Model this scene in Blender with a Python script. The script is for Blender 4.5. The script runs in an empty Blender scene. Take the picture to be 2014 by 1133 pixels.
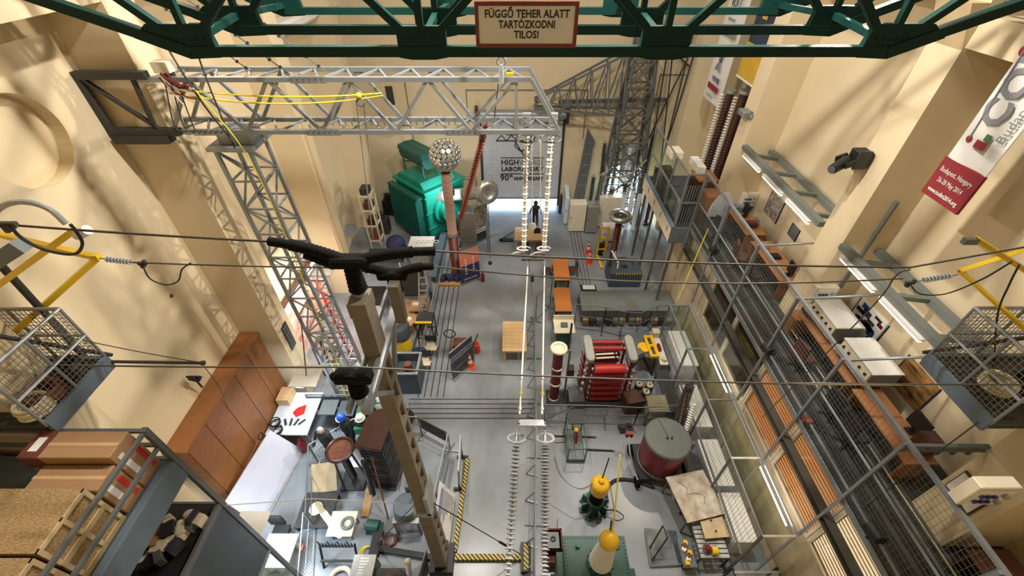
import bpy, bmesh, math, random
from mathutils import Vector, Matrix
random.seed(7)
PI = math.pi
C = bpy.context.scene.collection
SC = bpy.context.scene
# ------------------------------------------------------------------ camera
FPX, CX, CY, H, HZ = 845.0, 1007.0, 566.5, 15.0, -175.0
TH = math.atan((CY - HZ) / FPX)
cam_d = bpy.data.cameras.new('camera'); cam = bpy.data.objects.new('camera', cam_d); C.objects.link(cam)
cam.location = (0, 0, H); cam.rotation_euler = (PI / 2 - TH, 0, 0)
cam_d.sensor_width = 36; cam_d.lens = FPX / 2014 * 36; cam_d.clip_start = .05; cam_d.clip_end = 200
SC.camera = cam
# ------------------------------------------------------------------ view, world, lights
SC.view_settings.view_transform = 'Standard'; SC.view_settings.look = 'None'
SC.view_settings.gamma = 1; SC.view_settings.use_curve_mapping = False
SC.view_settings.exposure = 0.3
SC.cycles.use_denoising = True
SC.cycles.max_bounces = 6; SC.cycles.diffuse_bounces = 3; SC.cycles.glossy_bounces = 3
SC.cycles.transparent_max_bounces = 12; SC.cycles.caustics_reflective = False; SC.cycles.caustics_refractive = False
SC.cycles.sample_clamp_indirect = 4; SC.cycles.use_adaptive_sampling = True; SC.cycles.adaptive_threshold = .02
W = bpy.data.worlds.new('world'); SC.world = W; W.use_nodes = True
W.node_tree.nodes['Background'].inputs[0].default_value = (.55, .74, 1, 1)
W.node_tree.nodes['Background'].inputs[1].default_value = 8.0
def area(name, loc, size, power, col, target=None, sy=None, spread=None):
    d = bpy.data.lights.new(name, 'AREA'); d.energy = power; d.color = col; d.size = size
    if sy: d.shape = 'RECTANGLE'; d.size_y = sy
    if spread: d.spread = spread
    o = bpy.data.objects.new(name, d); C.objects.link(o); o.location = loc
    if target is not None:
        o.rotation_euler = (Vector(target) - Vector(loc)).to_track_quat('-Z', 'Y').to_euler()
    return o
WARM = (1, .87, .70); NEUT = (1, .94, .86); COOL = (.80, .90, 1)
HIGHBAY = [(-2.2, 8.6), (3.4, 8.6), (-4.5, 15.0), (5.2, 15.0), (-4.5, 21.0), (5.2, 21.0)]
for i, (x, y) in enumerate(HIGHBAY):
    area('highbay_light', (x, y, 18.2), .36, [1000, 860, 210, 230, 90, 90][i], NEUT if i < 2 else (1, .96, .90))
# floodlights added on the runway ledges beyond the crane to brighten the facing walls
area('flood_fill', (8.5, 12.4, 14.9), .3, 620, WARM, (-9.6, 6.5, 9.0), spread=2.2)
area('flood_fill', (-7.9, 12.4, 14.9), .3, 130, WARM, (9.8, 6.5, 8.5), spread=2.2)
area('door_daylight', (.6, 30.0, 1.5), 6, 800, (.45, .68, 1), (.6, 24.0, .2), sy=2.2)

# ------------------------------------------------------------------ pixel -> place on a known plane
cT, sT = math.cos(TH), math.sin(TH)
def at(x, y, X=None, Y=None, Z=None):
    a = (x - CX) / FPX; b = (y - CY) / FPX
    d = Vector((a, cT - sT * b, -sT - cT * b))
    t = X / d.x if X is not None else Y / d.y if Y is not None else (Z - H) / d.z
    return Vector((d.x * t, d.y * t, H + d.z * t))
def fl(x, y): return at(x, y, Z=0)

# ------------------------------------------------------------------ materials
def lin(c):
    c = c / 255.0
    return c / 12.92 if c <= .04045 else ((c + .055) / 1.055) ** 2.4
def L(r, g, b): return (lin(r), lin(g), lin(b), 1)
MATS = {}
def mat(name, rgb, rough=.6, metal=0., var=.12, scale=3., bump=0., emit=0., stretch=(1, 1, 1), var2=None, alpha=None, spec=None):
    m = bpy.data.materials.new(name); m.use_nodes = True; MATS[name] = m
    nt = m.node_tree; n = nt.nodes; p = n['Principled BSDF']
    p.inputs['Roughness'].default_value = rough; p.inputs['Metallic'].default_value = metal
    col = L(*rgb)
    tc = n.new('ShaderNodeTexCoord'); mp = n.new('ShaderNodeMapping'); mp.inputs['Scale'].default_value = stretch
    no = n.new('ShaderNodeTexNoise'); no.inputs['Scale'].default_value = scale; no.inputs['Detail'].default_value = 4
    nt.links.new(tc.outputs['Object'], mp.inputs[0]); nt.links.new(mp.outputs[0], no.inputs['Vector'])
    ra = n.new('ShaderNodeValToRGB'); e = ra.color_ramp.elements
    e[0].position = .3; e[1].position = .7
    lo = [c * (1 - var) for c in col[:3]] if var2 is None else list(L(*var2)[:3])
    e[0].color = lo + [1]; e[1].color = [min(1, c * (1 + var)) for c in col[:3]] + [1]
    nt.links.new(no.outputs['Fac'], ra.inputs[0]); nt.links.new(ra.outputs[0], p.inputs['Base Color'])
    if bump:
        bp = n.new('ShaderNodeBump'); bp.inputs['Strength'].default_value = bump; bp.inputs['Distance'].default_value = .01
        nt.links.new(no.outputs['Fac'], bp.inputs['Height']); nt.links.new(bp.outputs[0], p.inputs['Normal'])
    if emit:
        p.inputs['Emission Color'].default_value = col; p.inputs['Emission Strength'].default_value = emit
    if spec is not None: p.inputs['Specular IOR Level'].default_value = spec
    if alpha is not None: p.inputs['Alpha'].default_value = alpha
    return m
def glass(name, tint, mixf):
    m = bpy.data.materials.new(name); m.use_nodes = True; MATS[name] = m
    nt = m.node_tree; n = nt.nodes; n.remove(n['Principled BSDF'])
    tr = n.new('ShaderNodeBsdfTransparent'); tr.inputs[0].default_value = L(*tint)
    gl = n.new('ShaderNodeBsdfGlossy'); gl.inputs['Roughness'].default_value = .08; gl.inputs[0].default_value = (.9, .95, .95, 1)
    mx = n.new('ShaderNodeMixShader'); mx.inputs[0].default_value = mixf
    nt.links.new(tr.outputs[0], mx.inputs[1]); nt.links.new(gl.outputs[0], mx.inputs[2])
    nt.links.new(mx.outputs[0], n['Material Output'].inputs[0])
def stripes(name, c1, c2, freq, direction=(1, 1, 0), rough=.5, sharp=.02):
    m = mat(name, c1, rough); nt = m.node_tree; n = nt.nodes; p = n['Principled BSDF']
    tc = n.new('ShaderNodeTexCoord'); dp = n.new('ShaderNodeVectorMath'); dp.operation = 'DOT_PRODUCT'
    dp.inputs[1].default_value = direction; nt.links.new(tc.outputs['Object'], dp.inputs[0])
    mu = n.new('ShaderNodeMath'); mu.operation = 'MULTIPLY'; mu.inputs[1].default_value = freq
    fr = n.new('ShaderNodeMath'); fr.operation = 'FRACT'; gt = n.new('ShaderNodeMath'); gt.operation = 'GREATER_THAN'; gt.inputs[1].default_value = .5
    nt.links.new(dp.outputs['Value'], mu.inputs[0]); nt.links.new(mu.outputs[0], fr.inputs[0]); nt.links.new(fr.outputs[0], gt.inputs[0])
    mx = n.new('ShaderNodeMix'); mx.data_type = 'RGBA'; mx.inputs[6].default_value = L(*c1); mx.inputs[7].default_value = L(*c2)
    nt.links.new(gt.outputs[0], mx.inputs[0]); nt.links.new(mx.outputs[2], p.inputs['Base Color'])
mat('wall', (219, 201, 166), .85, 0, .05, .7, .1)
mat('wall_warm', (206, 182, 142), .85, 0, .05, .7, .1)
mat('wall_dirty', (196, 180, 150), .85, 0, .22, 2.5, .1, stretch=(1, 1, .25))
mat('floor', (136, 142, 147), .26, 0, .16, .8, .03)
mat('floor_line', (58, 54, 54), .6)
mat('ceiling', (190, 176, 150), .9)
mat('galv', (150, 156, 160), .42, .55, .12, 6)
mat('galv_light', (176, 180, 182), .4, .5, .1, 6)
mat('steel', (108, 112, 112), .5, .35, .12, 5)
mat('steel_dark', (62, 62, 60), .55, .3, .15, 5)
mat('paint_grey', (98, 106, 106), .5, .05, .08, 4)
mat('paint_gallery', (112, 118, 114), .5, .05, .08, 4)
mat('paint_blue', (98, 112, 124), .5, .05, .08, 3)
mat('paint_bluedark', (70, 80, 88), .55, 0, .1, 3)
mat('crane', (12, 62, 55), .5, 0, .15, 4, spec=.25)
mat('crane_dark', (8, 48, 42), .55, 0, .15, 4, spec=.2)
mat('sign_board', (226, 222, 212), .7, 0, .04)
mat('green_tr', (24, 138, 118), .4, .05, .12, 3)
mat('green_dk', (22, 88, 78), .45, .05, .12, 3)
mat('green_tank', (38, 80, 68), .45, .05, .12, 2)
mat('green_bin', (64, 110, 70), .55)
mat('alu', (196, 196, 192), .28, .85, .06, 6)
mat('alu_dull', (170, 170, 164), .45, .6, .08, 6)
mat('chrome', (212, 212, 208), .16, 1., .03, 6)
mat('insul_red', (112, 44, 36), .35, 0, .1, 5)
mat('insul_brown', (62, 38, 31), .3, 0, .12, 5)
mat('insul_pink', (198, 160, 146), .4, 0, .1, 5)
mat('insul_white', (218, 216, 208), .3, 0, .04, 5)
mat('insul_grey', (176, 180, 186), .35, 0, .06, 5)
mat('red', (136, 28, 30), .4, 0, .1, 3)
mat('red_deep', (112, 16, 24), .4, 0, .12, 2)
mat('red_bright', (192, 46, 40), .4)
mat('orange_cone', (226, 74, 44), .5)
mat('white', (232, 230, 224), .5, 0, .04)
mat('white_warm', (226, 216, 192), .5, 0, .05)
mat('white_cool', (214, 220, 228), .5, 0, .04)
mat('offwhite_panel', (196, 194, 204), .5, 0, .06, 1)
mat('yellow', (236, 196, 36), .4, 0, .06)
mat('yellow_orange', (234, 184, 34), .35, 0, .06)
mat('yellow_rope', (226, 214, 60), .6)
mat('black', (22, 22, 22), .5, 0, .2)
mat('black_soft', (34, 32, 32), .8, 0, .25, 8)
mat('rubber', (20, 18, 16), .8, 0, .2, 6, spec=.12)
mat('wire', (78, 74, 66), .5, .3)
mat('wire_mesh', (120, 120, 116), .5, .4)
mat('cable_black', (30, 29, 28), .6)
mat('rope', (200, 188, 168), .8)
mat('rope_red', (110, 34, 36), .8)
mat('concrete', (122, 114, 101), .85, 0, .14, 4, .25)
mat('wood_cab', (134, 86, 48), .45, 0, .14, 1.6, 0, stretch=(1, 1, 3))
mat('wood_cab_dk', (92, 54, 28), .6)
mat('wood_orange', (160, 108, 68), .45, 0, .1, 3, stretch=(6, 1, 1))
mat('wood_light', (206, 172, 124), .5, 0, .12, 4, stretch=(1, 6, 1))
mat('wood_table', (200, 122, 60), .4, 0, .08, 4, stretch=(6, 1, 1))
mat('wood_red', (84, 50, 38), .5)
mat('wood_plank', (176, 134, 84), .6)
mat('osb', (160, 132, 90), .8, 0, .4, 22, .3, stretch=(1, 2.5, 1))
mat('osb_frame', (196, 174, 136), .75, 0, .1, 6)
mat('cardboard', (160, 124, 88), .8, 0, .06, 3)
mat('cardboard_tape', (196, 160, 116), .4)
mat('cardboard_dark', (104, 54, 44), .7)
mat('label_red', (206, 52, 44), .6)
mat('paper', (228, 226, 220), .8, 0, .05)
mat('jacket', (38, 38, 38), .85, 0, .3, 14)
mat('cloth_blue', (34, 44, 78), .8)
mat('cloth_green', (48, 132, 92), .8)
mat('trousers', (30, 30, 34), .85)
mat('skin', (196, 150, 122), .6)
mat('mannequin', (206, 190, 172), .6)
mat('helmet_blue', (32, 84, 196), .35)
mat('beige_seat', (214, 200, 172), .6)
mat('rust', (112, 64, 44), .75, 0, .3, 8, .2)
mat('drum_lid', (92, 96, 92), .55, .1, .1, 3)
mat('stained', (206, 200, 184), .7, 0, .05, 3.2, var2=(158, 140, 116))
mat('grating', (64, 67, 64), .55, .3, .15, 6)
mat('blind', (214, 128, 60), .7, 0, .08, 2)
mat('blind_cream', (206, 184, 146), .7, 0, .06, 2)
mat('brick', (150, 84, 52), .8, 0, .15, 6)
mat('lamp_white', (255, 250, 240), .5, 0, 0, 1, 0, 9.)
mat('lamp_cool', (222, 234, 255), .5, 0, 0, 1, 0, 16.)
mat('door_slat', (204, 208, 214), .5, .1, .05, 3)
mat('ink', (40, 40, 42), .7)
mat('ink_soft', (128, 130, 134), .7)
mat('banner_white', (224, 222, 216), .7, 0, .03)
mat('banner_red', (138, 40, 48), .7, 0, .05)
mat('banner_navy', (44, 54, 72), .7, 0, .12)
mat('banner_yellow', (200, 162, 52), .7, 0, .08)
mat('banner_orange', (222, 132, 104), .7, 0, .1, 1.5)
mat('banner_indigo', (46, 50, 88), .7, 0, .2)
mat('poster_dark', (52, 54, 66), .6, 0, .6, 4)
mat('poster_photo', (150, 140, 130), .5, 0, .85, 9)
mat('poster_gold', (168, 124, 72), .5, 0, .4, 4, var2=(20, 14, 12), stretch=(1, .5, 1.6))
mat('poster_bright', (240, 226, 214), .6, 0, .08, 1.6, var2=(214, 130, 106))
mat('screen', (52, 62, 92), .2, 0, .2)
mat('socket_blue', (50, 62, 120), .4)
mat('beige_ceramic', (200, 192, 160), .5)
mat('girder', (70, 65, 56), .7)
mat('deck_strip', (84, 86, 80), .55, .2, .15, 6)
glass('glass', (244, 249, 245), .08)
glass('glass_brown', (190, 160, 130), .12)
glass('acrylic', (238, 241, 242), .14)
stripes('hazard', (212, 186, 60), (28, 28, 26), 7.5, (1, 1, 0))
stripes('hazard_y', (212, 186, 60), (28, 28, 26), 7.5, (1, 1, 0))
# ------------------------------------------------------------------ mesh helpers
class MB:
    def __init__(s): s.bm = bmesh.new()
    def _f(s, vs, idx):
        bv = [s.bm.verts.new(v) for v in vs]
        for f in idx:
            try: s.bm.faces.new([bv[i] for i in f])
            except ValueError: pass
    def box(s, lo, hi):
        x0, y0, z0 = lo; x1, y1, z1 = hi
        s._f([(x0,y0,z0),(x1,y0,z0),(x1,y1,z0),(x0,y1,z0),(x0,y0,z1),(x1,y0,z1),(x1,y1,z1),(x0,y1,z1)],
             [(3,2,1,0),(4,5,6,7),(0,1,5,4),(1,2,6,5),(2,3,7,6),(3,0,4,7)]); return s
    def cbox(s, c, d, rz=0):
        R = Matrix.Rotation(rz, 3, 'Z'); c = Vector(c)
        v = [c + R @ Vector((sx*d[0]/2, sy*d[1]/2, sz*d[2]/2)) for sz in (-1,1) for sx, sy in ((-1,-1),(1,-1),(1,1),(-1,1))]
        s._f(v, [(3,2,1,0),(4,5,6,7),(0,1,5,4),(1,2,6,5),(2,3,7,6),(3,0,4,7)]); return s
    def bar(s, a, b, w, h=None, up=(0,0,1)):
        a = Vector(a); b = Vector(b); h = h or w; d = (b - a).normalized(); u = Vector(up)
        if abs(d.dot(u)) > .97: u = Vector((0,1,0))
        x = d.cross(u).normalized(); y = x.cross(d).normalized()
        v = [p + x*sx*w/2 + y*sy*h/2 for p in (a, b) for sx, sy in ((-1,-1),(1,-1),(1,1),(-1,1))]
        s._f(v, [(3,2,1,0),(4,5,6,7),(0,1,5,4),(1,2,6,5),(2,3,7,6),(3,0,4,7)]); return s
    def cyl(s, a, b, r0, r1=None, n=16, cap=True):
        a = Vector(a); b = Vector(b); r1 = r0 if r1 is None else r1; d = (b - a).normalized()
        u = Vector((0,0,1)) if abs(d.z) < .95 else Vector((1,0,0))
        x = d.cross(u).normalized(); y = x.cross(d)
        v = [p + (x*math.cos(2*PI*i/n) + y*math.sin(2*PI*i/n))*r for p, r in ((a,r0),(b,r1)) for i in range(n)]
        f = [(i, (i+1)%n, n+(i+1)%n, n+i) for i in range(n)]
        if cap: f += [tuple(range(n-1,-1,-1)), tuple(range(n,2*n))]
        s._f(v, f); return s
    def lathe(s, prof, o=(0,0,0), n=24, axis=(0,0,1)):
        o = Vector(o); q = Vector((0,0,1)).rotation_difference(Vector(axis))
        v = []; f = []
        for r, z in prof:
            for i in range(n):
                v.append(o + q @ Vector((max(r,1e-4)*math.cos(2*PI*i/n), max(r,1e-4)*math.sin(2*PI*i/n), z)))
        for k in range(len(prof)-1):
            for i in range(n): f.append((k*n+i, k*n+(i+1)%n, (k+1)*n+(i+1)%n, (k+1)*n+i))
        f.append(tuple(range(n-1,-1,-1))); m = (len(prof)-1)*n; f.append(tuple(range(m, m+n)))
        s._f(v, f); return s
    def tube(s, pts, r, n=8, closed=False):
        pts = [Vector(p) for p in pts]
        if 3 <= len(pts) <= 9 and not closed and not isinstance(r, (list, tuple)):
            q = [pts[0]*2-pts[1]] + pts + [pts[-1]*2-pts[-2]]; sm = []
            for k in range(1, len(q)-2):
                for j in range(6):
                    t = j/6; sm.append(.5*((2*q[k])+(q[k+1]-q[k-1])*t+(2*q[k-1]-5*q[k]+4*q[k+1]-q[k+2])*t*t+(3*q[k]-q[k-1]-3*q[k+1]+q[k+2])*t**3))
            pts = sm+[pts[-1]]
        N = len(pts); v = []; f = []; x = None
        for k, p in enumerate(pts):
            a = pts[k-1] if (k or closed) else p; b = pts[(k+1)%N] if (k < N-1 or closed) else p
            d = (b - a).normalized()
            if x is None:
                u = Vector((0,0,1)) if abs(d.z) < .9 else Vector((0,1,0)); x = d.cross(u).normalized()
            else:
                x = x - d*x.dot(d); x = x.normalized() if x.length > 1e-6 else d.orthogonal().normalized()
            y = x.cross(d); rr = r[k] if isinstance(r, (list,tuple)) else r
            v += [p + (x*math.cos(2*PI*i/n) + y*math.sin(2*PI*i/n))*rr for i in range(n)]
        for k in range(N if closed else N-1):
            k2 = (k+1)%N
            for i in range(n): f.append((k*n+i, k*n+(i+1)%n, k2*n+(i+1)%n, k2*n+i))
        if not closed: f += [tuple(range(n-1,-1,-1)), tuple(range((N-1)*n, N*n))]
        s._f(v, f); return s
    def torus(s, c, R, r, n=28, m=10, axis=(0,0,1), a0=0, a1=2*PI):
        c = Vector(c); q = Vector((0,0,1)).rotation_difference(Vector(axis)); full = abs(a1-a0-2*PI) < 1e-3
        k = n if full else n+1
        return s.tube([c + q @ Vector((R*math.cos(a0+(a1-a0)*i/n), R*math.sin(a0+(a1-a0)*i/n), 0)) for i in range(k)], r, m, full)
    def sphere(s, c, r, n=24, m=14, sq=(1,1,1)):
        c = Vector(c); v = []; f = []
        for j in range(m+1):
            t = PI*j/m
            for i in range(n):
                v.append(c + Vector((r*sq[0]*math.sin(max(t,1e-3) if j<m else PI-1e-3)*math.cos(2*PI*i/n), r*sq[1]*math.sin(max(t,1e-3) if j<m else PI-1e-3)*math.sin(2*PI*i/n), -r*sq[2]*math.cos(t))))
        for j in range(m):
            for i in range(n): f.append((j*n+i, j*n+(i+1)%n, (j+1)*n+(i+1)%n, (j+1)*n+i))
        s._f(v, f); return s
    def prism(s, poly, lo, hi, axis='z'):
        def p3(u, w, k): return (u,w,k) if axis=='z' else (u,k,w) if axis=='y' else (k,u,w)
        n = len(poly); v = [p3(u,w,lo) for u,w in poly] + [p3(u,w,hi) for u,w in poly]
        s._f(v, [tuple(range(n-1,-1,-1)), tuple(range(n,2*n))] + [(i,(i+1)%n,n+(i+1)%n,n+i) for i in range(n)]); return s
    def plate(s, quad, th, nrm=None):
        q = [Vector(p) for p in quad]; n = (q[1]-q[0]).cross(q[2]-q[0]).normalized()*th/2
        v = [p - n for p in q] + [p + n for p in q]; k = len(q)
        s._f(v, [tuple(range(k-1,-1,-1)), tuple(range(k,2*k))] + [(i,(i+1)%k,k+(i+1)%k,k+i) for i in range(k)]); return s
    def mesh(s, name, bevel=0, smooth=False):
        bmesh.ops.recalc_face_normals(s.bm, faces=s.bm.faces)
        if bevel: bmesh.ops.bevel(s.bm, geom=[e for e in s.bm.edges], offset=bevel, segments=1, affect='EDGES', clamp_overlap=True)
        me = bpy.data.meshes.new(name); s.bm.to_mesh(me); s.bm.free()
        if smooth:
            me.polygons.foreach_set('use_smooth', [True]*len(me.polygons)); me.update()
            try: me.set_sharp_from_angle(angle=.7)
            except Exception: pass
        return me
def tag(o, label=None, cat=None, group=None, kind=None):
    if label: o['label'] = label
    if cat: o['category'] = cat
    if group: o['group'] = group
    if kind: o['kind'] = kind
    return o
WL = {}
def wloc(o): return WL.get(o.name, Vector((0,0,0)))
def thing(name, label, cat, loc=(0,0,0), group=None, kind=None):
    o = bpy.data.objects.new(name, None); C.objects.link(o); o.empty_display_size = .2
    o.location = loc; WL[o.name] = Vector(loc); tag(o, label, cat, group, kind); return o
def link(name, me, m, parent=None, loc=(0,0,0)):
    if m is not None and not me.materials: me.materials.append(MATS[m])
    o = bpy.data.objects.new(name, me); C.objects.link(o); loc = Vector(loc)
    WL[o.name] = loc.copy()
    if parent is not None: o.parent = parent; o.location = loc - wloc(parent)
    else: o.location = loc
    return o
def ob(name, mb, m, parent=None, label=None, cat=None, group=None, kind=None, bevel=0, smooth=False):
    """mesh built in world coordinates; origin goes to the base centre of its bounds"""
    me = mb.mesh(name, bevel, smooth)
    xs = [v.co for v in me.vertices]
    lo = Vector((min(v[i] for v in xs) for i in range(3))); hi = Vector((max(v[i] for v in xs) for i in range(3)))
    o = Vector(((lo.x+hi.x)/2, (lo.y+hi.y)/2, lo.z)); me.transform(Matrix.Translation(-o))
    r = link(name, me, m, parent, o); tag(r, label, cat, group, kind); return r
UNIT = {}
def unit(m, kind='bar'):
    if (m, kind) not in UNIT:
        b = MB()
        if kind == 'bar': b.box((-.5,-.5,0),(.5,.5,1))
        elif kind == 'rod': b.cyl((0,0,0),(0,0,1),.5,n=8)
        elif kind == 'angle': b.box((-.5,-.5,0),(.5,-.38,1)); b.box((-.5,-.38,0),(-.38,.5,1))
        me = b.mesh(kind, smooth=(kind=='rod')); me.materials.append(MATS[m]); UNIT[(m,kind)] = me
    return UNIT[(m,kind)]
def bar(name, a, b, w, m, parent, h=None, kind='bar', up=(0,0,1), label=None):
    """one straight member as an object of its own, sharing a unit mesh"""
    a = Vector(a); b = Vector(b); h = h or w; d = (b-a); ln = d.length; d = d/ln; u = Vector(up)
    if abs(d.dot(u)) > .97: u = Vector((0,1,0))
    x = d.cross(u).normalized(); y = d.cross(x).normalized()
    o = bpy.data.objects.new(name, unit(m, kind)); C.objects.link(o)
    M = Matrix((x, y, d)).transposed().to_4x4() @ Matrix.Diagonal((w, h, ln, 1))
    M.translation = a - (wloc(parent) if parent is not None else Vector((0,0,0)))
    WL[o.name] = a
    if parent is not None: o.parent = parent
    o.matrix_basis = M
    if label: o['label'] = label
    return o
def copy_tree(o, loc, rz=0, label=None, group=None, parent=None):
    c = o.copy(); C.objects.link(c); c.parent = parent; c.location = loc; c.rotation_euler.z = rz; WL[c.name] = Vector(loc)
    if label: c['label'] = label
    if group: c['group'] = group
    def rec(src, dst):
        for ch in list(src.children):
            k = ch.copy(); C.objects.link(k); k.parent = dst; rec(ch, k)
    rec(o, c); return c
def text_mesh(txt, size, ext=.002, align='CENTER', bold=0.0, shear=0):
    cu = bpy.data.curves.new('txt', 'FONT'); cu.body = txt; cu.size = size; cu.extrude = ext; cu.align_x = align; cu.align_y = 'CENTER'
    cu.offset = bold; cu.shear = shear; cu.resolution_u = 2
    o = bpy.data.objects.new('txt', cu); C.objects.link(o); bpy.context.view_layer.update()
    dg = bpy.context.evaluated_depsgraph_get(); me = bpy.data.meshes.new_from_object(o.evaluated_get(dg))
    bpy.data.objects.remove(o); bpy.data.curves.remove(cu); return me
def text(name, txt, size, m, parent, origin, ux, uy, align='CENTER', bold=0.0, width=None):
    """flat lettering: ux = reading direction, uy = letter-up direction"""
    me = text_mesh(txt, size, .002, align, bold); me.name = name
    ux = Vector(ux).normalized(); uy = Vector(uy).normalized(); uz = ux.cross(uy)
    if width:
        w = max(v.co.x for v in me.vertices) - min(v.co.x for v in me.vertices); me.transform(Matrix.Diagonal((width/w,1,1,1)))
    me.transform(Matrix((ux,uy,uz)).transposed().to_4x4())
    return link(name, me, m, parent, origin)
def wiremesh(p0, u, v, nu, nv, r=.004):
    """woven wire in the rectangle p0 + s*u + t*v"""
    b = MB(); p0 = Vector(p0); u = Vector(u); v = Vector(v); n = u.cross(v).normalized()
    for i in range(nu+1):
        a = p0 + u*i/nu; b.bar(a, a+v, r*2, r*2, n)
    for j in range(nv+1):
        a = p0 + v*j/nv + n*r; b.bar(a, a+u, r*2, r*2, n)
    return b
def sag(a, b, s, n=24):
    a = Vector(a); b = Vector(b)
    return [a + (b-a)*i/n + Vector((0,0,-s*4*(i/n)*(1-i/n))) for i in range(n+1)]
def struct(name, mb, m, **k):
    o = ob(name, mb, m, **k); o['kind'] = 'structure'; return o
# ------------------------------------------------------------------ the hall
XL, XR, PLX, PRX, YB = -9.6, 10.3, -8.3, 9.0, 25.65
Y0, ZT = -2.0, 19.5
PIL = [(4.0, 4.9), (10.35, 11.25), (16.7, 17.6), (22.9, 23.8)]
PIR = [(3.2, 4.1), (9.6, 10.5), (16.2, 17.1), (22.9, 23.8)]
struct('floor', MB().box((-10.2, Y0-.3, -.3), (10.9, YB+.3, 0)), 'floor')
floor = bpy.data.objects['floor']
for i in range(5): ob('floor_channel', MB().box((-3.86+.26*i-.022, 10.3, -.001), (-3.86+.26*i+.022, 20.4, .004)), 'floor_line', floor)
for i in range(5): ob('floor_channel', MB().box((-4.2, 9.32+.22*i-.022, -.001), (.95, 9.32+.22*i+.022, .004)), 'floor_line', floor)
for i in range(4): ob('floor_channel', MB().box((3.62+.19*i-.018, 17.2, -.001), (3.62+.19*i+.018, 22.3, .004)), 'floor_line', floor)
for i in range(3): ob('floor_channel', MB().box((-4.3+.2*i-.015, 6.5, -.001), (-4.3+.2*i+.015, 9.2, .004)), 'floor_line', floor)
struct('ceiling', MB().box((-10.2, Y0-.3, ZT), (10.9, YB+.3, ZT+.3)), 'ceiling')
struct('wall_front', MB().box((-10.2, Y0-.3, 0), (10.9, Y0, ZT)), 'wall')
# left wall with a round blind recess in the near bay
b = MB(); cy, cz, r, hs = 8.3, 11.55, .9, 1.15
b.box((XL-.4, Y0, 0), (XL, cy-hs, ZT)); b.box((XL-.4, cy+hs, 0), (XL, YB, ZT))
b.box((XL-.4, cy-hs, 0), (XL, cy+hs, cz-hs)); b.box((XL-.4, cy-hs, cz+hs), (XL, cy+hs, ZT))
N = 40
for i in range(N):
    q = []
    for k in (i, i+1):
        a = PI/4 + 2*PI*k/N; ca, sa = math.cos(a), math.sin(a); s_ = hs/max(abs(ca), abs(sa))
        q.append(((XL, cy+r*ca, cz+r*sa), (XL, cy+s_*ca, cz+s_*sa), (XL-.32, cy+r*ca, cz+r*sa)))
    b._f([q[0][0], q[0][1], q[1][1], q[1][0]], [(0,1,2,3)])
    b._f([q[0][0], q[1][0], q[1][2], q[0][2]], [(0,1,2,3)])
b._f([(XL-.32, cy+r*math.cos(2*PI*k/N), cz+r*math.sin(2*PI*k/N)) for k in range(N)], [tuple(range(N))])
wl = struct('wall_left', b, 'wall')
for y0, y1 in PIL: ob('pilaster', MB().box((XL-.02, y0, 0), (PLX, y1, ZT-.01)), 'wall', wl)
ob('runway_beam', MB().box((XL-.02, Y0+.01, 13.62), (PLX-.02, YB-.01, 14.4)), 'wall', wl)
ob('wall_duct', MB().box((-9.5, 17.65, 11.3), (-8.95, YB-.02, 11.75)).box((-8.98, 17.65, 11.45), (-8.75, YB-.02, 11.6)), 'white', wl, label='white duct along the wall')
wr = struct('wall_right', MB().box((XR, Y0, 0), (XR+.4, YB, ZT)), 'wall')
for y0, y1 in PIR: ob('pilaster', MB().box((PRX, y0, 0), (XR+.02, y1, ZT-.01)), 'wall', wr)
ob('runway_beam', MB().box((PRX+.02, Y0+.01, 12.95), (XR+.02, 9.59, 13.5)), 'wall', wr)
ob('runway_beam', MB().box((PRX+.02, 10.51, 13.7), (XR+.02, YB-.01, 14.4)), 'wall', wr)
bw = ob('brick_band', MB().box((10.05, 1.0, 13.55), (10.32, 9.5, 15.4)), 'brick', wr, label='brick wall strip above the ledge')
for k in range(2): bar('ledge_rail', (9.15, 1.0, 13.75+.35*k), (9.15, 9.5, 13.75+.35*k), .06, 'steel', wr, kind='rod')
# capitals under the runway on the right pilasters (sloped soffits)
for y0, y1 in PIR[1:3]:
    ob('pilaster_bracket', MB().prism([(PRX-.35, 13.7), (PRX, 13.7), (PRX, 12.9)], y0, y1, 'y'), 'wall_warm', wr)
# back wall around the shutter door and a glazed door
DX0, DX1, DZ = -1.84, 3.04, 6.0
GX0, GX1, GZ = 6.2, 8.6, 2.9
b = MB(); b.box((-10.2, YB, 0), (DX0, YB+.4, ZT)); b.box((DX0, YB, DZ), (DX1, YB+.4, ZT)); b.box((DX1, YB, 0), (GX0, YB+.4, ZT))
b.box((GX0, YB, GZ), (GX1, YB+.4, ZT)); b.box((GX1, YB, 0), (10.9, YB+.4, ZT))
wb = struct('wall_back', b, 'wall')
struct('ground', MB().box((-14, YB+.3, -.32), (16, YB+14, -.02)), 'concrete')
# conduit frames on the back wall
for x0, z0, x1, z1 in ((-2.6,5.6,-2.6,7.4), (-2.6,7.4,4.3,7.4), (4.3,7.4,4.3,4.6), (8.2,6,8.2,8.2), (8.2,8.2,9.6,8.2), (-6.0,0.5,-6.0,8.0), (-6.8,5.4,-6.0,5.4), (-6.8,3.2,-6.0,3.2)):
    bar('conduit', (x0, YB-.03, z0), (x1, YB-.03, z1), .04, 'steel', wb)
ob('wall_vent', MB().box((-7.15, YB-.05, 6.6), (-6.75, YB+.01, 7.6)), 'steel_dark', wb)
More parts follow.
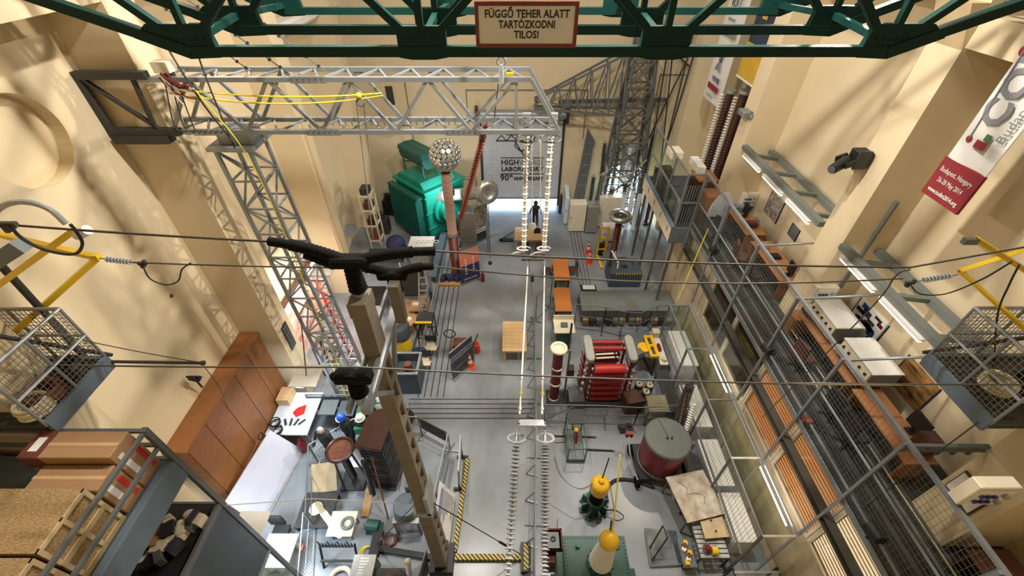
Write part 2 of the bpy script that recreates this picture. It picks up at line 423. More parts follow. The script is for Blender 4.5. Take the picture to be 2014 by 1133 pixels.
# roller shutter
d1 = thing('door_1', None, None, (.6, YB+.1, .5), kind='structure')
b = MB(); n = 56
for i in range(n):
    z = .52 + (DZ-.55)*i/n; h = (DZ-.55)/n
    b.prism([(YB+.08, z), (YB+.045, z+h*.25), (YB+.045, z+h*.72), (YB+.08, z+h*.98), (YB+.12, z+h*.98), (YB+.12, z)], DX0, DX1, 'x')
ob('shutter_curtain', b, 'door_slat', d1, kind='stuff')
ob('bottom_rail', MB().box((DX0, YB+.02, .46), (DX1, YB+.14, .55)), 'steel', d1)
for x in (DX0-.14, DX1): ob('guide_rail', MB().box((x, YB-.06, 0), (x+.14, YB+.1, DZ+.3)), 'steel_dark', d1)
ob('roller_housing', MB().cyl((DX0-.1, YB-.25, DZ+.12), (DX1+.1, YB-.25, DZ+.12), .26), 'galv', d1, smooth=True)
for x in (DX0-.3, DX1+.12): ob('roller_bracket', MB().box((x, YB-.5, DZ-.35), (x+.16, YB, DZ+.55)), 'steel_dark', d1)
DY = YB+.03
def dp(x, y): return at(x, y, Y=DY)
def dtext(t, x, y, x1, m, hpx):
    a = dp(x, y); c = dp(x1, y); sz = (dp(x, y-hpx/2).z - dp(x, y+hpx/2).z)*1.38
    text('lettering', t, sz, m, d1, (a+c)/2, (1,0,0), (0,0,1), width=(c-a).x, bold=.012)
dtext('HIGH', 986, 320, 1020, 'ink', 11); dtext('VOLTAGE', 1021, 320, 1068, 'ink_soft', 11)
dtext('LABORATORY', 986, 333, 1068, 'ink', 9)
dtext('90', 984, 350, 1001, 'ink', 12); dtext('th', 1002, 346, 1009, 'ink', 6); dtext('ANNIVERSARY', 1010, 351.5, 1069, 'ink', 7)
for y in (310.5, 342): bar('lettering_rule', dp(985, y), dp(1069, y), .05, 'ink', d1, h=.01, up=(0,1,0))
tz = [(976, 277), (986, 266), (996, 277), (1006, 266), (1016, 277), (1012, 287), (1023, 297), (1020, 291), (1032, 309), (1036, 298), (1026, 297), (1040, 287), (1030, 277), (1046, 268)]
for p, q in zip(tz[:-1], tz[1:]): bar('emblem_line', dp(*p), dp(*q), .05, 'ink', d1, h=.01, up=(0,1,0))
for p, q in (((976,277),(1012,277)), ((1012,277),(1032,309)), ((1032,309),(1052,270)), ((996,265),(1050,265)), ((1022,277),(1046,277))): bar('emblem_line', dp(*p), dp(*q), .07, 'ink', d1, h=.01, up=(0,1,0))
# glazed door beside the right tower
w1 = thing('window_1', None, None, (7.4, YB+.1, 0), kind='structure')
for x in (GX0, 7.0, 7.8, GX1): bar('mullion', (x, YB+.1, 0), (x, YB+.1, GZ), .09, 'steel', w1)
for z in (.05, 1.0, 2.1, GZ-.05): bar('transom', (GX0, YB+.1, z), (GX1, YB+.1, z), .07, 'steel', w1)
for i, (x0, x1) in enumerate(((GX0,7.0),(7.0,7.8),(7.8,GX1))):
    for z0, z1 in ((.05,1.0),(1.0,2.1),(2.1,GZ)): ob('pane', MB().box((x0+.05, YB+.09, z0+.04), (x1-.05, YB+.1, z1-.04)), 'glass', w1)
area('glazed_door_daylight', (7.4, 27.5, 2.2), 2.4, 1500, (.8, .9, 1), (7.2, 22.5, 0))
# lamps on the ceiling
for i, (x, y) in enumerate(HIGHBAY):
    t = thing('high_bay_lamp', 'high bay lamp on the hall ceiling, %s' % ['near left','near right','middle left','middle right','far left','far right'][i], 'lamp', (x, y, 18.25), 'high bay lamps')
    ob('reflector', MB().lathe([(.5, 0), (.52, .02), (.3, .35), (.16, .4)], (x, y, 18.22), 20), 'alu', t, smooth=True)
    bar('suspension', (x, y, 18.6), (x, y, ZT-.002), .04, 'steel', t, kind='rod')
# vents and marks on the left wall
ob('wall_grille', MB().box((PLX-.02, 10.62, 2.55), (PLX+.03, 11.0, 3.75)), 'steel_dark', wl)
for i in range(7): ob('grille_slat', MB().box((PLX+.03, 10.64, 2.62+.16*i), (PLX+.05, 10.98, 2.70+.16*i)), 'steel', wl)
ob('cable_trunk', MB().box((PLX-.01, 16.9, 0), (PLX+.05, 17.0, 9)), 'wall_warm', wl)
p = at(337, 582, X=XL); ob('wall_stain', MB().cyl((XL-.005, p.y, p.z), (XL+.008, p.y, p.z), .06, n=10), 'rust', wl)

# ------------------------------------------------------------------ overhead crane: three fish-belly trusses
cr = thing('overhead_crane', 'dark green fish-belly truss bridge of the overhead crane spanning the top of the hall', 'crane', (.4, 8.9, 13.4))
ZB, ZTOP = 13.42, 15.05
def belly(Y, m, w, gw):
    nodes = [-4.79, -1.33, 2.27, 5.6]; ends = [(-8.5, 14.75), (9.1, 14.75)]
    bz = ZB
    bar('bottom_chord', (nodes[0], Y, bz), (nodes[3], Y, bz), w, m, cr)
    bar('bottom_chord', (nodes[0], Y, bz), (ends[0][0], Y, ends[0][1]), w, m, cr)
    bar('bottom_chord', (nodes[3], Y, bz), (ends[1][0], Y, ends[1][1]), w, m, cr)
    bar('top_chord', (-8.5, Y, ZTOP+.12), (9.1, Y, ZTOP+.12), w*1.1, m, cr)
    ups = [-6.6, -3.06, .47, 3.93, 7.4]
    for i, x in enumerate(nodes):
        if i == 0: b = MB().prism([(x-.75, bz+.18), (x-.5, bz+.36), (x+.35, bz+.36), (x+.42, bz-.08), (x-.05, bz-.1)], Y-.05, Y+.05, 'y')
        elif i == 3: b = MB().prism([(x+.75, bz+.18), (x+.5, bz+.36), (x-.35, bz+.36), (x-.42, bz-.08), (x+.05, bz-.1)], Y-.05, Y+.05, 'y')
        else: b = MB().prism([(x-.36, bz+.33), (x+.36, bz+.33), (x+.36, bz-.08), (x+.18, bz-.11), (x-.18, bz-.11), (x-.36, bz-.08)], Y-.05, Y+.05, 'y')
        g = ob('gusset_plate', b, m, cr)
        if Y < 8:
            for k in range(6): ob('rivet', MB().cyl((x-.25+.1*k, Y-.05, bz+.16), (x-.25+.1*k, Y-.068, bz+.16), .016, n=6), m, g)
        bar('diagonal', (x-.2, Y, bz+.2), (ups[i], Y, ZTOP), w*.75, m, cr); bar('diagonal', (x+.2, Y, bz+.2), (ups[i+1], Y, ZTOP), w*.75, m, cr)
        bar('post', (x, Y, bz+.2), (x, Y, ZTOP), w*.65, m, cr)
belly(7.2, 'crane_dark', .14, 1); belly(8.75, 'crane_dark', .14, 1); belly(10.66, 'crane_dark', .13, 1)
for x in (-4.79, -1.33, 2.27, 5.6):
    bar('cross_tie', (x, 7.2, ZB+.1), (x, 8.75, ZB+.22), .1, 'crane_dark', cr); bar('cross_tie', (x, 8.75, ZB+.22), (x, 10.66, ZB+.1), .1, 'crane_dark', cr)
for x, x2 in ((-8.3,-6.6), (-6.6,-3.06), (-3.06,.47), (.47,3.93), (3.93,7.4)):
    bar('plan_brace', (x, 7.2, ZTOP), (x2, 8.75, ZTOP), .08, 'crane_dark', cr); bar('plan_brace', (x, 10.66, ZTOP), (x2, 8.75, ZTOP), .08, 'crane_dark', cr)
for x in (-8.5, 9.1): ob('end_carriage', MB().box((x-.2, 6.4, 14.4), (x+.2, 11.5, 15.1)), 'crane_dark', cr)
# hanging-load warning sign
sg = thing('warning_sign', 'red framed white warning board with black capitals bolted to the green crane', 'sign', (.23, 7.08, 13.43))
s0, s1 = at(937, 94, Y=7.06), at(1140, 3, Y=7.06); x0, x1, z0, z1 = s0.x, s1.x, s0.z, s1.z
ob('board', MB().box((x0+.02, 7.065, z0+.02), (x1-.02, 7.085, z1-.02)), 'sign_board', sg)
for lo, hi in (((x0,7.05,z0),(x1,7.09,z0+.05)), ((x0,7.05,z1-.05),(x1,7.09,z1)), ((x0,7.05,z0+.05),(x0+.05,7.09,z1-.05)), ((x1-.05,7.05,z0+.05),(x1,7.09,z1-.05))): ob('frame_strip', MB().box(lo, hi), 'red_deep', sg)
def stext(t, xa, xb, y):
    a, c = at(xa, y, Y=7.06), at(xb, y, Y=7.06)
    text('lettering', t, .135, 'ink', sg, (a+c)/2, (1,0,0), (0,0,1), width=(c-a).x, bold=.003)
stext('FÜGGŐ TEHER ALATT', 953, 1120, 28); stext('TARTÓZKODNI', 981, 1092, 49); stext('TILOS!', 1011, 1060, 69)
for x in (x0+.2, x1-.2): bar('bolt', (x, 7.06, z0+.02), (x, 7.2, z0+.02), .03, 'steel', sg)
# housings for the two added floodlights that brighten the opposite walls
for x, y, z, w in ((8.5, 12.4, 14.9, 'right'), (-7.9, 12.4, 14.9, 'left')):
    t = thing('added_floodlight', 'added floodlight on the %s runway ledge beyond the crane' % w, 'lamp', (x, y-.2, z)); s = 1 if x > 0 else -1
    ob('housing', MB().box((x+s*.06, y-.25, z-.18), (x+s*.4, y+.25, z+.2)), 'steel_dark', t); bar('yoke', (x+s*.25, y, z-.15), (x+s*.25, y, 14.41), .08, 'steel', t)
# ------------------------------------------------------------------ gantry beam of the test tower
BYn, BYf, BZ0, BZ1 = 10.2, 11.02, 11.03, 12.2
gb = thing('lattice_gantry_beam', 'galvanised box lattice beam reaching out from the left pilaster, insulator strings at its tip', 'lattice beam', (-3.5, 10.6, 11.0))
for Y in (BYn, BYf):
    bar('chord', (-8.4, Y, BZ0), (1.13, Y, BZ0), .1, 'galv', gb); bar('chord', (-8.4, Y, BZ1), (.42, Y, BZ1), .1, 'galv', gb)
    bar('end_strut', (.42, Y, BZ1), (1.13, Y, BZ0), .08, 'galv', gb); bar('end_strut', (.1, Y, BZ0), (.1, Y, BZ1), .06, 'galv', gb)
    xs = [-8.1+1.78*i for i in range(5)]
    for i in range(4):
        m = (xs[i]+xs[i+1])/2
        bar('diagonal', (xs[i], Y, BZ0), (m, Y, BZ1), .07, 'galv', gb); bar('diagonal', (m, Y, BZ1), (xs[i+1], Y, BZ0), .07, 'galv', gb)
    bar('diagonal', (xs[4], Y, BZ0), (.1, Y, BZ1), .07, 'galv', gb)
for Z in (BZ0, BZ1):
    n = 11; x1 = 1.0 if Z == BZ0 else .3
    for i in range(n):
        xa = -8.1+(x1+8.1)*i/n; xb = -8.1+(x1+8.1)*(i+1)/n; m = (xa+xb)/2
        bar('lacing', (xa, BYn, Z), (m, BYf, Z), .045, 'galv', gb); bar('lacing', (m, BYf, Z), (xb, BYn, Z), .045, 'galv', gb)
for x, Z in ((-4.5, BZ0), (-4.5, BZ1), (-7.2, BZ0), (-1.2, BZ0)):
    s = ob('splice_plate', MB().box((x-.4, BYn-.07, Z-.07), (x+.4, BYn-.052, Z+.07)), 'galv', gb)
    for k in range(6): ob('bolt', MB().cyl((x-.33+.13*k, BYn-.09, Z+.03), (x-.33+.13*k, BYn-.16, Z+.03), .018, n=6), 'steel_dark', s)
for k in range(34):
    x = -4.6 + k*.165; bar('bird_spike', (x, BYf, BZ0-.02), (x+.03, BYf, BZ0-.16), .012, 'steel_dark', gb)
ob('tip_plate', MB().box((.3, BYn, BZ0-.12), (.42, BYf, BZ0-.03)).box((.95, BYn, BZ0-.12), (1.07, BYf, BZ0-.03)), 'galv_light', gb)
for x in (.36, 1.01):
    for k in range(3): ob('tip_block', MB().box((x-.1, 10.5, BZ0+.0+.12*k), (x+.1, 10.62, BZ0+.07+.12*k)), 'galv_light', gb)
# wall bracket that carries it
wbk = thing('wall_bracket', 'dark steel bracket frame bolted into the left wall corner under the gantry beam', 'bracket', (-9.3, 10.2, 11.0))
for a, c, w in (((-9.58,10.15,12.3),(-8.0,10.15,12.3),.16), ((-9.58,10.15,11.05),(-7.9,10.15,11.05),.16), ((-9.55,10.15,12.3),(-9.55,10.15,11.0),.14), ((-9.5,10.15,12.25),(-8.35,10.15,11.1),.08), ((-8.35,10.15,12.25),(-8.45,10.15,11.1),.08)):
    bar('bracket_bar', a, c, w, 'steel_dark', wbk)
ob('bracket_foot', MB().box((-9.5, 10.0, 10.8), (-8.2, 10.3, 10.97)), 'steel_dark', wbk)
# stays, ropes and hoists on the beam
def stay(p2, Y2, x, label):
    a = Vector((x, 10.55, BZ1+.05)); c = at(*p2, Y=Y2); d = c - a; k = (ZT-.05-a.z)/d.z if d.z > .05 else 3
    k = min(k, 14); e = a + d*k
    if e.y < 5: e = a + d*((5-a.y)/d.y)
    if e.x < -8.0: e = a + d*((-8.0-a.x)/d.x)
    t = thing('stay_cable', label, 'cable', a, 'crane stays')
    bar('stay_rope', a, e, .06, 'steel', t, h=.02)
    for j in range(9): bar('link_clamp', a + (e-a)*(.03+.05*j), a + (e-a)*(.04+.05*j), .07, 'steel_dark', t)
stay((330, 20), 10.0, -5.9, 'dark stay cable rising from the gantry beam, leftmost of three')
stay((390, 15), 10.05, -5.1, 'dark stay cable rising from the gantry beam, middle of three')
stay((470, 10), 10.1, -4.2, 'dark stay cable rising from the gantry beam, rightmost of three')
b = MB(); b.tube(sag((-7.6, 10.05, 12.05), (-2.9, 10.05, 11.95), .12), .018, 6); b.tube(sag((-7.6, 10.05, 11.95), (-2.9, 10.05, 11.9), .2), .018, 6)
ob('yellow_rope', b, 'yellow_rope', label='doubled yellow rope slung along the gantry beam', cat='rope')
ob('yellow_rope', MB().tube([at(385,178,Y=10.0), at(500,330,Y=9.9), at(600,560,Y=9.85), at(690,780,Y=9.8)], .014, 6), 'yellow_rope', label='yellow rope running down in front of the left lattice mast', cat='rope')
ob('yellow_rope', MB().tube([at(660,700,Y=9.7), at(690,782,Y=9.6)], .014, 6).tube([at(640,690,Y=9.7), at(684,786,Y=9.6)], .014, 6), 'yellow_rope', label='pair of short yellow rope tails beside the mast foot', cat='rope')
for i, (P_, nm) in enumerate(((((300,40),(345,120),(400,205),(463,285)),'left'), (((372,60),(408,160),(440,240),(462,292)),'right'))):
    ob('slack_rope', MB().tube([at(*q, Y=10.05-.02*j) for j, q in enumerate(P_)], .02, 6), 'steel_dark', label='dark slack rope hanging past the left end of the gantry beam, %s one' % nm, cat='rope')
for i, (px, py, nm) in enumerate((((700,195),(734,470),'left'), ((715,205),(747,478),'right'))):
    ob('hoist_rope', MB().tube([at(*px, Y=10.1), at(*py, Y=14.0)], .016, 6), 'rope', label='pale twisted hoist rope hanging from the beam, %s one of two' % nm, cat='rope')
t = thing('pulley_hook', 'small yellow and steel hoist hook under the gantry beam', 'hook', at(706, 190, Y=10.05))
c = at(706, 188, Y=10.05); ob('hook_block', MB().sphere(c, .07, 10, 8), 'yellow_rope', t, smooth=True); ob('hook', MB().torus(c-Vector((0,0,.15)), .08, .02, 14, 6, (0,1,0), 0, 5), 'steel', t)
rp = thing('red_rope_bundle', 'tangle of dark red ropes tied at the left end of the gantry beam', 'rope', at(345, 165, Y=10.0))
for k in range(9):
    a = at(318+random.uniform(-8,8), 150+random.uniform(-8,8), Y=10.0); e = at(random.uniform(340,390), random.uniform(165,215), Y=9.95)
    ob('rope_loop', MB().tube(sag(a, e, random.uniform(.05,.25), 8), .018, 5), ['rope_red','rope_red','rope'][k%3], rp)
for k in range(3):
    a = at(325+12*k, 165, Y=9.98); ob('sling', MB().tube([a, at(345+18*k, 250, Y=9.98), at(380+5*k, 258, Y=9.98)], .015, 5), 'steel_dark', rp)
hb = thing('hoist_box', 'small pale hoist motor box on the beam end by the pilaster', 'motor', at(322, 128, Y=10.3))
ob('motor_case', MB().cbox(at(322, 130, Y=10.3), (.34, .3, .22)), 'white_warm', hb); ob('motor_flange', MB().cbox(at(322, 130, Y=10.3)-Vector((0,0,.17)), (.2, .2, .12)), 'steel_dark', hb)
ch = thing('chain_hoist', 'chain hoist with shackle clipped over the gantry beam near its tip', 'hoist', at(985, 165, Y=10.1))
c = at(986, 145, Y=10.1); ob('hoist_body', MB().cyl(c+Vector((0,0,.18)), c-Vector((0,0,.2)), .05), 'galv_light', ch); ob('shackle', MB().torus(c+Vector((0,0,.25)), .09, .022, 16, 6, (0,1,0)), 'steel', ch)
ob('hook_brass', MB().cbox(at(1003, 148, Y=10.4), (.16, .1, .1)), 'yellow_orange', ch); ob('hanging_chain', MB().tube([at(980,165,Y=10.6), at(972,232,Y=10.6)], .015, 5), 'steel_dark', ch)
# ------------------------------------------------------------------ lattice mast under the beam
mt = thing('lattice_mast', 'tall galvanised lattice mast standing left under the gantry beam', 'lattice mast', (-6.4, 10.45, 0))
T0, T1, HW0, HW1, MZ = Vector((-6.45, 10.5, 0)), Vector((-6.88, 10.6, 10.55)), .46, .42, 10.55
def mc(sx, sy, k): p = T0.lerp(T1, k); w = HW0+(HW1-HW0)*k; return p + Vector((sx*w, sy*w, 0))
for sx in (-1,1):
    for sy in (-1,1): bar('leg', mc(sx,sy,0), mc(sx,sy,1), .085, 'galv', mt)
n = 13
for k in range(n):
    k0, k1 = k/n, (k+1)/n
    for s in (-1, 1):
        for (p, q) in (((s,-1),(s,1)), ((-1,s),(1,s))):
            bar('ring_bar', mc(*p,k1), mc(*q,k1), .045, 'galv', mt)
            bar('brace', mc(*(p if k%2 else q),k0), mc(*(q if k%2 else p),k1), .045, 'galv', mt)
    bar('ladder_rung', mc(.2,-1,k0+.03), mc(.7,-1,k0+.03), .025, 'galv', mt)
ob('cap_plate', MB().cbox((-6.88, 10.6, 10.62), (1.15, 1.05, .1)), 'galv', mt); ob('cap_block', MB().cbox((-6.8, 10.6, 10.82), (.8, .6, .3)), 'galv', mt)
ob('base_plate', MB().cbox((-6.45, 10.5, .05), (1.2, 1.2, .1)), 'steel', mt)
# ------------------------------------------------------------------ strings hanging from the beam tip and the twin conductor to the near side
def shed_mesh(r, h, m):
    me = MB().lathe([(.012, h*.9), (r*.35, h*.75), (r*.95, h*.12), (r, 0), (r*.9, -h*.06), (r*.3, h*.2), (.012, h*.25)], n=14).mesh('shed', smooth=True); me.materials.append(MATS[m]); return me
def shed_row(parent, a, c, n, me, name='shed', alt=None):
    a = Vector(a); c = Vector(c); q = Vector((0,0,-1)).rotation_difference((c-a).normalized()) if False else (a-c).to_track_quat('Z','Y')
    for i in range(n):
        o = link(name, alt if (alt and i%2) else me, None, parent, a + (c-a)*(i+.5)/n); o.rotation_mode = 'QUATERNION'; o.rotation_quaternion = q
S_W = shed_mesh(.082, .09, 'insul_white'); S_W2 = shed_mesh(.066, .09, 'insul_white')
XA, XB = .36, .97
for x, nm in ((XA,'left'), (XB,'right')):
    t = thing('insulator_string', 'white shedded insulator string hanging from the beam tip, %s of the pair' % nm, 'insulator', (x, 10.56, 7.0), 'hanging strings')
    bar('core', (x, 10.56, 10.95), (x, 10.56, 7.1), .035, 'insul_white', t, kind='rod')
    shed_row(t, (x, 10.56, 10.8), (x, 10.56, 7.25), 36, S_W, alt=S_W2)
    ob('top_ring', MB().torus((x, 10.56, 10.72), .26, .018, 24, 6), 'steel', t, smooth=True)
    b = MB(); s = -1 if nm == 'left' else 1
    for zz in (7.32,): b.torus((x, 10.56, zz), .2, .025, 20, 7, (0,.35,1), .3, 2*PI-.9)
    b.tube([(x-.05, 10.4, 7.3), (x-.25, 10.45, 7.25), (x-.42, 10.5, 7.1)], .025, 7)
    ob('grading_ring', b, 'insul_white', t, smooth=True); ob('end_clevis', MB().box((x-.03, 10.53, 6.95), (x+.03, 10.59, 7.15)), 'steel', t)
y1 = thing('yoke_plate', 'steel yoke plate joining the foot of the two hanging strings', 'yoke', (.66, 10.5, 6.9))
ob('plate', MB().box((XA-.07, 10.45, 6.93), (XB+.02, 10.58, 7.0)), 'steel', y1); 
A0, B0 = at(1038, 525, Y=10.2), at(1071, 525, Y=10.2)
for q in (A0, B0): bar('shackle', (q.x, 10.5, 6.95), q, .05, 'steel', y1)
Yo, Zo = at(1045, 836, Y=4.6).y, at(1045, 836, Y=4.6).z
A0, A1 = at(1038, 525, Y=10.2), at(1022, 815, Y=4.75); B0, B1 = at(1071, 525, Y=10.2), at(1066, 815, Y=4.75)
for a, c, nm in ((A0,A1,'left'), (B0,B1,'right')):
    t = thing('conductor_rod', 'long white tension rod running above the aisle, %s of the pair' % nm, 'rod', c, 'tension rods')
    bar('rod', a, c, .042, 'insul_white', t, kind='rod')
    for k in (.82, .9, .97): bar('coupling', a+(c-a)*k, a+(c-a)*(k+.012), .075, 'yellow_rope' if k == .9 else 'galv_light', t, kind='rod')
y2 = thing('yoke_plate', 'light grey trapezoid yoke plate above the aisle carrying two ringed strings', 'yoke', at(1045, 832, Y=4.62))
q = [at(1018,838,Y=4.58), at(1022,826,Y=4.72), at(1068,826,Y=4.72), at(1075,838,Y=4.58)]
ob('plate', MB().plate(q, .03), 'galv_light', y2)
for x, Y in ((1022,4.7),(1067,4.7),(1020,4.58),(1073,4.58)): ob('bolt', MB().sphere(at(x, 833, Y=Y), .028, 8, 6), 'steel', y2)
S_G = shed_mesh(.088, .055, 'insul_grey'); S_G2 = shed_mesh(.068, .055, 'insul_grey')
for px, pe, nm, n in (((1016,868),(996,1180),'left',34), ((1072,868),(1071,1180),'right',42)):
    a = at(*px, Y=4.4); c = at(*pe, Z=6.55); t = thing('insulator_string', 'grey shedded tension insulator with ring at the aisle yoke, %s of two' % nm, 'insulator', a, 'tension strings')
    bar('core', a+(a-c).normalized()*.22, c, .03, 'insul_grey', t, kind='rod'); bar('anchor_rod', c, (c.x, Y0, 6.4), .03, 'steel', t, kind='rod'); shed_row(t, a, c, n, S_G, alt=S_G2)
    ob('corona_ring', MB().torus(a+Vector((0,.03,.06)), .17, .026, 28, 8, (0,.6,1)), 'insul_grey', t, smooth=True)
    e = a+(a-c).normalized()*.16; ob('end_fitting', MB().cyl(a, e, .04, .03), 'galv_light', t)
    b = MB()
    for s in (-1,1): b.bar(e, a+Vector((s*.16,.03,.06)), .018)
    ob('ring_arm', b, 'galv', t)
for i, (p, q) in enumerate((((1046,285),(1046,455)), ((1062,275),(1062,450)))):
    t = thing('white_measuring_rod', 'slim white rod hanging between the beam strings, %s one' % ['left','right'][i], 'rod', at(*q, Y=11.0))
    bar('rod', (at(*p, Y=11.0).x, 11.0, BZ0), at(*q, Y=11.0), .025, 'insul_white', t, kind='rod'); bar('thick_section', at(p[0],p[1],Y=11.0), at(p[0]-1,p[1]+32,Y=11.0), .06, 'insul_white', t, kind='rod')
    if i == 0: ob('disc', MB().cyl(at(1047,445,Y=11.0)-Vector((0,.02,0)), at(1047,445,Y=11.0)+Vector((0,.0,0)), .12, n=28), 'insul_white', t)
# inclined red-brown string below the beam
a, c = at(957, 243, Y=10.6), at(906, 430, Y=13.2)
t = thing('insulator_string', 'red-brown inclined insulator string running down from the beam beside the studded sphere', 'insulator', c)
S_R = shed_mesh(.088, .06, 'red_deep'); S_R.materials[0] = MATS['insul_red']
bar('core', a, c, .06, 'black', t, kind='rod'); shed_row(t, a, c, 36, S_R)
bar('end_rod', c, at(900, 470, Y=13.6), .04, 'rust', t, kind='rod')
ob('plumb_weight', MB().tube([at(960,400,Y=12), at(964,508,Y=12)], .012, 5).sphere(at(964,517,Y=12), .08, 12, 8), 'black', label='black plumb weight hanging on a thin cord above the aisle', cat='weight')
ob('hanging_probe', MB().tube([(.5,10.45,6.94), at(1047,580,Y=9.6)], .012, 5).cyl(at(1047,540,Y=9.6), at(1047,553,Y=9.6), .05), 'steel_dark', label='small dark probe hanging under the conductor rods', cat='probe')
# ------------------------------------------------------------------ concrete pole with crossarm
PX, PY = -2.12, 4.40
po = thing('concrete_pole', 'tall tapered concrete line pole with oval holes standing in the near aisle', 'pole', (PX, PY, 0))
PH = 10.75
def hw(z): return .27 - .11*z/PH, .17 - .05*z/PH
b = MB()
def ring(z, web): 
    a, c = hw(z); return [(PX-c, PY-a, z), (PX+c, PY-a, z), (PX+c, PY+a, z), (PX-c, PY+a, z)]
# two flanges joined by webs between the openings (openings look along X)
holes = [(.5+.62*i, .5+.62*i+.44) for i in range(16) if .5+.62*i < 9.6]
def slab(z0, z1, f0, f1):
    a0, c0 = hw(z0); a1, c1 = hw(z1); v = [(PX+sx*c, PY+f*a, z) for z, a, c in ((z0,a0,c0),(z1,a1,c1)) for sx, f in ((-1,f0),(1,f0),(1,f1),(-1,f1))]
    b._f(v, [(3,2,1,0),(4,5,6,7),(0,1,5,4),(1,2,6,5),(2,3,7,6),(3,0,4,7)])
slab(0, PH, -1, -.5); slab(0, PH, .5, 1); z = 0
for h0, h1 in holes: slab(z, h0, -.5, .5); z = h1
slab(z, PH, -.5, .5)
ob('shaft', b, 'concrete', po)
ob('clamp_collar', MB().box((PX-.22, PY-.3, 4.1), (PX+.22, PY+.3, 4.3)), 'galv_light', po); ob('clamp_plate', MB().box((PX+.12, PY-.3, 4.2), (PX+.2, PY+.3, 5.1)), 'galv_light', po)
ob('crossarm', MB().bar((PX+.12, 3.3, 9.85), (PX+.12, 5.75, 9.85), .12, .12), 'galv', po)
ob('crossarm_web', MB().bar((PX-.12, 3.3, 9.85), (PX-.12, 5.75, 9.85), .05, .12), 'galv', po)
bar('arm_brace', (PX+.1, 5.2, 9.8), (PX+.1, 4.5, 8.9), .07, 'galv', po); bar('arm_brace', (PX+.1, 3.6, 9.8), (PX+.1, 4.3, 8.9), .07, 'galv', po)
ob('head_block', MB().cbox((PX, PY, 10.85), (.26, .36, .26)), 'concrete', po); bar('head_stub', (PX+.3, 5.0, 9.9), (PX+.3, 5.0, 10.7), .16, 'concrete', po)
def pin_insulator(base, top, label, sleeve_l, sleeve_r, dz):
    t = thing('pin_insulator', label, 'insulator', base); base = Vector(base); h = top
    prof = [(.07, 0), (.09, .02)]
    for k in range(6): z = .05 + (h-.1)*k/6; prof += [(.085, z), (.13-.004*k, z+.02), (.12-.004*k, z+.04), (.075, z+(h-.1)/6*.9)]
    prof += [(.07, h), (.001, h+.03)]
    ob('shed_body', MB().lathe(prof, base, 18), 'rubber', t, smooth=True); ob('collar', MB().cyl(base-Vector((0,0,.16)), base+Vector((0,0,.02)), .085), 'galv_light', t, smooth=True)
    top_p = base + Vector((0,0,h+.02))
    for e in (sleeve_l, sleeve_r):
        e = Vector(e); n = 40; pts = [top_p + (e-top_p)*i/n for i in range(n+1)]
        for i, p in enumerate(pts): p.z += .05*math.sin(PI*i/n)
        r = [(.075 if i < n*.75 else .058) * (1.12 if i%2 else 1) if n*.06 < i < n*.8 else .062 for i in range(n+1)]
        ob('cover_hose', MB().tube(pts, r, 10), 'rubber', t, smooth=True)
    ob('cover_saddle', MB().cbox(top_p+Vector((0,0,.02)), (.5, .2, .16)), 'rubber', t, bevel=.03)
    return top_p
W1c = at(690, 492, Y=4.6); W1l = at(530, 475, Y=4.6); W1r = at(856, 494, Y=4.6)
pin_insulator((PX, PY+.05, 11.02), .5, 'black pin insulator with long covers on the concrete pole top', W1l, W1r, 0)
W2l, W2r = at(700, 527, Y=5.6), at(852, 524, Y=5.6)
pin_insulator((PX+.1, 5.6, 9.95), .4, 'black pin insulator on the far end of the pole crossarm', W2l, W2r, 0)
W3l, W3r = at(660, 722, Y=3.5), at(745, 728, Y=3.5)
t = pin_insulator((PX+.02, 3.5, 9.95), .38, 'brown ribbed pin insulator on the near end of the pole crossarm', (PX-.25, 3.5, 10.36), (PX+.25, 3.5, 10.36), 0)
ob('cover_hose', MB().tube([at(600,500,Y=4.55), at(655,520,Y=4.5), at(690,515,Y=4.45)], [.06,.075,.07], 10), 'rubber', label='thick black hose branch of the pole top cover', cat='cover')
def line(pts, r, label):
    P = []
    for (a, c, s) in pts: P += sag(a, c, s, 16)[(1 if P else 0):]
    ob('overhead_wire', MB().tube(P, r, 6), 'wire', label=label, cat='wire')
line([(at(-60,436,Y=4.6), W1l, .02)], .016, 'overhead wire from the left yellow arm to the pole top')
line([(W1r, at(1790,526,Y=4.6), .05), (at(1790,526,Y=4.6), at(2060,478,Y=4.6), .0)], .014, 'overhead wire from the pole top to the right wall, upper one')
line([(at(258,516,Y=5.6), W2l, .02)], .014, 'overhead wire from the left strain insulator to the crossarm')
line([(W2r, at(1775,548,Y=5.6), .22)], .014, 'overhead wire sagging from the crossarm to the right strain insulator')
line([(at(120,718,Y=3.5), at(705,722,Y=3.5), .02), (at(705,722,Y=3.5), at(1550,755,Y=3.5), .04), (at(1550,755,Y=3.5), at(2060,757,Y=3.5), 0)], .013, 'lowest overhead wire crossing the whole hall')
bar_t = thing('bright_wire_sleeve', 'bright bare aluminium sleeve on the lowest overhead wire at the right', 'sleeve', at(1550,754,Y=3.5))
ob('sleeve', MB().tube([at(1550,753,Y=3.5), at(1600,755,Y=3.5), at(1840,757,Y=3.5)], [.006,.018,.014], 8), 'chrome', bar_t, smooth=True)
ob('thin_cable', MB().tube(sag(at(120,660,Y=5.1), at(400,714,Y=5.1), .04, 10), .01, 5), 'wire', label='thin cable from the left cage to the horizontal pole', cat='cable')
bp = thing('horizontal_pole', 'dark horizontal pole sticking out from the left mesh cage', 'pole', at(212, 712, Y=5.12))
bar('pole', at(205, 711, Y=5.12), at(400, 714, Y=5.12), .06, 'steel_dark', bp, kind='rod'); bar('tip', at(396,714,Y=5.12), at(402,714,Y=5.12), .09, 'steel_dark', bp, kind='rod')
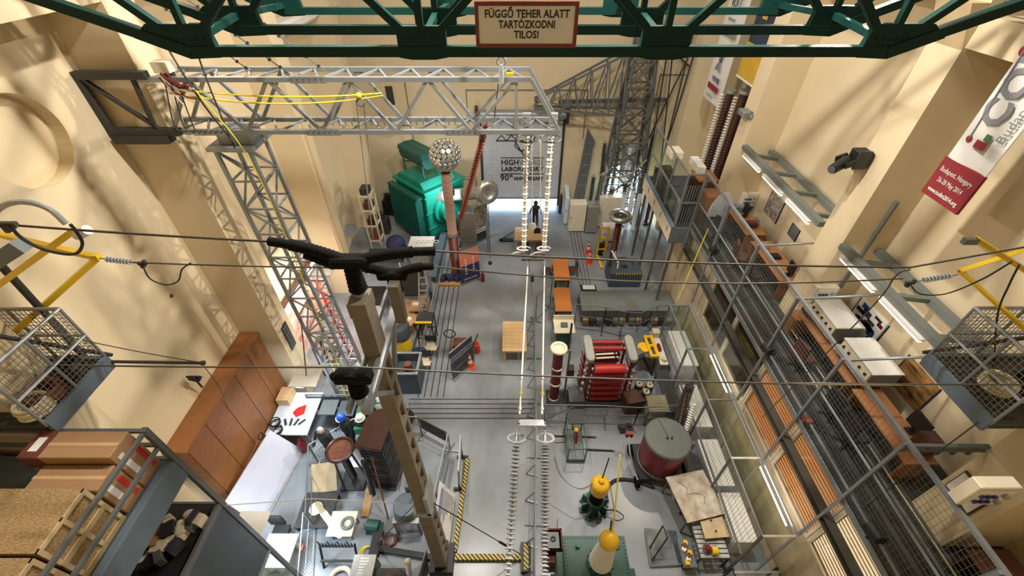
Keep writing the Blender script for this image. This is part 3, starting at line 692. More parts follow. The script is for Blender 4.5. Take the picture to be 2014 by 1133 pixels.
ob('drop_wire', MB().tube([at(398,716,Y=5.1), at(430,760,Y=5.1), at(447,800,Y=5.3)], .008, 5), 'wire', label='thin wire dropping from the horizontal pole tip to the wardrobe', cat='wire')
# strain insulators and jumper loops
def strain(a, c, label, jl):
    t = thing('strain_insulator', label, 'insulator', a); a = Vector(a); c = Vector(c)
    bar('core', a, c, .02, 'steel', t, kind='rod'); me = shed_mesh(.05, .05, 'insul_grey'); shed_row(t, a.lerp(c,.15), a.lerp(c,.75), 8, me)
    ob('dead_end_clamp', MB().cbox(c, (.15, .04, .05)).cbox(c-Vector((.02,0,.05)), (.05,.06,.07)).cbox(c+Vector((.05,0,.04)), (.04,.05,.05)), 'steel_dark', t); ob('jumper', MB().tube(jl, .012, 6), 'cable_black', t)
Y5 = 5.6
strain(at(195,508,Y=Y5), at(280,518,Y=Y5), 'short ribbed strain insulator on the left yellow arm tip', [at(280,522,Y=Y5), at(295,548,Y=Y5), at(325,560,Y=Y5), at(350,553,Y=Y5), at(358,530,Y=Y5), at(375,517,Y=Y5)])
strain(at(1885,540,Y=Y5), at(1790,556,Y=Y5), 'short ribbed strain insulator on the right yellow arm tip', [at(1790,560,Y=Y5), at(1810,578,Y=Y5), at(1860,578,Y=Y5), at(1930,550,Y=5.0), at(1990,515,Y=4.7)])
ob('jumper_cable', MB().tube([at(20,445,Y=4.6), at(45,470,Y=4.6), at(90,492,Y=4.6), at(145,500,Y=4.6), at(162,480,Y=4.6), at(150,455,Y=4.6), at(138,441,Y=4.6)], .02, 6), 'cable_black', label='black jumper cable loop by the left yellow arm', cat='cable')
ob('earth_hoop', MB().tube([at(-20,425,Y=4.4), at(10,403,Y=4.4), at(50,397,Y=4.4), at(95,410,Y=4.4), at(130,440,Y=4.4)], .035, 8), 'galv_light', label='grey bent tube hoop above the left yellow arm', cat='tube')
ob('wire_clamp', MB().cbox(at(14,441,Y=4.58), (.24,.05,.06)).cbox(at(14,449,Y=4.58), (.06,.07,.1)).cbox(at(22,446,Y=4.58), (.04,.08,.08)), 'steel_dark', label='dark dead-end clamp on the upper left wire', cat='clamp')
ob('white_bottle', MB().cyl(at(152,463,Y=4.9), at(172,452,Y=4.9), .07, n=12), 'insul_white', label='small white insulator cup beside the left yellow arm', cat='insulator')
lf = thing('yellow_steel_arm', 'yellow steel angle cross-arm reaching out from the left wall', 'steel arm', at(190, 505, Y=5.85))
for p, q in ((at(192,507,Y=5.85), at(-40,452,X=-9.5)), (at(150,450,Y=4.9), at(-40,588,X=-8.4)), (at(192,507,Y=5.85), at(-30,705,X=-8.9))): bar('angle_bar', p, q, .085, 'yellow', lf, kind='angle')
ob('bolt_plate', MB().cbox(at(190,505,Y=5.85), (.09,.09,.1)), 'yellow', lf)
lm = thing('steel_post', 'grey steel crossarm bracket with clamp behind the left yellow arm', 'bracket', at(20, 500, Y=5.0))
bar('bracket_bar', at(45,480,Y=5.0), at(-40,535,Y=5.0), .2, 'paint_grey', lm); bar('pole', at(0,520,Y=5.2), at(165,700,Y=5.2), .11, 'steel_dark', lm, kind='rod')
rf = thing('yellow_steel_arm', 'yellow steel angle cross-arm reaching out from the right wall', 'steel arm', at(1888, 535, Y=5.85))
for p, q in ((at(1888,535,Y=5.85), at(2050,482,X=9.0)), (at(1918,470,Y=5.6), at(2060,560,X=8.6)), (at(1888,535,Y=5.85), at(2060,690,X=8.8))): bar('angle_bar', p, q, .085, 'yellow', rf, kind='angle')
ob('clamp', MB().cbox(at(1908,474,Y=5.6), (.22,.08,.1)), 'steel', rf)
ob('jumper_cable', MB().tube([at(2005,520,Y=4.8), at(1985,560,Y=4.9), at(1962,620,Y=5.0), at(1955,720,Y=5.2)], .014, 6), 'cable_black', label='black cable dropping from the right yellow arm', cat='cable')
ob('thin_cable', MB().tube([at(1790,530,Y=4.8), at(1760,545,Y=5), at(1700,620,Y=5.6), at(1500,820,Y=6.5)], .012, 5), 'wire', label='thin dark cable slanting down from the right wires to the glazing', cat='cable')
ob('thin_cable', MB().tube([at(1925,830,Y=4.0), at(1700,1000,Y=4.0), at(1560,1133,Y=4.0)], .012, 5), 'wire', label='thin dark cable slanting over the near right walkway', cat='cable')
# ------------------------------------------------------------------ mesh cages high on both walls
def cage(name, label, xf, xw, y0, y1, zf, s):
    t = thing(name, label, 'mesh cage', ((xf+xw)/2, (y0+y1)/2, zf)); lo, hi = min(xf,xw), max(xf,xw)
    ob('deck', MB().box((lo, y0, zf-.06), (hi, y1, zf)), 'grating', t)
    bar('fascia', (xf, y0, zf-.05), (xf, y1, zf-.05), .08, 'paint_blue', t, h=.3); bar('fascia', (lo, y1, zf-.05), (hi, y1, zf-.05), .08, 'paint_grey', t, h=.2)
    zr = zf+1.3
    for p in ((xf,y0), (xf,y1), (xf,(y0+y1)/2), (xf+s*.9,y1), (xf+s*.9,y0)): bar('post', (p[0],p[1],zf), (p[0],p[1],zr), .05, 'galv', t, kind='rod')
    for z in (zr, zf+.65): 
        bar('rail', (xf,y0,z), (xf,y1,z), .055, 'galv', t, kind='rod'); bar('rail', (xf,y1,z), (xf+s*1.4,y1,z), .055, 'galv', t, kind='rod'); bar('rail', (xf,y0,z), (xf+s*1.4,y0,z), .055, 'galv', t, kind='rod')
    ob('wire_screen', wiremesh((xf,y0,zf), (0,y1-y0,0), (0,0,1.25), 18, 14), 'wire_mesh', t, kind='stuff')
    ob('wire_screen', wiremesh((xf,y1,zf), (s*1.4,0,0), (0,0,1.25), 18, 14), 'wire_mesh', t, kind='stuff')
    for k in range(8): ob('deck_slot', MB().box((xf+s*.15, y0+.1+k*(y1-y0-.2)/8, zf), (xf+s*.5, y0+.1+k*(y1-y0-.2)/8+.05, zf+.012)), 'black', t)
    bar('tie', (xf+s*.3,y0,zr+1.2), (xf, y1+.1, zf), .07, 'steel_dark', t, kind='rod')
    for y in (y0+.1, y1-.1): bar('support_beam', (xf, y, zf-.15), (xw, y, zf-.15), .12, 'steel_dark', t)
    return t
cg = cage('mesh_cage', 'galvanised mesh work cage jutting from the left wall', -7.5, XL+.02, 3.75, 5.12, 8.75, -1)
for i, (x, y) in enumerate(((-7.82,4.25), (-7.85,4.75), (-7.8,4.0))):
    b = MB()
    for k in range(4): b.torus((x, y, 8.85+.06*k), .2+.03*random.random(), .035, 18, 6)
    ob('cable_coil', b, ['rust','black','beige_ceramic'][i], label=['brown cable coil','black cable coil','yellowish cable coil'][i]+' lying in the left mesh cage', cat='cable coil', smooth=True)
cage('mesh_cage', 'galvanised mesh work cage jutting from the right wall', 8.0, XR-.02, 3.9, 5.35, 8.55, 1)
for i in range(2):
    b = MB()
    for k in range(3): b.torus((8.6+.5*i, 4.6, 8.65+.07*k), .22, .04, 18, 6)
    ob('cable_coil', b, ['beige_ceramic','black'][i], label=['cream','black'][i]+' cable coil lying in the right mesh cage', cat='cable coil', smooth=True)
# ------------------------------------------------------------------ right gallery
GZ0, GX = 5.0, 7.5
GYE = 15.2
ga = thing('gallery_walkway', 'raised steel walkway with mesh guard along the right wall', 'gallery', (8.9, 7.5, GZ0))
ob('deck', MB().box((GX, Y0+.05, GZ0-.12), (XR-.01, 20.0, GZ0-.02)), 'grating', ga)
for i in range(13):
    x = GX+.08+.135*i; ob('deck_strip', MB().box((x, Y0+.1, GZ0-.02), (x+(.1 if i%3 else .05), 15.1, GZ0)), ['grating','deck_strip','steel_dark'][i%3], ga)
ob('edge_channel', MB().box((GX-.04, Y0+.05, GZ0-.1), (GX, 15.2, GZ0+.05)), 'galv', ga)
ob('edge_girder', MB().box((GX-.02, Y0+.05, 4.0), (GX+.02, 15.2, 4.2)).box((GX-.12, Y0+.05, 4.18), (GX+.1, 15.2, 4.21)).box((GX-.12, Y0+.05, 3.98), (GX+.1, 15.2, 4.01)), 'girder', ga)
posts = [-.05, 2.05, 4.14, 6.17, 8.2, 10.55, 12.9, 15.1]
for y in posts:
    bar('guard_post', (GX-.1, y, 2.9), (GX-.1, y, 7.48), .06, 'galv', ga)
    bar('guard_post', (GX+.02, y+.07, 5.0), (GX+.02, y+.07, 7.48), .04, 'galv', ga)
for z in (7.48, 6.25, 5.35): bar('guard_rail', (GX-.04, Y0+.1, z), (GX-.04, 15.2, z), .075 if z > 7 else .04, 'galv', ga)
for a, c in zip(posts[:-1], posts[1:]):
    ob('wire_screen', wiremesh((GX-.04, a, 5.05), (0, c-a, 0), (0, 0, 2.4), int((c-a)/.11), 22, .0022), 'wire_mesh', ga, kind='stuff')
for y in (4.14,): 
    for dz in (0, -.12): bar('wall_tie', (GX-.1, y, 7.4+dz), (9.0, y-.02, 7.4+dz), .07, 'steel', ga)
    for k in range(4): bar('tie_clip', (7.9+.3*k, y, 7.32), (7.9+.3*k, y, 7.1), .06, 'steel_dark', ga)
for y in (6.17, 8.2, 10.55): bar('wall_tie', (GX-.1, y, 7.42), (XR-.2, y, 7.6), .045, 'galv', ga)
bar('kerb_rail', (8.55, Y0+.1, 5.12), (8.55, 15.0, 5.12), .05, 'paint_gallery', ga); bar('kerb_rail', (8.62, Y0+.1, 5.3), (8.62, 9.5, 5.3), .022, 'beige_ceramic', ga)
# balcony at the far end
bl = thing('glazed_balcony', 'grey steel balcony with tall glazed guard at the far end of the right gallery', 'balcony', (7.15, 17.5, GZ0))
ob('deck', MB().box((6.75, 15.2, 4.82), (7.5, 20, 4.95)), 'grating', bl)
ob('fascia', MB().box((6.69, 15.15, 4.3), (6.75, 20.0, 5.05)), 'white_warm', bl); ob('fascia', MB().box((6.69, 15.12, 4.3), (7.6, 15.2, 5.05)), 'paint_grey', bl); ob('fascia_cap', MB().box((6.64, 15.1, 5.05), (6.8, 20.0, 5.12)), 'paint_blue', bl)
for k in range(4): ob('fascia_mark', MB().box((6.68, 15.6+1.1*k, 4.6), (6.692, 15.68+1.1*k, 4.85)), 'red' if k == 3 else 'paint_grey', bl)
for y in (15.2, 16.8, 18.4, 20.0):
    bar('post', (6.78, y, 5.05), (6.78, y, 7.42), .06, 'galv', bl); bar('column', (6.95, y, 0), (6.95, y, 4.85), .1, 'steel', bl)
for y in (15.2,): bar('post', (7.45, y, 5.05), (7.45, y, 7.42), .06, 'galv', bl)
for z in (7.42, 6.2): bar('rail', (6.78, 15.2, z), (6.78, 20.0, z), .06, 'galv', bl); bar('rail', (6.78, 15.2, z), (7.5, 15.2, z), .06, 'galv', bl)
for a, c in ((15.2,16.8),(16.8,18.4),(18.4,20.0)): ob('pane', MB().box((6.77, a+.04, 5.15), (6.785, c-.04, 7.35)), 'glass', bl)
for k in range(6): bar('stair_bar', (6.9+.1*k, 15.3, 5.0), (6.9+.1*k, 15.3, 6.9), .03, 'galv', bl)
ob('lamp_box', MB().cbox((6.95, 17.6, 7.25), (.5, .7, .28)), 'white_warm', label='pale floodlight box on the glazed balcony', cat='floodlight')
ob('control_box', MB().cbox((7.3, 15.9, 7.5), (.3, 1.0, .25)), 'white', label='long white box lying on the gallery rail corner', cat='box')
# rooms below the gallery: facade with blinds
fc = struct('wall_gallery', MB().box((7.8, Y0, 0), (7.95, 17.4, 2.55)).box((7.8, 12.55, 2.55), (7.95, 17.4, 4.88)), 'wall_dirty')
mat('blind_lit', (208, 140, 88), .7, 0, .1, 2, 0, .6); mat('blind_cream_lit', (232, 212, 180), .7, 0, .06, 2, 0, .9); mat('blind_back', (120, 74, 42), .8, 0, .08, 2, 0, .5)  # emission in slats and backing stands in for room light behind them
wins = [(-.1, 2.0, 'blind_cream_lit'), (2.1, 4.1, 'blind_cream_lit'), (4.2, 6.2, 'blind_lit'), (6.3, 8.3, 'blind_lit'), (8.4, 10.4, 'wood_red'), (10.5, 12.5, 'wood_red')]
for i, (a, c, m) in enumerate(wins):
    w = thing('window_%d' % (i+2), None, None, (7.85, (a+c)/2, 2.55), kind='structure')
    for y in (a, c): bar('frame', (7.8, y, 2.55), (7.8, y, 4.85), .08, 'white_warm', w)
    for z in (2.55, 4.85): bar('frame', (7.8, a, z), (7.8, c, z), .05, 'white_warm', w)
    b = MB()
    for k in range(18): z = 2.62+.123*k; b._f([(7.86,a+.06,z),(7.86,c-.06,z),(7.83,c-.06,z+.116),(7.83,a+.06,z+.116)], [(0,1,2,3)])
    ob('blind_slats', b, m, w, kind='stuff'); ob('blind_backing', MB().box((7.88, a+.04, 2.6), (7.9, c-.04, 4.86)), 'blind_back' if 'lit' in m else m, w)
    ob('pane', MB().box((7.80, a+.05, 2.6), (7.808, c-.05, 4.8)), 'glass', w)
# lower glass screen passage in front of it
gp = thing('glass_passage', 'long glass roofed passage frame with wire fence below the right gallery', 'glass booth', (6.88, 8.4, 0))
ys = [4.1, 6.2, 8.2, 10.4, 12.7]
for x in (6.45, 7.3):
    for dx in ((0,) if x < 7 else (-.05, .06)): bar('top_rail', (x+dx, 4.1, 2.9), (x+dx, 12.7, 2.9), .05, 'galv_light' if x > 7 else 'galv', gp)
for y in ys:
    bar('cross_rail', (6.45, y, 2.9), (7.3, y, 2.9), .05, 'white' if y < 7 else 'galv', gp); bar('post', (6.45, y, 0), (6.45, y, 2.9), .06, 'steel', gp)
    if y in (4.1, 12.7): bar('post', (7.3, y, 0), (7.3, y, 2.9), .06, 'galv_light', gp)
for a, c in zip(ys[:-1], ys[1:]): ob('roof_pane', MB().box((6.48, a+.03, 2.9), (7.27, c-.03, 2.912)), 'glass', gp)
for z in (.08, 1.4): bar('side_rail', (6.45, 4.1, z), (6.45, 12.7, z), .05, 'steel', gp)
for a, c in zip(ys[:-1], ys[1:]):
    ob('wire_screen', wiremesh((6.45, a, .1), (0, c-a, 0), (0, 0, 2.75), 20, 4, .003), 'wire_mesh', gp, kind='stuff')
ob('glass_front', MB().box((6.5, 12.68, .1), (7.27, 12.7, 2.85)), 'glass', gp)
# benches and white units inside the passage
for i, (y0, y1, h, m) in enumerate(((4.6,6.0,1.0,'white'), (6.3,7.9,.9,'white_cool'), (8.4,10.2,.95,'white'), (10.6,12.4,1.7,'white_cool'))):
    t = thing('bench_cabinet', 'white laboratory cabinet inside the glass passage, %s from the near end' % ['first','second','third','fourth'][i], 'cabinet', (7.0, (y0+y1)/2, 0))
    ob('carcass', MB().box((6.62, y0, 0), (7.25, y1, h-.05)), m, t); ob('worktop', MB().box((6.58, y0-.02, h-.05), (7.28, y1+.02, h)), 'white', t)
    for k in range(3): ob('door', MB().box((6.6, y0+.03+k*(y1-y0)/3, .1), (6.62, y0-.03+(k+1)*(y1-y0)/3, h-.1)), m, t)
ob('fluorescent_tube', MB().box((7.25, 4.4, 2.75), (7.33, 6.0, 2.82)), 'lamp_white', label='bright tube lamp under the passage roof, near one', cat='lamp')
ob('fluorescent_tube', MB().box((7.25, 8.6, 2.75), (7.33, 10.2, 2.82)), 'lamp_white', label='bright tube lamp under the passage roof, far one', cat='lamp')
# ------------------------------------------------------------------ gallery bay frames with tube lamps
def bay(y0, y1, n, word):
    t = thing('bay_frame', 'grey-green steel beam frame over the %s gallery bay' % word, 'steel frame', (9.6, (y0+y1)/2, 8.0))
    for x, z in ((9.0, 8.15), (10.1, 7.95)): bar('beam', (x, y0, z), (x, y1, z), .2, 'paint_gallery', t, h=.16)
    for k in range(4): y = y0+(y1-y0)*(k+.5)/4; bar('cross_beam', (9.0, y, 8.1), (10.1, y, 7.95), .12, 'paint_gallery', t)
    for k in range(n):
        a = y0+.3+k*(y1-y0-.4)/n; l = thing('tube_lamp', 'white fluorescent tube lamp under the %s bay frame, number %s from the camera' % (word, ['one','two','three'][k]), 'lamp', (8.86, a+.7, 7.98))
        ob('housing', MB().box((8.8, a, 8.0), (8.92, a+1.4, 8.06)), 'white', l); ob('tube', MB().box((8.82, a+.03, 7.95), (8.9, a+1.37, 8.0)), 'lamp_white', l)
bay(4.3, 9.55, 3, 'near'); bay(10.6, 16.1, 3, 'middle')
# wall panels: sockets boxes on the near side of the pilasters
for i, (px, Y, wd) in enumerate((((1618,578), 9.6, 'middle'), ((1472,392), 16.2, 'far'), ((1935,965), 3.2, 'near'))):
    c = at(*px, Y=Y-.1); t = thing('electrical_box', 'pale electrical box with blue sockets on the %s pilaster of the gallery' % wd, 'electrical box', c)
    ob('case', MB().cbox(c, (.66, .2, .62)), 'white_warm', t, bevel=.015); ob('front', MB().cbox(c-Vector((0,.11,0)), (.56, .02, .5)), 'white', t)
    for k in range(6): ob('socket', MB().cyl(c+Vector((-.2+.1*(k%3), -.13, .08-.17*(k//3))), c+Vector((-.2+.1*(k%3), -.16, .08-.17*(k//3))), .04, n=8), 'socket_blue', t)
    for k in range(2): ob('knob', MB().cyl(c+Vector((.16, -.13, .1-.2*k)), c+Vector((.16, -.17, .1-.2*k)), .05, n=10), 'alu', t)
    if i < 2: bar('cable_trunk', c+Vector((.2,.05,-.3)), (c.x+.2, Y-.05, GZ0+.0), .1, 'paint_gallery', t); bar('cable_trunk', c+Vector((.45,.05,.2)), (c.x+.45, Y-.05, 9.5), .07, 'paint_gallery', t)
# posters on the bay walls
def poster(corners, m, label, strip=None):
    P = [at(x, y, X=XR-.02) for x, y in corners]; ys_ = sorted(p.y for p in P); zs = sorted(p.z for p in P)
    y0, y1, z0, z1 = (ys_[0]+ys_[1])/2, (ys_[2]+ys_[3])/2, (zs[0]+zs[1])/2, (zs[2]+zs[3])/2
    t = thing('wall_poster', label, 'poster', (XR-.02, (y0+y1)/2, z0)); ob('print', MB().box((XR-.03, y0, z0), (XR-.005, y1, z1)), m, t)
    for a in (y0, y1-.03): ob('edge_strip', MB().box((XR-.04, a, z0), (XR-.004, a+.03, z1)), 'poster_dark', t)
    return t, y0, y1, z0, z1
t, y0, y1, z0, z1 = poster([(1669,624),(1694,582),(1752,642),(1713,684)], 'paper', 'large bright photo poster of coloured insulators on the near gallery bay wall')
for k in range(16): 
    c = Vector((XR-.04, random.uniform(y0+.2,y1-.2), random.uniform(z0+.1,z1-.1))); ob('picture_shape', MB().cbox(c, (.012, random.uniform(.15,.4), random.uniform(.06,.2))), random.choice(['socket_blue','red_deep','poster_dark','banner_indigo','insul_brown']), t)
poster([(1748,748),(1790,688),(1842,768),(1808,815)], 'poster_gold', 'dark golden photo poster on the near gallery bay wall')
poster([(1502,418),(1520,372),(1545,402),(1526,436)], 'poster_photo', 'dark photo poster above the far gallery desk')
poster([(1548,462),(1560,437),(1574,455),(1564,474)], 'paint_grey', 'small grey picture on the middle gallery bay wall')
poster([(1462,357),(1470,336),(1500,338),(1494,360)], 'poster_photo', 'small dark picture beside the far socket panel')
nb = thing('notice_frame', 'small white framed notice on the near right pilaster', 'notice', (8.98, 3.75, 6.1))
ob('backing', MB().box((8.96, 3.4, 6.05), (8.985, 4.0, 6.7)), 'wood_red', nb)
for k in range(2): ob('sheet', MB().box((8.95, 3.43+.3*k, 6.1), (8.96, 3.68+.3*k, 6.65)), 'paper', nb)
# ------------------------------------------------------------------ gallery furniture
def desk(name, label, x0, x1, y0, y1, m='wood_orange', z=5.75):
    t = thing(name, label, 'desk', ((x0+x1)/2, (y0+y1)/2, GZ0)); ob('top', MB().box((x0, y0, z-.04), (x1, y1, z)), m, t)
    for y in (y0+.05, y1-.08): ob('side_panel', MB().box((x0+.05, y, GZ0), (x1-.02, y+.03, z-.04)), m, t)
    ob('back_panel', MB().box((x1-.06, y0+.08, GZ0+.2), (x1-.03, y1-.08, z-.04)), m, t); return t
desk('work_desk', 'orange wooden desk on the gallery in front of the golden poster', 8.75, 9.5, 4.6, 6.6)
desk('work_desk', 'orange wooden desk on the gallery under the white consoles', 8.75, 9.5, 6.8, 9.3)
desk('work_desk', 'long orange desk in the middle gallery bay with a laptop case', 8.9, 9.7, 10.8, 13.2)
desk('work_desk', 'orange desk at the far end of the middle gallery bay', 8.9, 9.7, 13.6, 15.8)
desk('work_desk', 'reddish desk in the nearest gallery bay', 8.75, 9.6, .6, 2.9, 'wood_red')
def console(c, d, label):
    t = thing('instrument_console', label, 'instrument', (c[0], c[1], c[2]-d[2]/2)); c = Vector(c)
    ob('case', MB().cbox(c, d), 'paint_gallery', t); ob('lid', MB().cbox(c+Vector((0,0,d[2]/2+.015)), (d[0]+.04, d[1]+.04, .03)), 'white', t)
    ob('front_panel', MB().cbox(c-Vector((d[0]/2+.01,0,0)), (.02, d[1]-.06, d[2]-.06)), 'white_warm', t)
    for k in range(10): ob('knob', MB().cyl(c+Vector((-d[0]/2-.02, -d[1]*.38+d[1]*.19*(k%5), .1-.18*(k//5))), c+Vector((-d[0]/2-.06, -d[1]*.38+d[1]*.19*(k%5), .1-.18*(k//5))), .035, n=8), 'black', t)
console((9.35, 8.75, 6.08), (.75, 1.15, .5), 'white topped instrument console on the gallery desk beside the bright poster')
console((9.35, 7.2, 6.08), (.75, 1.2, .5), 'white topped instrument console on the gallery desk, nearer the golden poster')
console((9.1, 9.32, 5.92), (.3, .4, .35), 'small cream meter box on the gallery cabinet')
t = thing('drawer_cabinet', 'wooden drawer cabinet at the pilaster foot on the gallery', 'cabinet', (8.85, 9.5, GZ0)); ob('body', MB().box((8.6, 9.62-.5, GZ0), (9.0, 9.58, 5.7)), 'wood_orange', t)
for k in range(3): ob('drawer', MB().box((8.58, 9.15, GZ0+.05+.22*k), (8.6, 9.55, GZ0+.23+.22*k)), 'wood_orange', t)
def office_chair(loc, rz, label, m='black_soft'):
    x, y, z = loc; t = thing('office_chair', label, 'chair', loc); t.rotation_euler.z = rz
    ob('seat', MB().cbox((x, y, z+.47), (.5, .5, .09)), m, t, bevel=.02); ob('backrest', MB().cbox((x-.26, y, z+.82), (.08, .48, .55)), m, t, bevel=.02)
    ob('gas_column', MB().cyl((x, y, z+.1), (x, y, z+.43), .03), 'black', t); ob('back_stem', MB().bar((x-.2, y, z+.45), (x-.27, y, z+.65), .05), 'black', t)
    for k in range(5): a = 2*PI*k/5; bar('foot', (x, y, z+.1), (x+.28*math.cos(a), y+.28*math.sin(a), z+.05), .04, 'black', t)
    return t
office_chair((8.3, 5.5, 5.0), 0, 'black office chair at the near orange gallery desk'); office_chair((8.35, 6.3, 5.0), .3, 'dark office chair second at the near orange gallery desk')
office_chair((8.3, 7.9, 5.0), .2, 'dark red-brown office chair at the console desk', 'wood_red'); office_chair((8.4, 11.6, 5.0), 0, 'black office chair at the middle bay desk, near one')
office_chair((8.4, 12.6, 5.0), -.3, 'dark red-brown office chair at the middle bay desk', 'wood_red'); office_chair((8.35, 14.4, 5.0), .4, 'black office chair at the far gallery desk'); office_chair((8.3, 1.6, 5.0), 0, 'black office chair at the reddish near gallery desk')
for i, (x, y, w, h) in enumerate(((9.4, 5.4, .5, .45), (9.3, 11.2, .35, .4), (9.3, 14.9, .4, .45), (9.4, 1.8, .55, .45))):
    t = thing('desk_monitor', 'black monitor on the %s gallery desk' % ['golden poster','middle bay','far','reddish near'][i], 'monitor', (x, y, 5.75))
    ob('screen', MB().box((x, y-w/2, 5.87), (x+.05, y+w/2, 5.87+h)), 'black', t); ob('stand', MB().box((x, y-.04, 5.77), (x+.06, y+.04, 5.9)), 'black', t); ob('foot', MB().box((x-.08, y-.1, 5.75), (x+.1, y+.1, 5.775)), 'black', t)
for i, (x, y, m, d, lab) in enumerate(((9.3,12.2,'black',(.4,.3,.08),'black open instrument case on the middle bay desk'), (9.2,12.8,'alu',(.3,.3,.12),'steel tray of tools on the middle bay desk'), (9.3,14.2,'wood_red',(.4,.3,.18),'brown box on the far gallery desk'), (9.2,15.3,'paint_blue',(.3,.3,.25),'blue bag on the far gallery desk'), (9.2,8.0,'paper',(.3,.22,.02),'white papers between the two consoles'), (9.3,4.95,'wood_red',(.35,.35,.5),'brown spool stand on the near gallery desk'))):
    ob('desk_item', MB().cbox((x,y,5.75+d[2]/2), d).cbox((x,y,5.75+d[2]+.01), (d[0]*.7,d[1]*.7,.02)), m, label=lab, cat='desk item')
ob('curved_acrylic_screen', MB().tube([(8.9+.5*math.sin(a), 16.0, 5.0+1.1*math.cos(a)+.1) for a in [i*.16-1.6 for i in range(21)]], .02, 6).prism([(8.9+.48*math.sin(i*.16-1.6), 5.1+1.05*math.cos(i*.16-1.6)) for i in range(21)], 15.98, 16.0, 'y'), 'white_cool', label='pale arched screen board on the gallery by the far pilaster', cat='screen')
# flood lamps on guard posts
for i, (x, y, z) in enumerate(((7.45,12.8,5.65), (7.45,8.2,5.45), (7.45,3.3,5.45))):
    t = thing('flood_lamp', 'black flood lamp clamped on the gallery guard, %s' % ['far one','middle one','near one'][i], 'lamp', (x, y, z-.12))
    ob('head', MB().cyl((x, y-.16, z), (x, y+.16, z-.06), .13, .16, 14), 'black', t, smooth=True); bar('yoke', (x, y, z), (x-.05, y, z-.28), .05, 'black', t)
ob('yellow_rope', MB().tube([at(1393,450,X=7.44), at(1365,515,X=7.3), at(1333,590,X=7.0)], .025, 6), 'yellow_rope', label='bright yellow rope hanging down below the gallery guard', cat='rope')
ob('work_glove', MB().sphere((7.48, 5.9, 5.35), .09, 10, 8).cbox((7.45, 6.0, 5.3), (.1,.12,.2)), 'rust', label='brown glove hung on the gallery guard', cat='glove')
# ------------------------------------------------------------------ moving head lamp on the pilaster
c = at(1680, 318, X=8.75); t = thing('stage_lamp', 'black moving-head stage lamp mounted on the right pilaster', 'lamp', c)
ob('base', MB().cbox(c+Vector((.05,-.05,.12)), (.35,.4,.4)), 'black', t, bevel=.02); ob('side_panel', MB().cbox(c+Vector((-.05,-.28,.16)), (.3,.04,.46)), 'steel_dark', t)
for s in (-1,1): ob('yoke_arm', MB().bar(c+Vector((-.15,s*.2-.05,.1)), c+Vector((-.42,s*.2-.1,.02)), .07, .14), 'black', t)
ob('head', MB().cyl(c+Vector((-.25,-.05,.05)), c+Vector((-.62,-.2,-.12)), .15, .12, 16), 'black', t, smooth=True); ob('lens', MB().cyl(c+Vector((-.62,-.2,-.12)), c+Vector((-.65,-.21,-.13)), .1), 'steel', t)
bar('mount', c+Vector((.1,.1,-.1)), (9.0, c.y+.1, c.z-.3), .1, 'white_warm', t)
c = at(1465, 222, X=8.85); t = thing('wall_floodlight', 'small grey floodlight on the far right pilaster', 'lamp', c); ob('head', MB().cbox(c, (.35,.5,.22)), 'galv', t, bevel=.03); ob('bracket', MB().torus(c+Vector((.1,-.3,0)), .14, .02, 14, 6, (1,0,0)), 'steel', t)
c = at(1366, 140, Y=25.3); t = thing('cctv_camera', 'dark camera housing on the back wall by the white banner', 'camera', c); ob('housing', MB().cbox(c, (.5,.4,.25)), 'steel_dark', t); bar('arm', c, c+Vector((-1.3,.1,.9)), .08, 'steel_dark', t)
# ------------------------------------------------------------------ banners
def banner(name, label, X, y0, y1, z0, z1, m):
    t = thing(name, label, 'banner', (X, (y0+y1)/2, z0)); n = 10; b = MB()
    v = [];
    for i in range(n+1):
        y = y0+(y1-y0)*i/n; dx = .03*math.sin(3.1*i/n*2)
        v += [(X+dx, y, z0), (X+dx, y, z1), (X+dx+.012, y, z1), (X+dx+.012, y, z0)]
    b._f(v, [f for i in range(n) for f in [(4*i,4*i+1,4*i+5,4*i+4), (4*i+3,4*i+7,4*i+6,4*i+2), (4*i+1,4*i+2,4*i+6,4*i+5), (4*i,4*i+4,4*i+7,4*i+3)]])
    ob('fabric', b, m, t, smooth=True); bar('top_batten', (X, y0-.05, z1), (X, y1+.05, z1), .05, 'alu', t); bar('hang_cord', (X, (y0+y1)/2, z1), (X, (y0+y1)/2, ZT), .02, 'rope', t); return t
bX = 8.9; LETX = -.06
lo = at(1882, 420, X=bX); hi = at(1815, 378, X=bX); by0, by1, bz = lo.y, hi.y, (lo.z+hi.z)/2
t = banner('hanging_banner', 'long white hanging banner with big grey letters and a red foot at the far right', bX, by0, by1, bz+.78, 15.8, 'banner_white')
ob('red_foot', MB().box((bX-.035, by0-.02, bz), (bX+.03, by1+.02, bz+.8)), 'banner_red', t)
cyb = (by0+by1)/2
def bt(s, size, m, dy, dz, ux, uy, align='CENTER', width=None, bold=0): return text('lettering', s, size, m, t, (bX-.045, cyb+dy, bz+dz), ux, uy, align, bold, width)
bt('Budapest, Hungary', .14, 'paper', 0, .58, (0,-1,0), (0,0,1), width=.78); bt('26-28 May 2014', .14, 'paper', 0, .38, (0,-1,0), (0,0,1), width=.62); bt('www.icolim2014.org', .12, 'paper', 0, .15, (0,-1,0), (0,0,1), width=.76, bold=.003)
bt('COLIM', .66, 'ink_soft', .1, 1.55, (0,0,1), (0,1,0), 'LEFT', None, .02); bt('Budapest', .24, 'ink_soft', -.3, 1.38, (0,0,1), (0,1,0), 'LEFT')
ob('letter_stem', MB().box((bX-.05, cyb-.12, 1.16+bz), (bX-.04, cyb+.1, 1.3+bz)), 'banner_red', t); ob('letter_stem', MB().box((bX-.05, cyb-.12, 1.32+bz), (bX-.04, cyb-.0, 1.44+bz)), 'green_bin', t)
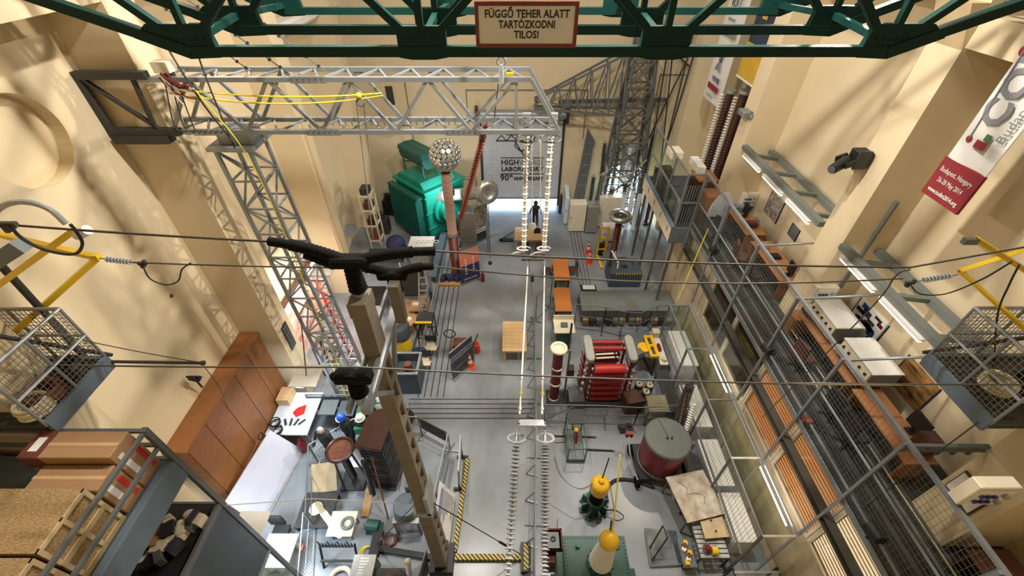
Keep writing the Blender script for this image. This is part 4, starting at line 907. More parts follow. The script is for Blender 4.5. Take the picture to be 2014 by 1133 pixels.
ob('letter_dot', MB().cyl((bX-.05, cyb+.26, 1.25+bz), (bX-.04, cyb+.26, 1.25+bz), .06, n=14), 'banner_red', t); ob('letter_dot', MB().cyl((bX-.05, cyb+.38, 2.75+bz), (bX-.04, cyb+.38, 2.75+bz), .09, n=14), 'banner_red', t)
bar('letter_line', (bX-.048, cyb+.26, 1.25+bz), (bX-.048, cyb+.38, 2.75+bz), .02, 'ink_soft', t)
# white laboratory banner and the navy one further back
a, c = at(1383, 187, X=8.95), at(1412, 215, X=8.95); y0, y1 = c.y, a.y; z0 = (a.z+c.z)/2; cyb = (y0+y1)/2; bX = 8.9; bz = z0
t = banner('hanging_banner', 'white hanging banner with black and red letters beside the navy banner', 8.95, y0, y1, z0, 15.8, 'banner_white')
bt('HIGH', .62, 'ink', 0, 4.75, (0,-1,0), (0,0,1), width=1.0, bold=.01); ob('red_bar', MB().box((bX-.04, cyb-.5, bz+4.2), (bX-.03, cyb+.5, bz+4.45)), 'banner_red', t)
bt('VOLT', .55, 'ink', 0, 3.75, (0,-1,0), (0,0,1), width=1.0, bold=.01); bt('laboratory', .2, 'ink', 0, 3.2, (0,-1,0), (0,0,1), width=.7)
ob('grey_bar', MB().box((bX-.04, cyb-.7, bz+2.6), (bX-.03, cyb+.7, bz+2.85)), 'ink_soft', t)
for k in range(4): bar('emblem_line', (bX-.045, cyb-.3+.2*k, bz+1.3), (bX-.045, cyb+.3-.2*k, bz+2.1), .04, 'ink_soft', t)
ob('emblem', MB().cyl((bX-.05, cyb, bz+1.75), (bX-.04, cyb, bz+1.75), .14, n=14), 'ink', t)
bt('POWER', .26, 'socket_blue', -.1, .95, (0,-1,0), (0,0,1), width=.8, bold=.01); ob('red_bar', MB().box((bX-.04, cyb-.6, bz+.5), (bX-.03, cyb+.6, bz+.72)), 'banner_red', t); bt('NKM', .22, 'ink_soft', .1, .25, (0,-1,0), (0,0,1), width=.7)
a, c = at(1450, 150, X=9.25), at(1487, 175, X=9.25); y0, y1 = c.y, a.y; z0 = (a.z+c.z)/2
t = banner('hanging_banner', 'navy hanging banner with yellow foot beside the far right pilaster', 9.25, y0, y1, z0+1.25, 15.8, 'banner_navy')
ob('yellow_foot', MB().box((9.2, y0, z0+.05), (9.28, y1, z0+1.27)), 'banner_yellow', t); ob('white_batten', MB().box((9.19, y0-.02, z0), (9.3, y1+.02, z0+.07)), 'white', t)
bX = 9.25; cyb = (y0+y1)/2; bz = z0
bt('Budapest, Hungary', .2, 'ink', 0, .85, (0,-1,0), (0,0,1), width=1.1); bt('April 15-18', .2, 'ink', 0, .5, (0,-1,0), (0,0,1), width=.8); bt('ECO', .5, 'banner_yellow', .1, 2.1, (0,0,1), (0,1,0), 'LEFT', None, .02); bt('EU', .5, 'banner_yellow', .1, 4.0, (0,0,1), (0,1,0), 'LEFT', None, .02)
# brown ribbed insulator columns on the gallery
S_B = shed_mesh(.2, .1, 'insul_brown')
for i, (x, y, h, r) in enumerate(((9.15, 18.9, 4.3, .2), (9.55, 18.5, 4.4, .26), (9.95, 18.1, 4.2, .26))):
    t = thing('insulator_column', 'tall brown ribbed insulator column on the gallery, %s of three' % ['left','middle','right'][i], 'insulator', (x, y, GZ0), 'brown columns')
    ob('core', MB().cyl((x,y,GZ0+.12), (x,y,GZ0+h), r*.72), 'insul_brown', t, smooth=True); shed_row(t, (x,y,GZ0+h-.1), (x,y,GZ0+.3), 30, S_B)
    ob('base_flange', MB().cyl((x,y,GZ0), (x,y,GZ0+.15), r+.06), 'steel_dark', t); ob('cap_flange', MB().cyl((x,y,GZ0+h-.02), (x,y,GZ0+h+.1), r), 'alu_dull', t)
    if i < 2:
        b = MB()
        for k in range(34): b.lathe([(.02,0),(.1,.02),(.02,.06)], (x-.28, y+.1, GZ0+.2+.12*k), 10)
        ob('grading_stack', b, 'insul_white', t)
t = thing('wood_cabinet', 'brown wooden cabinet at the foot of the insulator columns', 'cabinet', (8.5, 17.6, GZ0)); ob('body', MB().box((8.2,17.2,GZ0), (9.0,18.2,6.1)), 'wood_red', t); ob('top', MB().box((8.15,17.15,6.1), (9.05,18.25,6.15)), 'wood_orange', t)
t = thing('wood_cabinet', 'light wooden cabinet on the gallery before the insulator columns', 'cabinet', (8.6, 16.6, GZ0)); ob('body', MB().box((8.3,16.2,GZ0), (8.95,17.0,5.9)), 'wood_orange', t); ob('door', MB().box((8.32,16.18,GZ0+.05), (8.93,16.2,5.85)), 'wood_orange', t)
# ------------------------------------------------------------------ people
def figure(name, label, loc, rz, arms, hood=False, mats=('jacket','trousers','skin'), legs=((.1,0),(-.1,0)), lean=0, category='person', group=None):
    """one continuous skinned body; arms = per side (elbow, wrist) offsets from the shoulder; local +Y is forward"""
    V = []; E = []; R = []
    def add(p, r, par=None):
        V.append(Vector(p)); R.append(r); i = len(V)-1
        if par is not None: E.append((par, i))
        return i
    pel = add((0,0,.95), (.155,.12)); wa = add((0,0,1.1), (.145,.11), pel); ch = add((0,.0+lean,1.32), (.175,.13), wa); nk0 = add((0,lean,1.46), (.09,.085), ch); nk = add((0,lean+.01,1.53), (.06,.06), nk0)
    h1 = add((0,lean+.02,1.60), (.085,.095), nk); h2 = add((0,lean+.02,1.70), (.08,.09), h1); add((0,lean+.015,1.76), (.05,.055), h2)
    nose = add((0,lean+.125,1.64), (.015,.02), h1)
    for s in (-1,1): add((s*.092,lean+.01,1.63), (.014,.022), h1)
    for s, (el, wr) in zip((-1,1), arms):
        sh = add((s*.19,lean,1.42), (.07,.07), ch); e = add(V[sh]+Vector((s*el[0],el[1],el[2])), (.052,.052), sh); w = add(V[e]+Vector((s*wr[0],wr[1],wr[2])), (.034,.034), e)
        d = (V[w]-V[e]).normalized(); pm = add(V[w]+d*.08, (.036,.02), w); side = d.cross(Vector((0,1,0))).normalized() if abs(d.y) < .9 else Vector((1,0,0))
        for k, ln in enumerate((.065,.075,.07,.055)): f1 = add(V[pm]+d*.04+side*(.022*(k-1.5)), (.01,.01), pm); add(V[f1]+d*ln*.6+Vector((0,.015,0)), (.008,.008), f1)
        th = add(V[w]+d*.04+Vector((-s*.04,.02,0)), (.011,.011), w); add(V[th]+d*.03+Vector((0,.015,0)), (.009,.009), th)
    for s, (sp, fw) in zip((-1,1), legs):
        hp = add((s*.1,0,.88), (.098,.1), pel); kn = add((s*abs(sp),fw*.5+.02,.5), (.066,.07), hp); an = add((s*abs(sp),fw,.1), (.046,.05), kn); to = add((s*abs(sp)*1.15,fw+.14,.045), (.042,.035), an)
    me = bpy.data.meshes.new('body'); me.from_pydata([tuple(v) for v in V], E, []); o = bpy.data.objects.new('tmp', me); C.objects.link(o)
    sk = o.modifiers.new('s','SKIN'); sk.use_smooth_shade = True
    for i, r in enumerate(R): me.skin_vertices[0].data[i].radius = r
    me.skin_vertices[0].data[0].use_root = True
    ss = o.modifiers.new('u','SUBSURF'); ss.levels = 1; ss.render_levels = 1
    bpy.context.view_layer.update(); m2 = bpy.data.meshes.new_from_object(o.evaluated_get(bpy.context.evaluated_depsgraph_get())); bpy.data.objects.remove(o)
    m2.name = 'body'; m2.materials.clear()
    for k in mats: m2.materials.append(MATS[k])
    wrists = []
    for p in m2.polygons:
        c = p.center; p.material_index = 2 if c.z > 1.5 else 1 if (c.z < .93 and abs(c.x) < .27) else 0
    z0 = min(v.co.z for v in m2.vertices); m2.transform(Matrix.Translation((0,0,-z0)))
    t = thing(name, label, category, loc, group); t.rotation_euler.z = rz
    bd = link('body', m2, None, t, loc)
    b = MB().lathe([(.165,.9),(.19,1.0),(.185,1.2),(.2,1.38),(.12,1.47),(.1,1.5)], (0,0,-z0), 18); me = b.mesh('jacket', smooth=True); me.transform(Matrix.Diagonal((1.05,.8,1,1))); link('jacket', me, mats[0], t, loc)
    for s in (-1,1): link('eye', MB().sphere((s*.032, lean+.105, 1.665-z0), .012, 8, 6).mesh('eye'), 'ink', t, loc)
    link('mouth', MB().cbox((0, lean+.108, 1.60-z0), (.045,.012,.01)).mesh('mouth'), 'red_deep', t, loc)
    if hood:
        link('hood', MB().sphere((0, lean-.005, 1.655-z0), .135, 14, 10, (1,1,1.1)).mesh('hood', smooth=True), mats[0], t, loc)
    t['_dz'] = z0; return t
def helmet(t, m, loc, band=None):
    z0 = t['_dz']; b = MB().lathe([(.125,0),(.128,.02),(.12,.08),(.09,.13),(.04,.155),(.001,.16)], (0,.02,1.68-z0), 18); link('hard_hat', b.mesh('hard_hat', smooth=True), m, t, loc)
    link('hat_brim', MB().cyl((0,.04,1.675-z0), (0,.04,1.688-z0), .145, n=18).mesh('hat_brim'), m, t, loc)
pl = fl(1052, 444); figure('person', 'person in a dark hooded jacket standing with back turned by the shutter door', pl, 0, (((.1,.02,-.27),(.05,.05,-.24)), ((.12,.0,-.27),(.04,.06,-.23))), hood=True, legs=((.1,.02),(.12,-.03)))
# ------------------------------------------------------------------ centre aisle
def table(name, label, x0, x1, y0, y1, h, m, mleg=None, leg=.08, th=.05, apron=True, cat='table'):
    t = thing(name, label, cat, ((x0+x1)/2, (y0+y1)/2, 0)); ob('top', MB().box((x0,y0,h-th), (x1,y1,h)), m, t, bevel=.006)
    for x in (x0+.04, x1-.04-leg):
        for y in (y0+.04, y1-.04-leg): ob('leg', MB().box((x,y,0), (x+leg,y+leg,h-th)), mleg or m, t)
    if apron:
        for lo, hi in (((x0+.08,y0+.05),(x1-.08,y0+.08)), ((x0+.08,y1-.08),(x1-.08,y1-.05)), ((x0+.05,y0+.08),(x0+.08,y1-.08)), ((x1-.08,y0+.08),(x1-.05,y1-.08))): ob('apron', MB().box((lo[0],lo[1],h-th-.1), (hi[0],hi[1],h-th)), mleg or m, t)
    return t
a, c = at(989, 632, Z=.75), at(1036, 691, Z=.75); tw = table('wooden_table', 'pale striped wooden table standing alone in the aisle', a.x, c.x, c.y, a.y, .75, 'wood_light', leg=.1)
n = 8
for k in range(n): ob('top_stave', MB().box((a.x+.005, c.y+(a.y-c.y)*k/n+.006, .75), (c.x-.005, c.y+(a.y-c.y)*(k+1)/n-.006, .757)), 'wood_light', tw)
a, c = at(1086, 509, Z=.75), at(1122, 551, Z=.75); table('seminar_table', 'orange wooden table with two chairs at its sides', a.x, c.x, c.y, a.y, .75, 'wood_table', 'black')
def side_chair(loc, rz, label, m='wood_red', gm='steel_dark'):
    x, y, z = loc; t = thing('side_chair', label, 'chair', loc); t.rotation_euler.z = rz
    ob('seat', MB().cbox((x,y,.46), (.44,.44,.05)), m, t, bevel=.01); ob('backrest', MB().cbox((x+.21,y,.78), (.04,.42,.32)), m, t, bevel=.01)
    for sx in (-1,1):
        for sy in (-1,1): bar('leg', (x+sx*.2,y+sy*.2,0), (x+sx*.2,y+sy*.2,.95 if sx > 0 else .45), .03, gm, t)
    return t
side_chair((c.x+.28, c.y+1.3, 0), .15, 'brown chair at the right side of the orange table'); side_chair((a.x-.28, c.y+1.2, 0), PI, 'brown chair at the left side of the orange table')
a, c = at(1087, 566, Z=.75), at(1126, 612, Z=.75); table('seminar_table', 'orange wooden table behind the mesh fence panels', a.x, c.x, c.y, a.y, .75, 'wood_table', 'black')
a, c = at(1012, 450, Z=.75), at(1068, 472, Z=.75); table('reception_desk', 'light brown desk in front of the shutter door', a.x, c.x, c.y, a.y, .75, 'wood_light'); d0 = (a+c)/2
side_chair((d0.x-.2, c.y-.25, 0), -PI/2, 'black chair tucked under the reception desk, left one', 'black'); side_chair((d0.x+.6, c.y-.25, 0), -PI/2, 'dark red chair tucked under the reception desk', 'wood_red')
ob('desk_lamp_strip', MB().box((a.x+.05, a.y-.25, .75), (a.x+.65, a.y-.05, .9)), 'white', label='white box on the reception desk', cat='box')
ob('desk_screen', MB().box((c.x-.5, a.y-.5, .75), (c.x-.1, a.y-.45, 1.1)).box((c.x-.35, a.y-.5, .75), (c.x-.25, a.y-.3, .77)), 'black', label='black screen on the reception desk', cat='monitor')
t = thing('push_scooter', 'dark folded trolley lying left of the reception desk', 'trolley', fl(998, 470)); p = fl(998, 470)
bar('frame_bar', p+Vector((-.5,-.3,.1)), p+Vector((.4,.4,.3)), .06, 'steel', t); ob('deck', MB().cbox(p+Vector((0,-.2,.08)), (.7,.3,.06)), 'black', t); ob('wheel', MB().cyl(p+Vector((-.4,-.3,.1)), p+Vector((-.4,-.22,.1)), .1), 'black', t)
# aisle fence: mesh panels running along the hall
def panel(t, a, c, h, m='steel', n=None, z0=.1, mid=True, legs=True, wires=True, r=.003, pname='post'):
    a = Vector(a); c = Vector(c); up = Vector((0,0,h))
    for p in (a, c): bar(pname, p, p+up, .045, m, t, kind='rod')
    for z in (h, z0): bar('rail', a+Vector((0,0,z)), c+Vector((0,0,z)), .04, m, t, kind='rod')
    if mid: bar('rail', a+Vector((0,0,h*.55)), c+Vector((0,0,h*.55)), .03, m, t, kind='rod')
    ln = (c-a).length; n = n or int(ln/.09)
    if wires:
        b = MB()
        for i in range(1, n): p = a+(c-a)*i/n; b.bar(p+Vector((0,0,z0)), p+up, r*2)
        ob('wire_infill', b, 'wire_mesh', t, kind='stuff')
    if legs:
        d = (c-a).cross(Vector((0,0,1))).normalized()
        for p in (a, c): bar('foot', p-d*.3+Vector((0,0,.03)), p+d*.3+Vector((0,0,.03)), .05, m, t)
af = [(1.06,14.6),(1.0,12.3),(.93,10.0),(.85,7.7),(.72,5.4),(.6,3.2)]
for i in range(5):
    t = thing('fence_panel', 'free-standing fence panel along the aisle, number %s from the far end' % ['one','two','three','four','five'][i], 'fence', (af[i][0], af[i][1], 0), 'aisle fence')
    panel(t, (*af[i],0), (*af[i+1],0), 1.15, 'galv', n=12)
    for k in (.3,.7): p = Vector((*af[i],0)).lerp(Vector((*af[i+1],0)), k); bar('stay', p+Vector((-.02,0,.9)), p+Vector((-.3,.1,.03)), .035, 'galv', t); bar('stay_foot', p+Vector((-.32,.1,.02)), p+Vector((.1,0,.02)), .05, 'galv', t)
# cross fence between the two right test fields
xf = [(1.25,9.15),(2.35,9.13),(3.6,9.1),(4.72,9.02),(6.45,9.15)]
for i in range(4):
    t = thing('fence_panel', 'wire fence panel across the right field before the impulse generator, number %s from the aisle' % ['one','two','three','four'][i], 'fence', (xf[i][0], xf[i][1], 0), 'cross fence')
    panel(t, (*xf[i],0), (*xf[i+1],0), 1.2, 'galv'); 
    if i == 0: bar('brace', (1.25,9.13,.2), (2.3,9.1,1.15), .04, 'galv', t)
# folding fence row behind the white table
ff = [(2.95,14.15),(4.25,13.95),(5.05,13.65),(5.75,13.6),(6.6,14.05),(7.6,14.1)]
for i in range(5):
    t = thing('fence_panel', 'tall zigzag fence panel in front of the grey benches, number %s from the left' % ['one','two','three','four','five'][i], 'fence', (ff[i][0], ff[i][1], 0), 'bench fence')
    panel(t, (*ff[i],0), (*ff[i+1],0), 1.6, 'steel', r=.002); 
t = thing('fence_panel', 'short fence panel left of the orange table', 'fence', (1.3, 15.2, 0)); panel(t, (1.15,14.7,0), (1.9,15.6,0), 1.6, 'steel', wires=False); panel(t, (1.9,15.6,0), (1.95,14.1,0), 1.6, 'steel', wires=False, legs=False)
# grey bench row with monitor
for i in range(4):
    x0 = 3.3+1.1*i; t = thing('lab_bench', 'grey laboratory bench unit behind the zigzag fence, number %s from the left' % ['one','two','three','four'][i], 'bench', (x0+.55, 15.2, 0), 'bench row')
    ob('carcass', MB().box((x0+.02,14.5,.1), (x0+1.08,15.85,.86)), 'paint_grey', t); ob('worktop', MB().box((x0,14.45,.86), (x0+1.1,15.9,.9)), 'paint_gallery', t)
    for k in range(2): ob('door', MB().box((x0+.05+.52*k,14.48,.15), (x0+.53+.52*k,14.5,.82)), 'steel', t)
    for k in range(3): ob('shelf_box', MB().cbox((x0+.2+.32*k,14.36,.3), (.26,.2,.3)), ['cardboard','steel_dark','paint_gallery'][(k+i)%3], t)
t = thing('flat_screen', 'black tablet-like screen lying on the grey bench', 'screen', (3.75,15.6,.9)); c = at(1157,566,Z=.93); ob('case', MB().cbox(c, (.78,.45,.06)), 'black', t, bevel=.02); ob('display', MB().cbox(c+Vector((.02,0,.035)), (.6,.32,.01)), 'paper', t)
# dark blue crate with hazard edge
a = at(1192, 518, Z=.95); t = thing('equipment_crate', 'dark blue grey equipment crate with hazard striped edge', 'crate', (5.95, 17.7, 0))
ob('body', MB().box((5.1,17.15,0), (6.75,18.45,.95)), 'paint_bluedark', t, bevel=.02); ob('hazard_edge', MB().box((5.3,17.13,.85), (6.77,17.16,.95)), 'hazard', t); ob('hatch', MB().box((5.8,17.6,.95), (6.05,17.85,.97)), 'black', t); ob('vent', MB().box((6.35,17.9,.95), (6.45,18.0,.97)), 'black', t)
ob('lean_panel', MB().plate([(4.95,17.35,1.3),(5.1,17.35,1.3),(5.4,18.6,1.35),(5.25,18.6,1.35)], .08), 'black', t); bar('lever', (5.3,18.5,1.4), (5.55,17.7,1.2), .07, 'white', t)
for k in range(4): ob('tool', MB().bar((5.4+.08*k,17.5,.98), (5.5+.06*k,17.8,1.15), .04), ['black','white','steel','black'][k], t)
# yellow stacker, cones, toroid column
def cone(loc, label, s=1.0):
    x, y, z = loc; t = thing('traffic_cone', label, 'traffic cone', loc, 'traffic cones'); ob('base', MB().cbox((x,y,.02*s), (.42*s,.42*s,.04*s)), 'orange_cone', t, bevel=.01)
    h = .75*s; R = .16*s
    for k, (z0, z1, m) in enumerate(((.0,.32,'orange_cone'),(.32,.55,'white'),(.55,.72,'orange_cone'),(.72,.86,'white'),(.86,1,'orange_cone'))):
        r0, r1 = R*(1-.82*z0), R*(1-.82*z1); ob('cone_band', MB().cyl((x,y,.04*s+h*z0), (x,y,.04*s+h*z1), r0, r1, 16), m, t, smooth=True)
    return t
cone(fl(1157,497), 'orange and white traffic cone by the yellow stacker, far one'); cone(fl(1158,517), 'orange and white traffic cone by the yellow stacker, near one')
cone(fl(925,720), 'orange and white traffic cone right of the folding poster stand'); 
p = fl(1182, 510); t = thing('pallet_stacker', 'yellow hand pallet stacker with tall mast', 'stacker', p)
for s in (-1,1): bar('mast', p+Vector((s*.22,.3,.05)), p+Vector((s*.22,.3,2.0)), .1, 'yellow_orange', t); bar('fork', p+Vector((s*.2,.3,.08)), p+Vector((s*.2+.1,-.9,.08)), .14, 'yellow_orange', t, h=.06)
for z in (.5,1.2,1.95): bar('mast_tie', p+Vector((-.22,.3,z)), p+Vector((.22,.3,z)), .08, 'yellow_orange', t)
ob('pump_body', MB().cbox(p+Vector((0,.45,.4)), (.4,.25,.7)), 'black', t); ob('handle', MB().torus(p+Vector((-.15,.6,1.0)), .2, .025, 16, 6, (1,0,0)), 'yellow_orange', t); ob('wheel', MB().cyl(p+Vector((-.25,.4,.08)), p+Vector((.25,.4,.08)), .08), 'black', t)
p = fl(1205, 503); t = thing('toroid_divider', 'brown divider column topped by a large silver toroid', 'divider', p)
ob('base_frame', MB().cbox(p+Vector((0,0,.25)), (1.3,1.0,.1)), 'galv', t)
for sx in (-1,1):
    for sy in (-1,1): bar('base_leg', p+Vector((sx*.6,sy*.45,0)), p+Vector((sx*.6,sy*.45,.25)), .07, 'galv', t)
b = MB(); prof = [(.17,.3)]
for k in range(18): z = .35+.115*k; prof += [(.15,z),(.19,z+.03),(.15,z+.07)]
prof += [(.14,2.5)]; ob('column', b.lathe(prof, p, 16), 'insul_red', t, smooth=True)
tp = p+Vector((0,0,2.65)); ob('toroid', MB().torus(tp, .48, .15, 36, 12), 'alu', t, smooth=True); ob('toroid_dish', MB().cyl(tp-Vector((0,0,.02)), tp+Vector((0,0,.02)), .4, n=24), 'steel_dark', t); ob('dish_boss', MB().sphere(tp+Vector((0,0,.05)), .06, 10, 8), 'alu', t)
for k in range(2): ob('bottle', MB().cyl(p+Vector((-.1+.12*k,-.35,.3)), p+Vector((-.1+.12*k,-.35,.55)), .04), 'white', t)
# back cabinets
def cabinet(label, x0, x1, y0, y1, h, m, dm=None, n=2):
    t = thing('steel_cabinet', label, 'cabinet', ((x0+x1)/2,(y0+y1)/2,0)); ob('body', MB().box((x0,y0,.06), (x1,y1,h)), m, t, bevel=.01); ob('plinth', MB().box((x0+.03,y0+.03,0), (x1-.03,y1-.03,.06)), 'black', t)
    for k in range(n): w = (x1-x0)/n; d = ob('door', MB().box((x0+w*k+.02,y0-.02,.1), (x0+w*(k+1)-.02,y0,h-.04)), dm or m, t); ob('handle', MB().box((x0+w*k+.06,y0-.05,h*.5), (x0+w*k+.09,y0-.02,h*.5+.15)), 'steel_dark', d)
    return t
cabinet('white tall cabinet right of the shutter door, nearest the aisle', 3.5, 4.45, 22.35, 23.0, 1.95, 'white_warm', n=1); cabinet('grey tall cabinet beside the white one', 4.5, 5.2, 22.2, 22.9, 1.9, 'alu_dull', n=1)
cabinet('white cupboard deep behind the stacker', 5.3, 6.6, 22.9, 23.5, 2.1, 'white_warm'); cabinet('low white cupboard behind the toroid column', 5.4, 6.5, 21.3, 21.9, 1.0, 'white')
for i in range(3): cabinet('narrow white panel cubicle standing by the shutter door, %s of three' % ['first','second','third'][i], 3.3+.02*i, 3.5+.05*i, 23.2+.6*i, 23.7+.6*i, 1.9, 'white_cool', n=1)
ob('gas_cylinder', MB().lathe([(.1,0),(.11,.05),(.11,1.2),(.06,1.35),(.03,1.45)], (3.15,24.6,0), 14), 'steel_dark', label='dark gas cylinder by the shutter door frame', cat='cylinder', smooth=True)
# ------------------------------------------------------------------ right tower with jib
tw = thing('lattice_tower', 'broad grey lattice tower with a side jib in the far right corner', 'lattice tower', (6.6, 23.9, 0))
def tcor(sx, sy, z): w = 1.25-.075*z; return Vector((6.7+sx*w, 24.1+sy*w*.75, z))
for sx in (-1,1):
    for sy in (-1,1): bar('leg', tcor(sx,sy,0), tcor(sx,sy,11.5), .14, 'steel', tw, kind='angle')
zz = [0,1.9,3.6,5.2,6.7,8.1,9.4,10.5,11.5]
for z0, z1 in zip(zz[:-1], zz[1:]):
    for p, q in (((-1,-1),(1,-1)), ((1,-1),(1,1)), ((-1,1),(1,1)), ((-1,-1),(-1,1))):
        bar('brace', tcor(*p,z0), tcor(*q,z1), .07, 'steel', tw); bar('brace', tcor(*q,z0), tcor(*p,z1), .07, 'steel', tw); bar('ring_bar', tcor(*p,z1), tcor(*q,z1), .07, 'steel', tw)
jt = Vector((1.2,24.0,7.3))
for sy in (-1,1):
    r0, r1 = tcor(-1,sy,6.7), tcor(-1,sy,9.9); bar('jib_chord', r0, jt+Vector((0,sy*.2,-.3)), .1, 'steel', tw); bar('jib_chord', r1, jt+Vector((0,sy*.2,.1)), .1, 'steel', tw)
    for k in range(6):
        a = r0.lerp(jt+Vector((0,sy*.2,-.3)), k/6); c = r1.lerp(jt+Vector((0,sy*.2,.1)), (k+.5)/6); e = r0.lerp(jt+Vector((0,sy*.2,-.3)), (k+1)/6)
        bar('jib_lacing', a, c, .06, 'steel', tw); bar('jib_lacing', c, e, .06, 'steel', tw)
for k in range(5): a = tcor(-1,-1,6.7).lerp(jt, k/5); c = tcor(-1,1,6.7).lerp(jt, (k+1)/5); bar('jib_lacing', a, c, .05, 'steel', tw)
bar('floor_beam', (2.6,24.9,7.0), (8.6,24.9,7.1), .18, 'steel', tw)
for i, (x0, y0, x1, y1) in enumerate(((7.9,24.9,8.6,23.2), (8.3,24.6,7.6,23.4), (8.9,24.2,7.9,23.6), (9.1,24.8,8.8,23.0), (8.7,23.6,9.2,24.9))):
    bar('leaning_rod', (x0,y0,4.2-.3*i), (x1,y1,9.6+.2*i), .08, 'steel_dark', tw, kind='rod')
t = thing('stacked_lattice', 'bundle of grey lattice sections leaning upright on the back wall', 'lattice bundle', (4.6, 25.0, 0))
for k in range(5): bar('section_rail', (4.0+.15*k,24.8,0), (4.55+.1*k,25.5,5.2-.15*k), .1, 'steel', t)
for k in range(7): bar('section_rung', (4.05+.07*k,24.85+.09*k,.5+.65*k), (4.65+.07*k,24.85+.09*k,.5+.65*k), .06, 'galv', t)
b = MB()
for i in range(26):
    b.torus((6.9,24.0,2.6+.09*i), .42, .03, 14, 5)
ob('coil_stack', b, 'galv_light', label='tall stack of pale coiled rings inside the right tower', cat='coil')
ob('bent_tube', MB().tube([at(1178,342,Y=23.25), at(1205,349,Y=23.2), at(1240,342,Y=23.2), at(1272,314,Y=23.2)], .06, 8), 'alu', label='silver bent tube in front of the right tower', cat='tube', smooth=True)
for i in range(4):
    ob('steel_sheet', MB().plate([(6.5+.45*i,22.6,0),(6.75+.45*i,22.6,0),(6.95+.45*i,23.2,2.6-.2*i),(6.7+.45*i,23.2,2.6-.2*i)], .03), 'white_cool', label='pale sheet leaning by the glazed door, %s from the left' % ['first','second','third','fourth'][i], cat='sheet')

# stored bushings and rods crowding the tower foot
STO = [(5.3,23.3,3.4,.16,'steel'), (5.7,24.9,4.6,.13,'steel_dark'), (6.0,23.2,2.4,.2,'insul_brown'), (6.3,24.6,5.0,.14,'steel'), (6.9,23.1,2.9,.15,'steel_dark'), (7.3,24.8,4.4,.17,'insul_brown'), (7.7,23.4,3.2,.13,'steel'), (8.1,24.4,5.2,.15,'steel_dark'), (8.5,23.3,3.8,.18,'insul_brown'), (5.0,24.2,2.8,.15,'steel_dark')]
for i, (x, y, h, r, m) in enumerate(STO):
    t = thing('stored_bushing', '%s stored bushing standing at the right tower foot, %s from the left' % ({'steel':'grey','steel_dark':'dark grey','insul_brown':'brown'}[m], ['second','third','fourth','fifth','sixth','seventh','eighth','ninth','tenth','first'][i]), 'bushing', (x,y,0), 'stored bushings')
    top = Vector((x+random.uniform(-.25,.25), y+random.uniform(0,.3), h)); bar('core', (x,y,.05), top, r*1.2, m, t, kind='rod')
    shed_row(t, top, (x,y,.3), int(h/.16), shed_mesh(r, .08, m)); ob('foot', MB().cyl((x,y,0), (x,y,.12), r*1.3), 'steel_dark', t); ob('cap', MB().sphere(top, r*.8, 10, 8), 'alu_dull', t, smooth=True)
# instruments on the balcony
for i, (y, z, m) in enumerate(((15.9,5.5,'black'), (16.6,5.6,'steel_dark'), (17.5,5.5,'paint_bluedark'), (18.6,5.7,'black'))):
    t = thing('balcony_rack', '%s equipment rack on the glazed balcony, %s from the near end' % (['black','dark grey','blue-grey','tall black'][i], ['first','second','third','fourth'][i]), 'rack', (7.2,y,4.95)); ob('case', MB().box((7.0,y-.25,4.95), (7.4,y+.25,z+.4)), m, t, bevel=.01)
    for k in range(3): ob('front_unit', MB().box((6.98,y-.2,5.05+.3*k), (7.0,y+.2,5.28+.3*k)), 'steel', t)
# ------------------------------------------------------------------ right test fields
a, c = at(1088, 627, Z=.9), at(1132, 655, Z=.9)
t = thing('lab_table', 'white topped table with a green cabinet under it near the aisle', 'table', (2.35, 13.3, 0)); ob('top', MB().box((a.x,c.y,.86), (c.x,a.y,.9)), 'white_warm', t); ob('cabinet_body', MB().box((a.x+.15,c.y+.1,0), (c.x-.2,a.y-.1,.86)), 'green_tank', t)
ob('back_sheet', MB().box((a.x,a.y-.05,.9), (c.x,a.y,1.15)), 'white_warm', t); ob('meter', MB().cbox(((a.x+c.x)/2,(a.y+c.y)/2,.95), (.3,.25,.1)), 'steel', label='small grey meter lying on the white topped table', cat='meter')
bar('rod_leg', (c.x-.25,c.y-.15,0), (c.x-.2,c.y+.1,1.4), .08, 'steel_dark', t)
# red three-section divider column
p = fl(1086, 788); p = Vector((1.7,10.25,0)); t = thing('red_divider_column', 'slim dark red three-section column with silver flanges by the aisle', 'divider', p)
ob('foot', MB().cbox(p+Vector((.15,0,.05)), (.9,.7,.1)), 'steel_dark', t)
for k in range(3): ob('section', MB().cyl(p+Vector((0,0,.12+.98*k)), p+Vector((0,0,1.05+.98*k)), .19, n=24), 'red_deep', t, smooth=True)
for k in range(4): z = .1+.97*k; ob('flange', MB().torus(p+Vector((0,0,z)), .2, .045, 24, 8), 'alu_dull', t, smooth=True)
ob('top_ring', MB().torus(p+Vector((0,0,3.1)), .26, .06, 28, 10), 'white_warm', t, smooth=True); ob('top_plate', MB().cyl(p+Vector((0,0,3.03)), p+Vector((0,0,3.08)), .24, n=24), 'white_warm', t)
for z in (.5,2.9): bar('side_rod_bracket', p+Vector((.1,0,z)), p+Vector((.42,0,z)), .04, 'steel', t)
bar('side_rod', p+Vector((.42,0,.1)), p+Vector((.42,0,3.0)), .07, 'steel', t); ob('side_box', MB().cbox(p+Vector((.55,.1,1.7)), (.25,.3,.35)), 'insul_brown', t)
